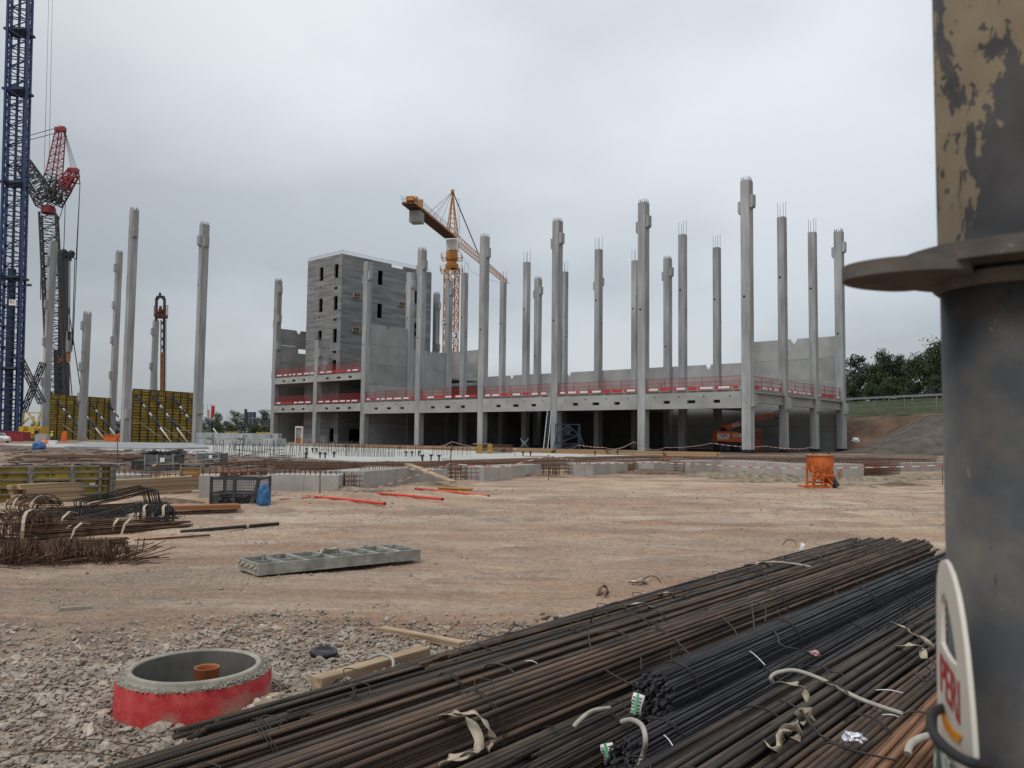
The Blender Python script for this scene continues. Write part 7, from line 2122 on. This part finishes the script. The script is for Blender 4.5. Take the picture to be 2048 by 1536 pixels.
hose('conduit_hose', [zz(1512, 1128, .40), zz(1545, 1124, .41), zz(1590, 1128, .39), zz(1622, 1134, .37)], .013, 'pale hose piece on the far part of the pile')
hose('conduit_hose', [zz(470, 1536, .14), zz(490, 1526, .17), zz(515, 1526, .17), zz(535, 1540, .12)], .016, 'cream hose bend at the bottom edge of the picture')
rr = random.Random(21)
wires = [((1180, 1250, .34), (1190, 1225, .5), (1215, 1210, .48), (1240, 1205, .46), (1262, 1225, .44), (1330, 1262, .44), (1400, 1330, .44)),
         ((1176, 1250, .36), (1180, 1290, .4), (1200, 1330, .42), (1245, 1360, .42), (1290, 1380, .38)),
         ((1195, 1268, .36), (1225, 1262, .46), (1262, 1276, .46), (1280, 1310, .42), (1282, 1340, .38)),
         ((965, 1345, .38), (975, 1330, .46), (1005, 1330, .48), (1030, 1350, .44), (1025, 1385, .38)),
         ((990, 1300, .30), (1010, 1275, .4), (1025, 1255, .42), (1035, 1250, .36)),
         ((1505, 1290, .42), (1508, 1250, .48), (1505, 1205, .52), (1530, 1215, .5), (1530, 1245, .44)),
         ((1505, 1250, .44), (1550, 1265, .48), (1562, 1290, .46), (1600, 1300, .44), (1640, 1318, .38)),
         ((1690, 1095, .38), (1698, 1080, .46), (1720, 1078, .5), (1720, 1085, .46), (1700, 1090, .44), (1760, 1092, .44), (1795, 1112, .38)),
         ((1285, 1160, .22), (1300, 1152, .3), (1315, 1156, .3), (1322, 1166, .24)),
         ((1565, 1090, .34), (1575, 1080, .42), (1590, 1082, .42), (1592, 1092, .36)),
         ((1640, 1190, .4), (1655, 1178, .46), (1670, 1182, .44), (1676, 1195, .4)),
         ((1410, 1215, .38), (1440, 1232, .46), (1470, 1262, .44), (1480, 1300, .4)),
         ((1630, 1500, .38), (1660, 1485, .44), (1700, 1500, .42), (1790, 1520, .38)),
         ((1560, 1400, .4), (1600, 1420, .46), (1640, 1470, .44), (1700, 1498, .38)),
         ((560, 1480, .26), (600, 1450, .34), (640, 1452, .34), (680, 1470, .3)),
         ((1480, 1420, .42), (1500, 1412, .46), (1530, 1418, .44), (1560, 1436, .4)),
         ((1830, 1330, .42), (1850, 1318, .5), (1872, 1330, .5), (1868, 1350, .46), (1845, 1352, .44)),
         ((1850, 1330, .44), (1865, 1345, .5), (1850, 1362, .48), (1832, 1345, .46), (1855, 1325, .46))]
where = ['looping widest over the upper pile', 'hanging from the wide loop', 'arched inside the wide loop', 'standing as an arch on the third bundle', 'sticking up at the upper edge', 'standing as a tall hairpin', 'trailing off the hairpin', 'curling at the far end of the pile', 'by the litter at the upper edge', 'at the far upper edge', 'curled on the far middle bundles', 'crossing above the blue-black bundle', 'lowest on the right', 'running down past the strap scraps', 'over the lower left of the pile', 'left of the strap scraps', 'coiled by the pole, left', 'coiled by the pole, right']
for q, wl in zip(wires, where):
    hose('binding_wire', [zz(*p) for p in q], .0055, 'dark binding wire ' + wl, 'wire', 'wire')
for i, (x0, y0, x1, y1, z) in enumerate(((1051, 1322, 1075, 1327, .40), (1328, 1470, 1348, 1496, .3), (1490, 1296, 1530, 1330, .42), (1752, 1380, 1806, 1386, .42), (1765, 1430, 1798, 1434, .40))):
    hose('white_tie', [zz(x0, y0, z), zz((x0 + x1) / 2, (y0 + y1) / 2 - 3, z + .02), zz(x1, y1, z)], .003, 'thin white plastic tie on the bars, ' + ['leftmost', 'by the tagged ends', 'on the blue-black bundle', 'right of the long hose, upper', 'right of the long hose, lower'][i], 'cable tie', 'white')
def paper(px, py, z, w, h, label, rot, stripe=True):
    p = zz(px, py, z); o = empty('paper_tag', p, 0, label, 'tag', 'paper tags on the bundles'); o.rotation_euler = rot
    n = 5; vs = []; fs = []
    for i in range(n + 1):
        for j in range(3): vs.append((w * (j / 2 - .5), .012 * math.sin(i * 1.3 + j), h * (i / n - .5)))
    for i in range(n):
        for j in range(2): fs.append((i * 3 + j, i * 3 + j + 1, i * 3 + j + 4, i * 3 + j + 3))
    c = MB().add(vs, fs, 0, True).build('sheet', T['white'], o); c.modifiers.new('thickness', 'SOLIDIFY').thickness = .001
    if stripe:
        MB().b2((-w * .1, -.016, -h * .5), (w * .12, -.014, h * .5)).build('green_band', T['green'], o)
        mb = MB()
        for k in range(5): mb.b2((-w * .42, -.016, -h * .4 + k * h * .17), (-w * .16, -.014, -h * .4 + k * h * .17 + h * .05)); mb.b2((w * .2, -.016, -h * .4 + k * h * .17), (w * .42, -.014, -h * .4 + k * h * .17 + h * .06))
        mb.build('print', T['ink'], o)
paper(1274, 1408, .37, .065, .11, 'white tag with green band on the topmost blue-black bundle end', (-.25, .12, -.55))
paper(1216, 1505, .22, .07, .09, 'torn white tag with green band on the middle bundle end', (-.2, -.35, -.5))
paper(1060, 1532, .17, .08, .09, 'white tag with green band at the bottom edge of the picture', (-.3, .5, -.6))
paper(1605, 1094, .45, .06, .1, 'small white tag on the far upper edge of the pile', (-.3, .3, -.4), False)
def foil_scrap(px, py, z, s, m, label, cat, seed):
    p = zz(px, py, z); blob('foil_scrap', p, (s, s * .8, s * .55), T[m], seed, label, cat, crease=.6)
foil_scrap(1707, 1476, .42, .045, 'foil', 'crumpled silver and blue foil on the brown bundle', 'litter', 2)
foil_scrap(1629, 1307, .40, .032, 'pinkfoil', 'small pinkish wrapper beside the blue-black bundle', 'litter', 3) if 'pinkfoil' in T else None
T['pinkfoil'] = mat('pink_wrapper', (.45, .25, .25), rough=.4, var=.4, scale=20)
foil_scrap(1629, 1307, .41, .03, 'pinkfoil', 'small pinkish wrapper beside the blue-black bundle', 'litter', 3)
ribbon('paper_scrap', [GZ(1262, 1168, .02), GZ(1270, 1172, .07), GZ(1282, 1170, .05), GZ(1296, 1168, .03)], .09, 'crumpled white paper scrap at the upper edge of the pile', 'litter', 'white', twist=.2)
ribbon('strap_scrap', [GZ(1196, 1192, .02), GZ(1204, 1184, .07), GZ(1216, 1188, .06), GZ(1210, 1196, .03)], .06, 'brown strap scrap on the dirt above the pile', 'strap', 'rodrust', twist=.3)

# ------------------------------------------------------------------ scaffold pole beside the camera
def pole_paint():
    m = bpy.data.materials.new('peeling_cream_paint'); m.use_nodes = True
    nt = m.node_tree; N = nt.nodes; L = nt.links; p = N['Principled BSDF']
    tc = N.new('ShaderNodeTexCoord'); mp = N.new('ShaderNodeMapping'); mp.inputs['Scale'].default_value = (1, 1, .42); L.new(tc.outputs['Object'], mp.inputs[0])
    mp.inputs['Location'].default_value = (.31, .12, .2)
    n1 = N.new('ShaderNodeTexNoise'); n1.inputs['Scale'].default_value = 46; n1.inputs['Detail'].default_value = 7; n1.inputs['Roughness'].default_value = .62; L.new(mp.outputs[0], n1.inputs['Vector'])
    n1.inputs['Distortion'].default_value = .35
    r1 = N.new('ShaderNodeMapRange'); r1.inputs['From Min'].default_value = .52; r1.inputs['From Max'].default_value = .533; L.new(n1.outputs['Fac'], r1.inputs['Value'])
    n2 = N.new('ShaderNodeTexNoise'); n2.inputs['Scale'].default_value = 170; n2.inputs['Detail'].default_value = 2; L.new(tc.outputs['Object'], n2.inputs['Vector'])
    r2 = N.new('ShaderNodeMapRange'); r2.inputs['From Min'].default_value = .635; r2.inputs['From Max'].default_value = .65; L.new(n2.outputs['Fac'], r2.inputs['Value'])
    mx = N.new('ShaderNodeMath'); mx.operation = 'MAXIMUM'; L.new(r1.outputs[0], mx.inputs[0]); L.new(r2.outputs[0], mx.inputs[1])
    n3 = N.new('ShaderNodeTexNoise'); n3.inputs['Scale'].default_value = 60; L.new(tc.outputs['Object'], n3.inputs['Vector'])
    def rp(a, b):
        r = N.new('ShaderNodeValToRGB'); r.color_ramp.elements[0].position = .3; r.color_ramp.elements[1].position = .7
        r.color_ramp.elements[0].color = (*a, 1); r.color_ramp.elements[1].color = (*b, 1); L.new(n3.outputs['Fac'], r.inputs[0]); return r.outputs[0]
    cream = rp((.56, .50, .37), (.68, .62, .48)); grey = rp((.16, .18, .205), (.25, .275, .305))
    x = N.new('ShaderNodeMix'); x.data_type = 'RGBA'; L.new(mx.outputs[0], x.inputs['Factor']); L.new(cream, x.inputs['A']); L.new(grey, x.inputs['B'])
    L.new(x.outputs['Result'], p.inputs['Base Color']); p.inputs['Roughness'].default_value = .62
    bp = N.new('ShaderNodeBump'); bp.inputs['Strength'].default_value = .5; bp.inputs['Distance'].default_value = .0006; bp.invert = True
    L.new(mx.outputs[0], bp.inputs['Height']); L.new(bp.outputs[0], p.inputs['Normal'])
    return m
T['polepaint'] = pole_paint()
T['polesteel'] = mat('weathered_scaffold_steel', (.068, .073, .080), rough=.6, metal=.25, var=.3, scale=26, col2=(.135, .118, .098), pos=(.4, .8), big=.2, bigscale=9, bump=.15, bscale=200, bdist=.001)
def rust_runs(m, col, sc, lo, hi, stretch):
    nt = m.node_tree; N = nt.nodes; L = nt.links; p = N['Principled BSDF']; src = p.inputs['Base Color'].links[0].from_socket
    tc = N.new('ShaderNodeTexCoord'); mp = N.new('ShaderNodeMapping'); mp.inputs['Scale'].default_value = stretch; L.new(tc.outputs['Object'], mp.inputs[0])
    n = N.new('ShaderNodeTexNoise'); n.inputs['Scale'].default_value = sc; n.inputs['Detail'].default_value = 8; n.inputs['Roughness'].default_value = .7; L.new(mp.outputs[0], n.inputs['Vector'])
    r = N.new('ShaderNodeMapRange'); r.inputs['From Min'].default_value = lo; r.inputs['From Max'].default_value = hi; r.inputs['To Max'].default_value = .85; L.new(n.outputs['Fac'], r.inputs['Value'])
    x = N.new('ShaderNodeMix'); x.data_type = 'RGBA'; L.new(r.outputs[0], x.inputs['Factor']); L.new(src, x.inputs['A']); x.inputs['B'].default_value = (*col, 1); L.new(x.outputs['Result'], p.inputs['Base Color'])
rust_runs(T['polesteel'], (.15, .085, .05), 42, .58, .68, (1, 1, .3)); rust_runs(T['polesteel'], (.24, .235, .225), 120, .64, .69, (1, 1, .5)); rust_runs(T['polesteel'], (.028, .03, .033), 150, .66, .70, (1, 1, .18))
T['polerust'] = mat('dark_scaffold_plate', (.085, .077, .072), rough=.7, var=.25, scale=45, col2=(.13, .115, .10), bump=.3, bscale=220, bdist=.001)
rust_runs(T['polerust'], (.15, .085, .055), 60, .55, .66, (1, 1, 1)); rust_runs(T['polerust'], (.21, .20, .185), 160, .63, .68, (1, 1, 1))
T['tagwhite'] = mat('cream_plastic_tag', (.60, .565, .49), rough=.45, var=.05, scale=30)
T['tagred'] = mat('red_print', (.42, .03, .035), rough=.5, var=.05); T['tagorange'] = mat('orange_print', (.75, .28, .01), rough=.5, var=.05)
def scaffold_pole():
    yc = .36; R0 = .0305; xc = .531 * yc + R0 * 1.132; zf = 2.022
    o = empty('scaffold_pole', (xc, yc, 0), 0, 'grey steel scaffold pole with peeling cream paint and a flange, at the right edge', 'scaffold pole')
    MB().lathe([(R0 - .004, zf + .008), (R0 + .0006, zf + .008), (R0 + .0006, 3.2), (R0 - .004, 3.2)], 64).build('painted_tube', T['polepaint'], o)
    MB().lathe([(R0, 0.02), (R0, zf + .0085), (R0 - .006, zf + .0085)], 64).build('lower_tube', T['polesteel'], o)
    MB().lathe([(0, 0), (.07, 0), (.07, .008), (R0 + .002, .02), (0, .02)], 32).build('base_plate', T['polerust'], o)
    # rosette: round plate with lobes
    pts = []
    for i in range(96):
        a = 2 * math.pi * i / 96
        pts.append((.050 * math.cos(a), .050 * math.sin(a)))
    inner = [((R0 - .001) * math.cos(-2 * math.pi * i / 48), (R0 - .001) * math.sin(-2 * math.pi * i / 48)) for i in range(48)]
    me = fill_mesh('rosette_plate', [pts, inner], .0075, T['polerust'])
    link('rosette_plate', me, o, (0, 0, zf + .007))
    def lobe(ang, ln):
        lp = []
        for i in range(40):
            t = 2 * math.pi * i / 40; lp.append((.045 + ln * .5 * math.cos(t) * (1 if math.cos(t) > 0 else .6), .027 * math.sin(t) * (1 - .15 * math.cos(t))))
        return [(x * math.cos(ang) - y * math.sin(ang), x * math.sin(ang) + y * math.cos(ang)) for x, y in lp]
    for ang, ln in ((math.pi, .064), (0, .05)):
        link('rosette_lobe', fill_mesh('rosette_lobe', [lobe(ang, ln)], .0065, T['polerust']), o, (0, 0, zf + .004 - .0004 * ang))
    MB().lathe([(R0 + .0005, zf - .005), (R0 + .003, zf - .003), (R0 + .003, zf + .001)], 48).build('weld_seam', T['polerust'], o)
    # printed tag
    A = Vector((.1745, .33, 0)); Bv = Vector((.151, .265, 0))
    ax = (Bv - A).normalized(); nrm = ax.cross(Vector((0, 0, 1)))
    if nrm.dot(EYE - Vector((A.x, A.y, CAMH))) < 0: nrm = -nrm
    def pl(px, py):
        d = ray(px, py); e = Vector((A.x, A.y, 0)); t = (e - EYE).dot(nrm) / d.dot(nrm); p = EYE + d * t
        return ((p - e).dot(ax), p.z)
    outer = [pl(*q) for q in ((1881, 1640), (1880, 1536), (1879, 1400), (1877, 1260), (1877, 1190), (1878, 1155), (1882, 1130), (1887, 1120), (1892, 1119), (1898, 1126), (1908, 1150), (1918, 1188), (1927, 1240), (1935, 1300), (1941, 1360), (1947, 1430), (1952, 1500), (1955, 1560), (1957, 1640))]
    hole = [pl(*q) for q in ((1887, 1286), (1886, 1240), (1886, 1205), (1889, 1188), (1893, 1186), (1899, 1205), (1906, 1240), (1912, 1280), (1918, 1320), (1920, 1333), (1912, 1328), (1902, 1316), (1893, 1301))]
    zc = pl(1910, 1380)[1]
    M = Matrix.Translation((A.x - xc, A.y - yc, 0)) @ Matrix((( ax.x, 0, nrm.x, 0), (ax.y, 0, nrm.y, 0), (0, 1, 0, 0), (0, 0, 0, 1)))
    tg = link('printed_tag', fill_mesh('printed_tag', [outer, hole], .0016, T['tagwhite']), o); tg.matrix_local = M
    md = tg.modifiers.new('soft_edge', 'BEVEL'); md.width = .0006; md.segments = 2; md.limit_method = 'ANGLE'
    # lettering, fitted between its left and right ends
    l0, l1 = pl(1886.5, 1345), pl(1925.5, 1405)
    tm = text_mesh('PERI', 1.0, T['tagred'], bold=.012)
    xs_ = [v.co.x for v in tm.vertices]; ys_ = [v.co.y for v in tm.vertices]
    x0, x1, y0, y1 = min(xs_), max(xs_), min(ys_), max(ys_)
    hgt = pl(1923, 1362)[1] - pl(1923, 1446)[1]
    yb = pl(1923, 1446)[1]
    for v in tm.vertices:
        fx = (v.co.x - x0) / (x1 - x0); fy = (v.co.y - y0) / (y1 - y0)
        v.co = (l0[0] + (l1[0] - l0[0]) * fx, yb + hgt * fy, .0012)
    le = link('lettering', tm, tg)
    st = [pl(*q) for q in ((1889, 1414), (1900, 1440), (1914, 1462), (1931, 1472), (1925, 1487), (1908, 1474), (1896, 1456), (1889, 1432))]
    link('orange_stroke', fill_mesh('orange_stroke', [st], .0003, T['tagorange']), tg, (0, 0, .0012))
    # cable tie and the green card behind
    w = lambda px, py, y: AT(px, py, y) - Vector((xc, yc, 0))
    MB().tube(smooth_path([w(1885, 1416, .335), w(1868, 1425, .325), w(1862, 1448, .315), w(1872, 1475, .30), w(1900, 1503, .285), w(1942, 1526, .27), w(1975, 1530, .285)], 6), .0019, 8).build('cable_tie', T['black'], o)
    cd = [pl(*q) for q in ((1886, 1490), (1900, 1500), (1925, 1540), (1928, 1640), (1884, 1640))]
    g = link('green_card', fill_mesh('green_card', [cd], .0006, T['greencard']), o); g.matrix_local = Matrix.Translation(-nrm * -.003) @ M
T['greencard'] = mat('green_white_card', (.05, .14, .08), var=.3, scale=60, col2=(.45, .47, .42), pos=(.5, .56))
scaffold_pole()
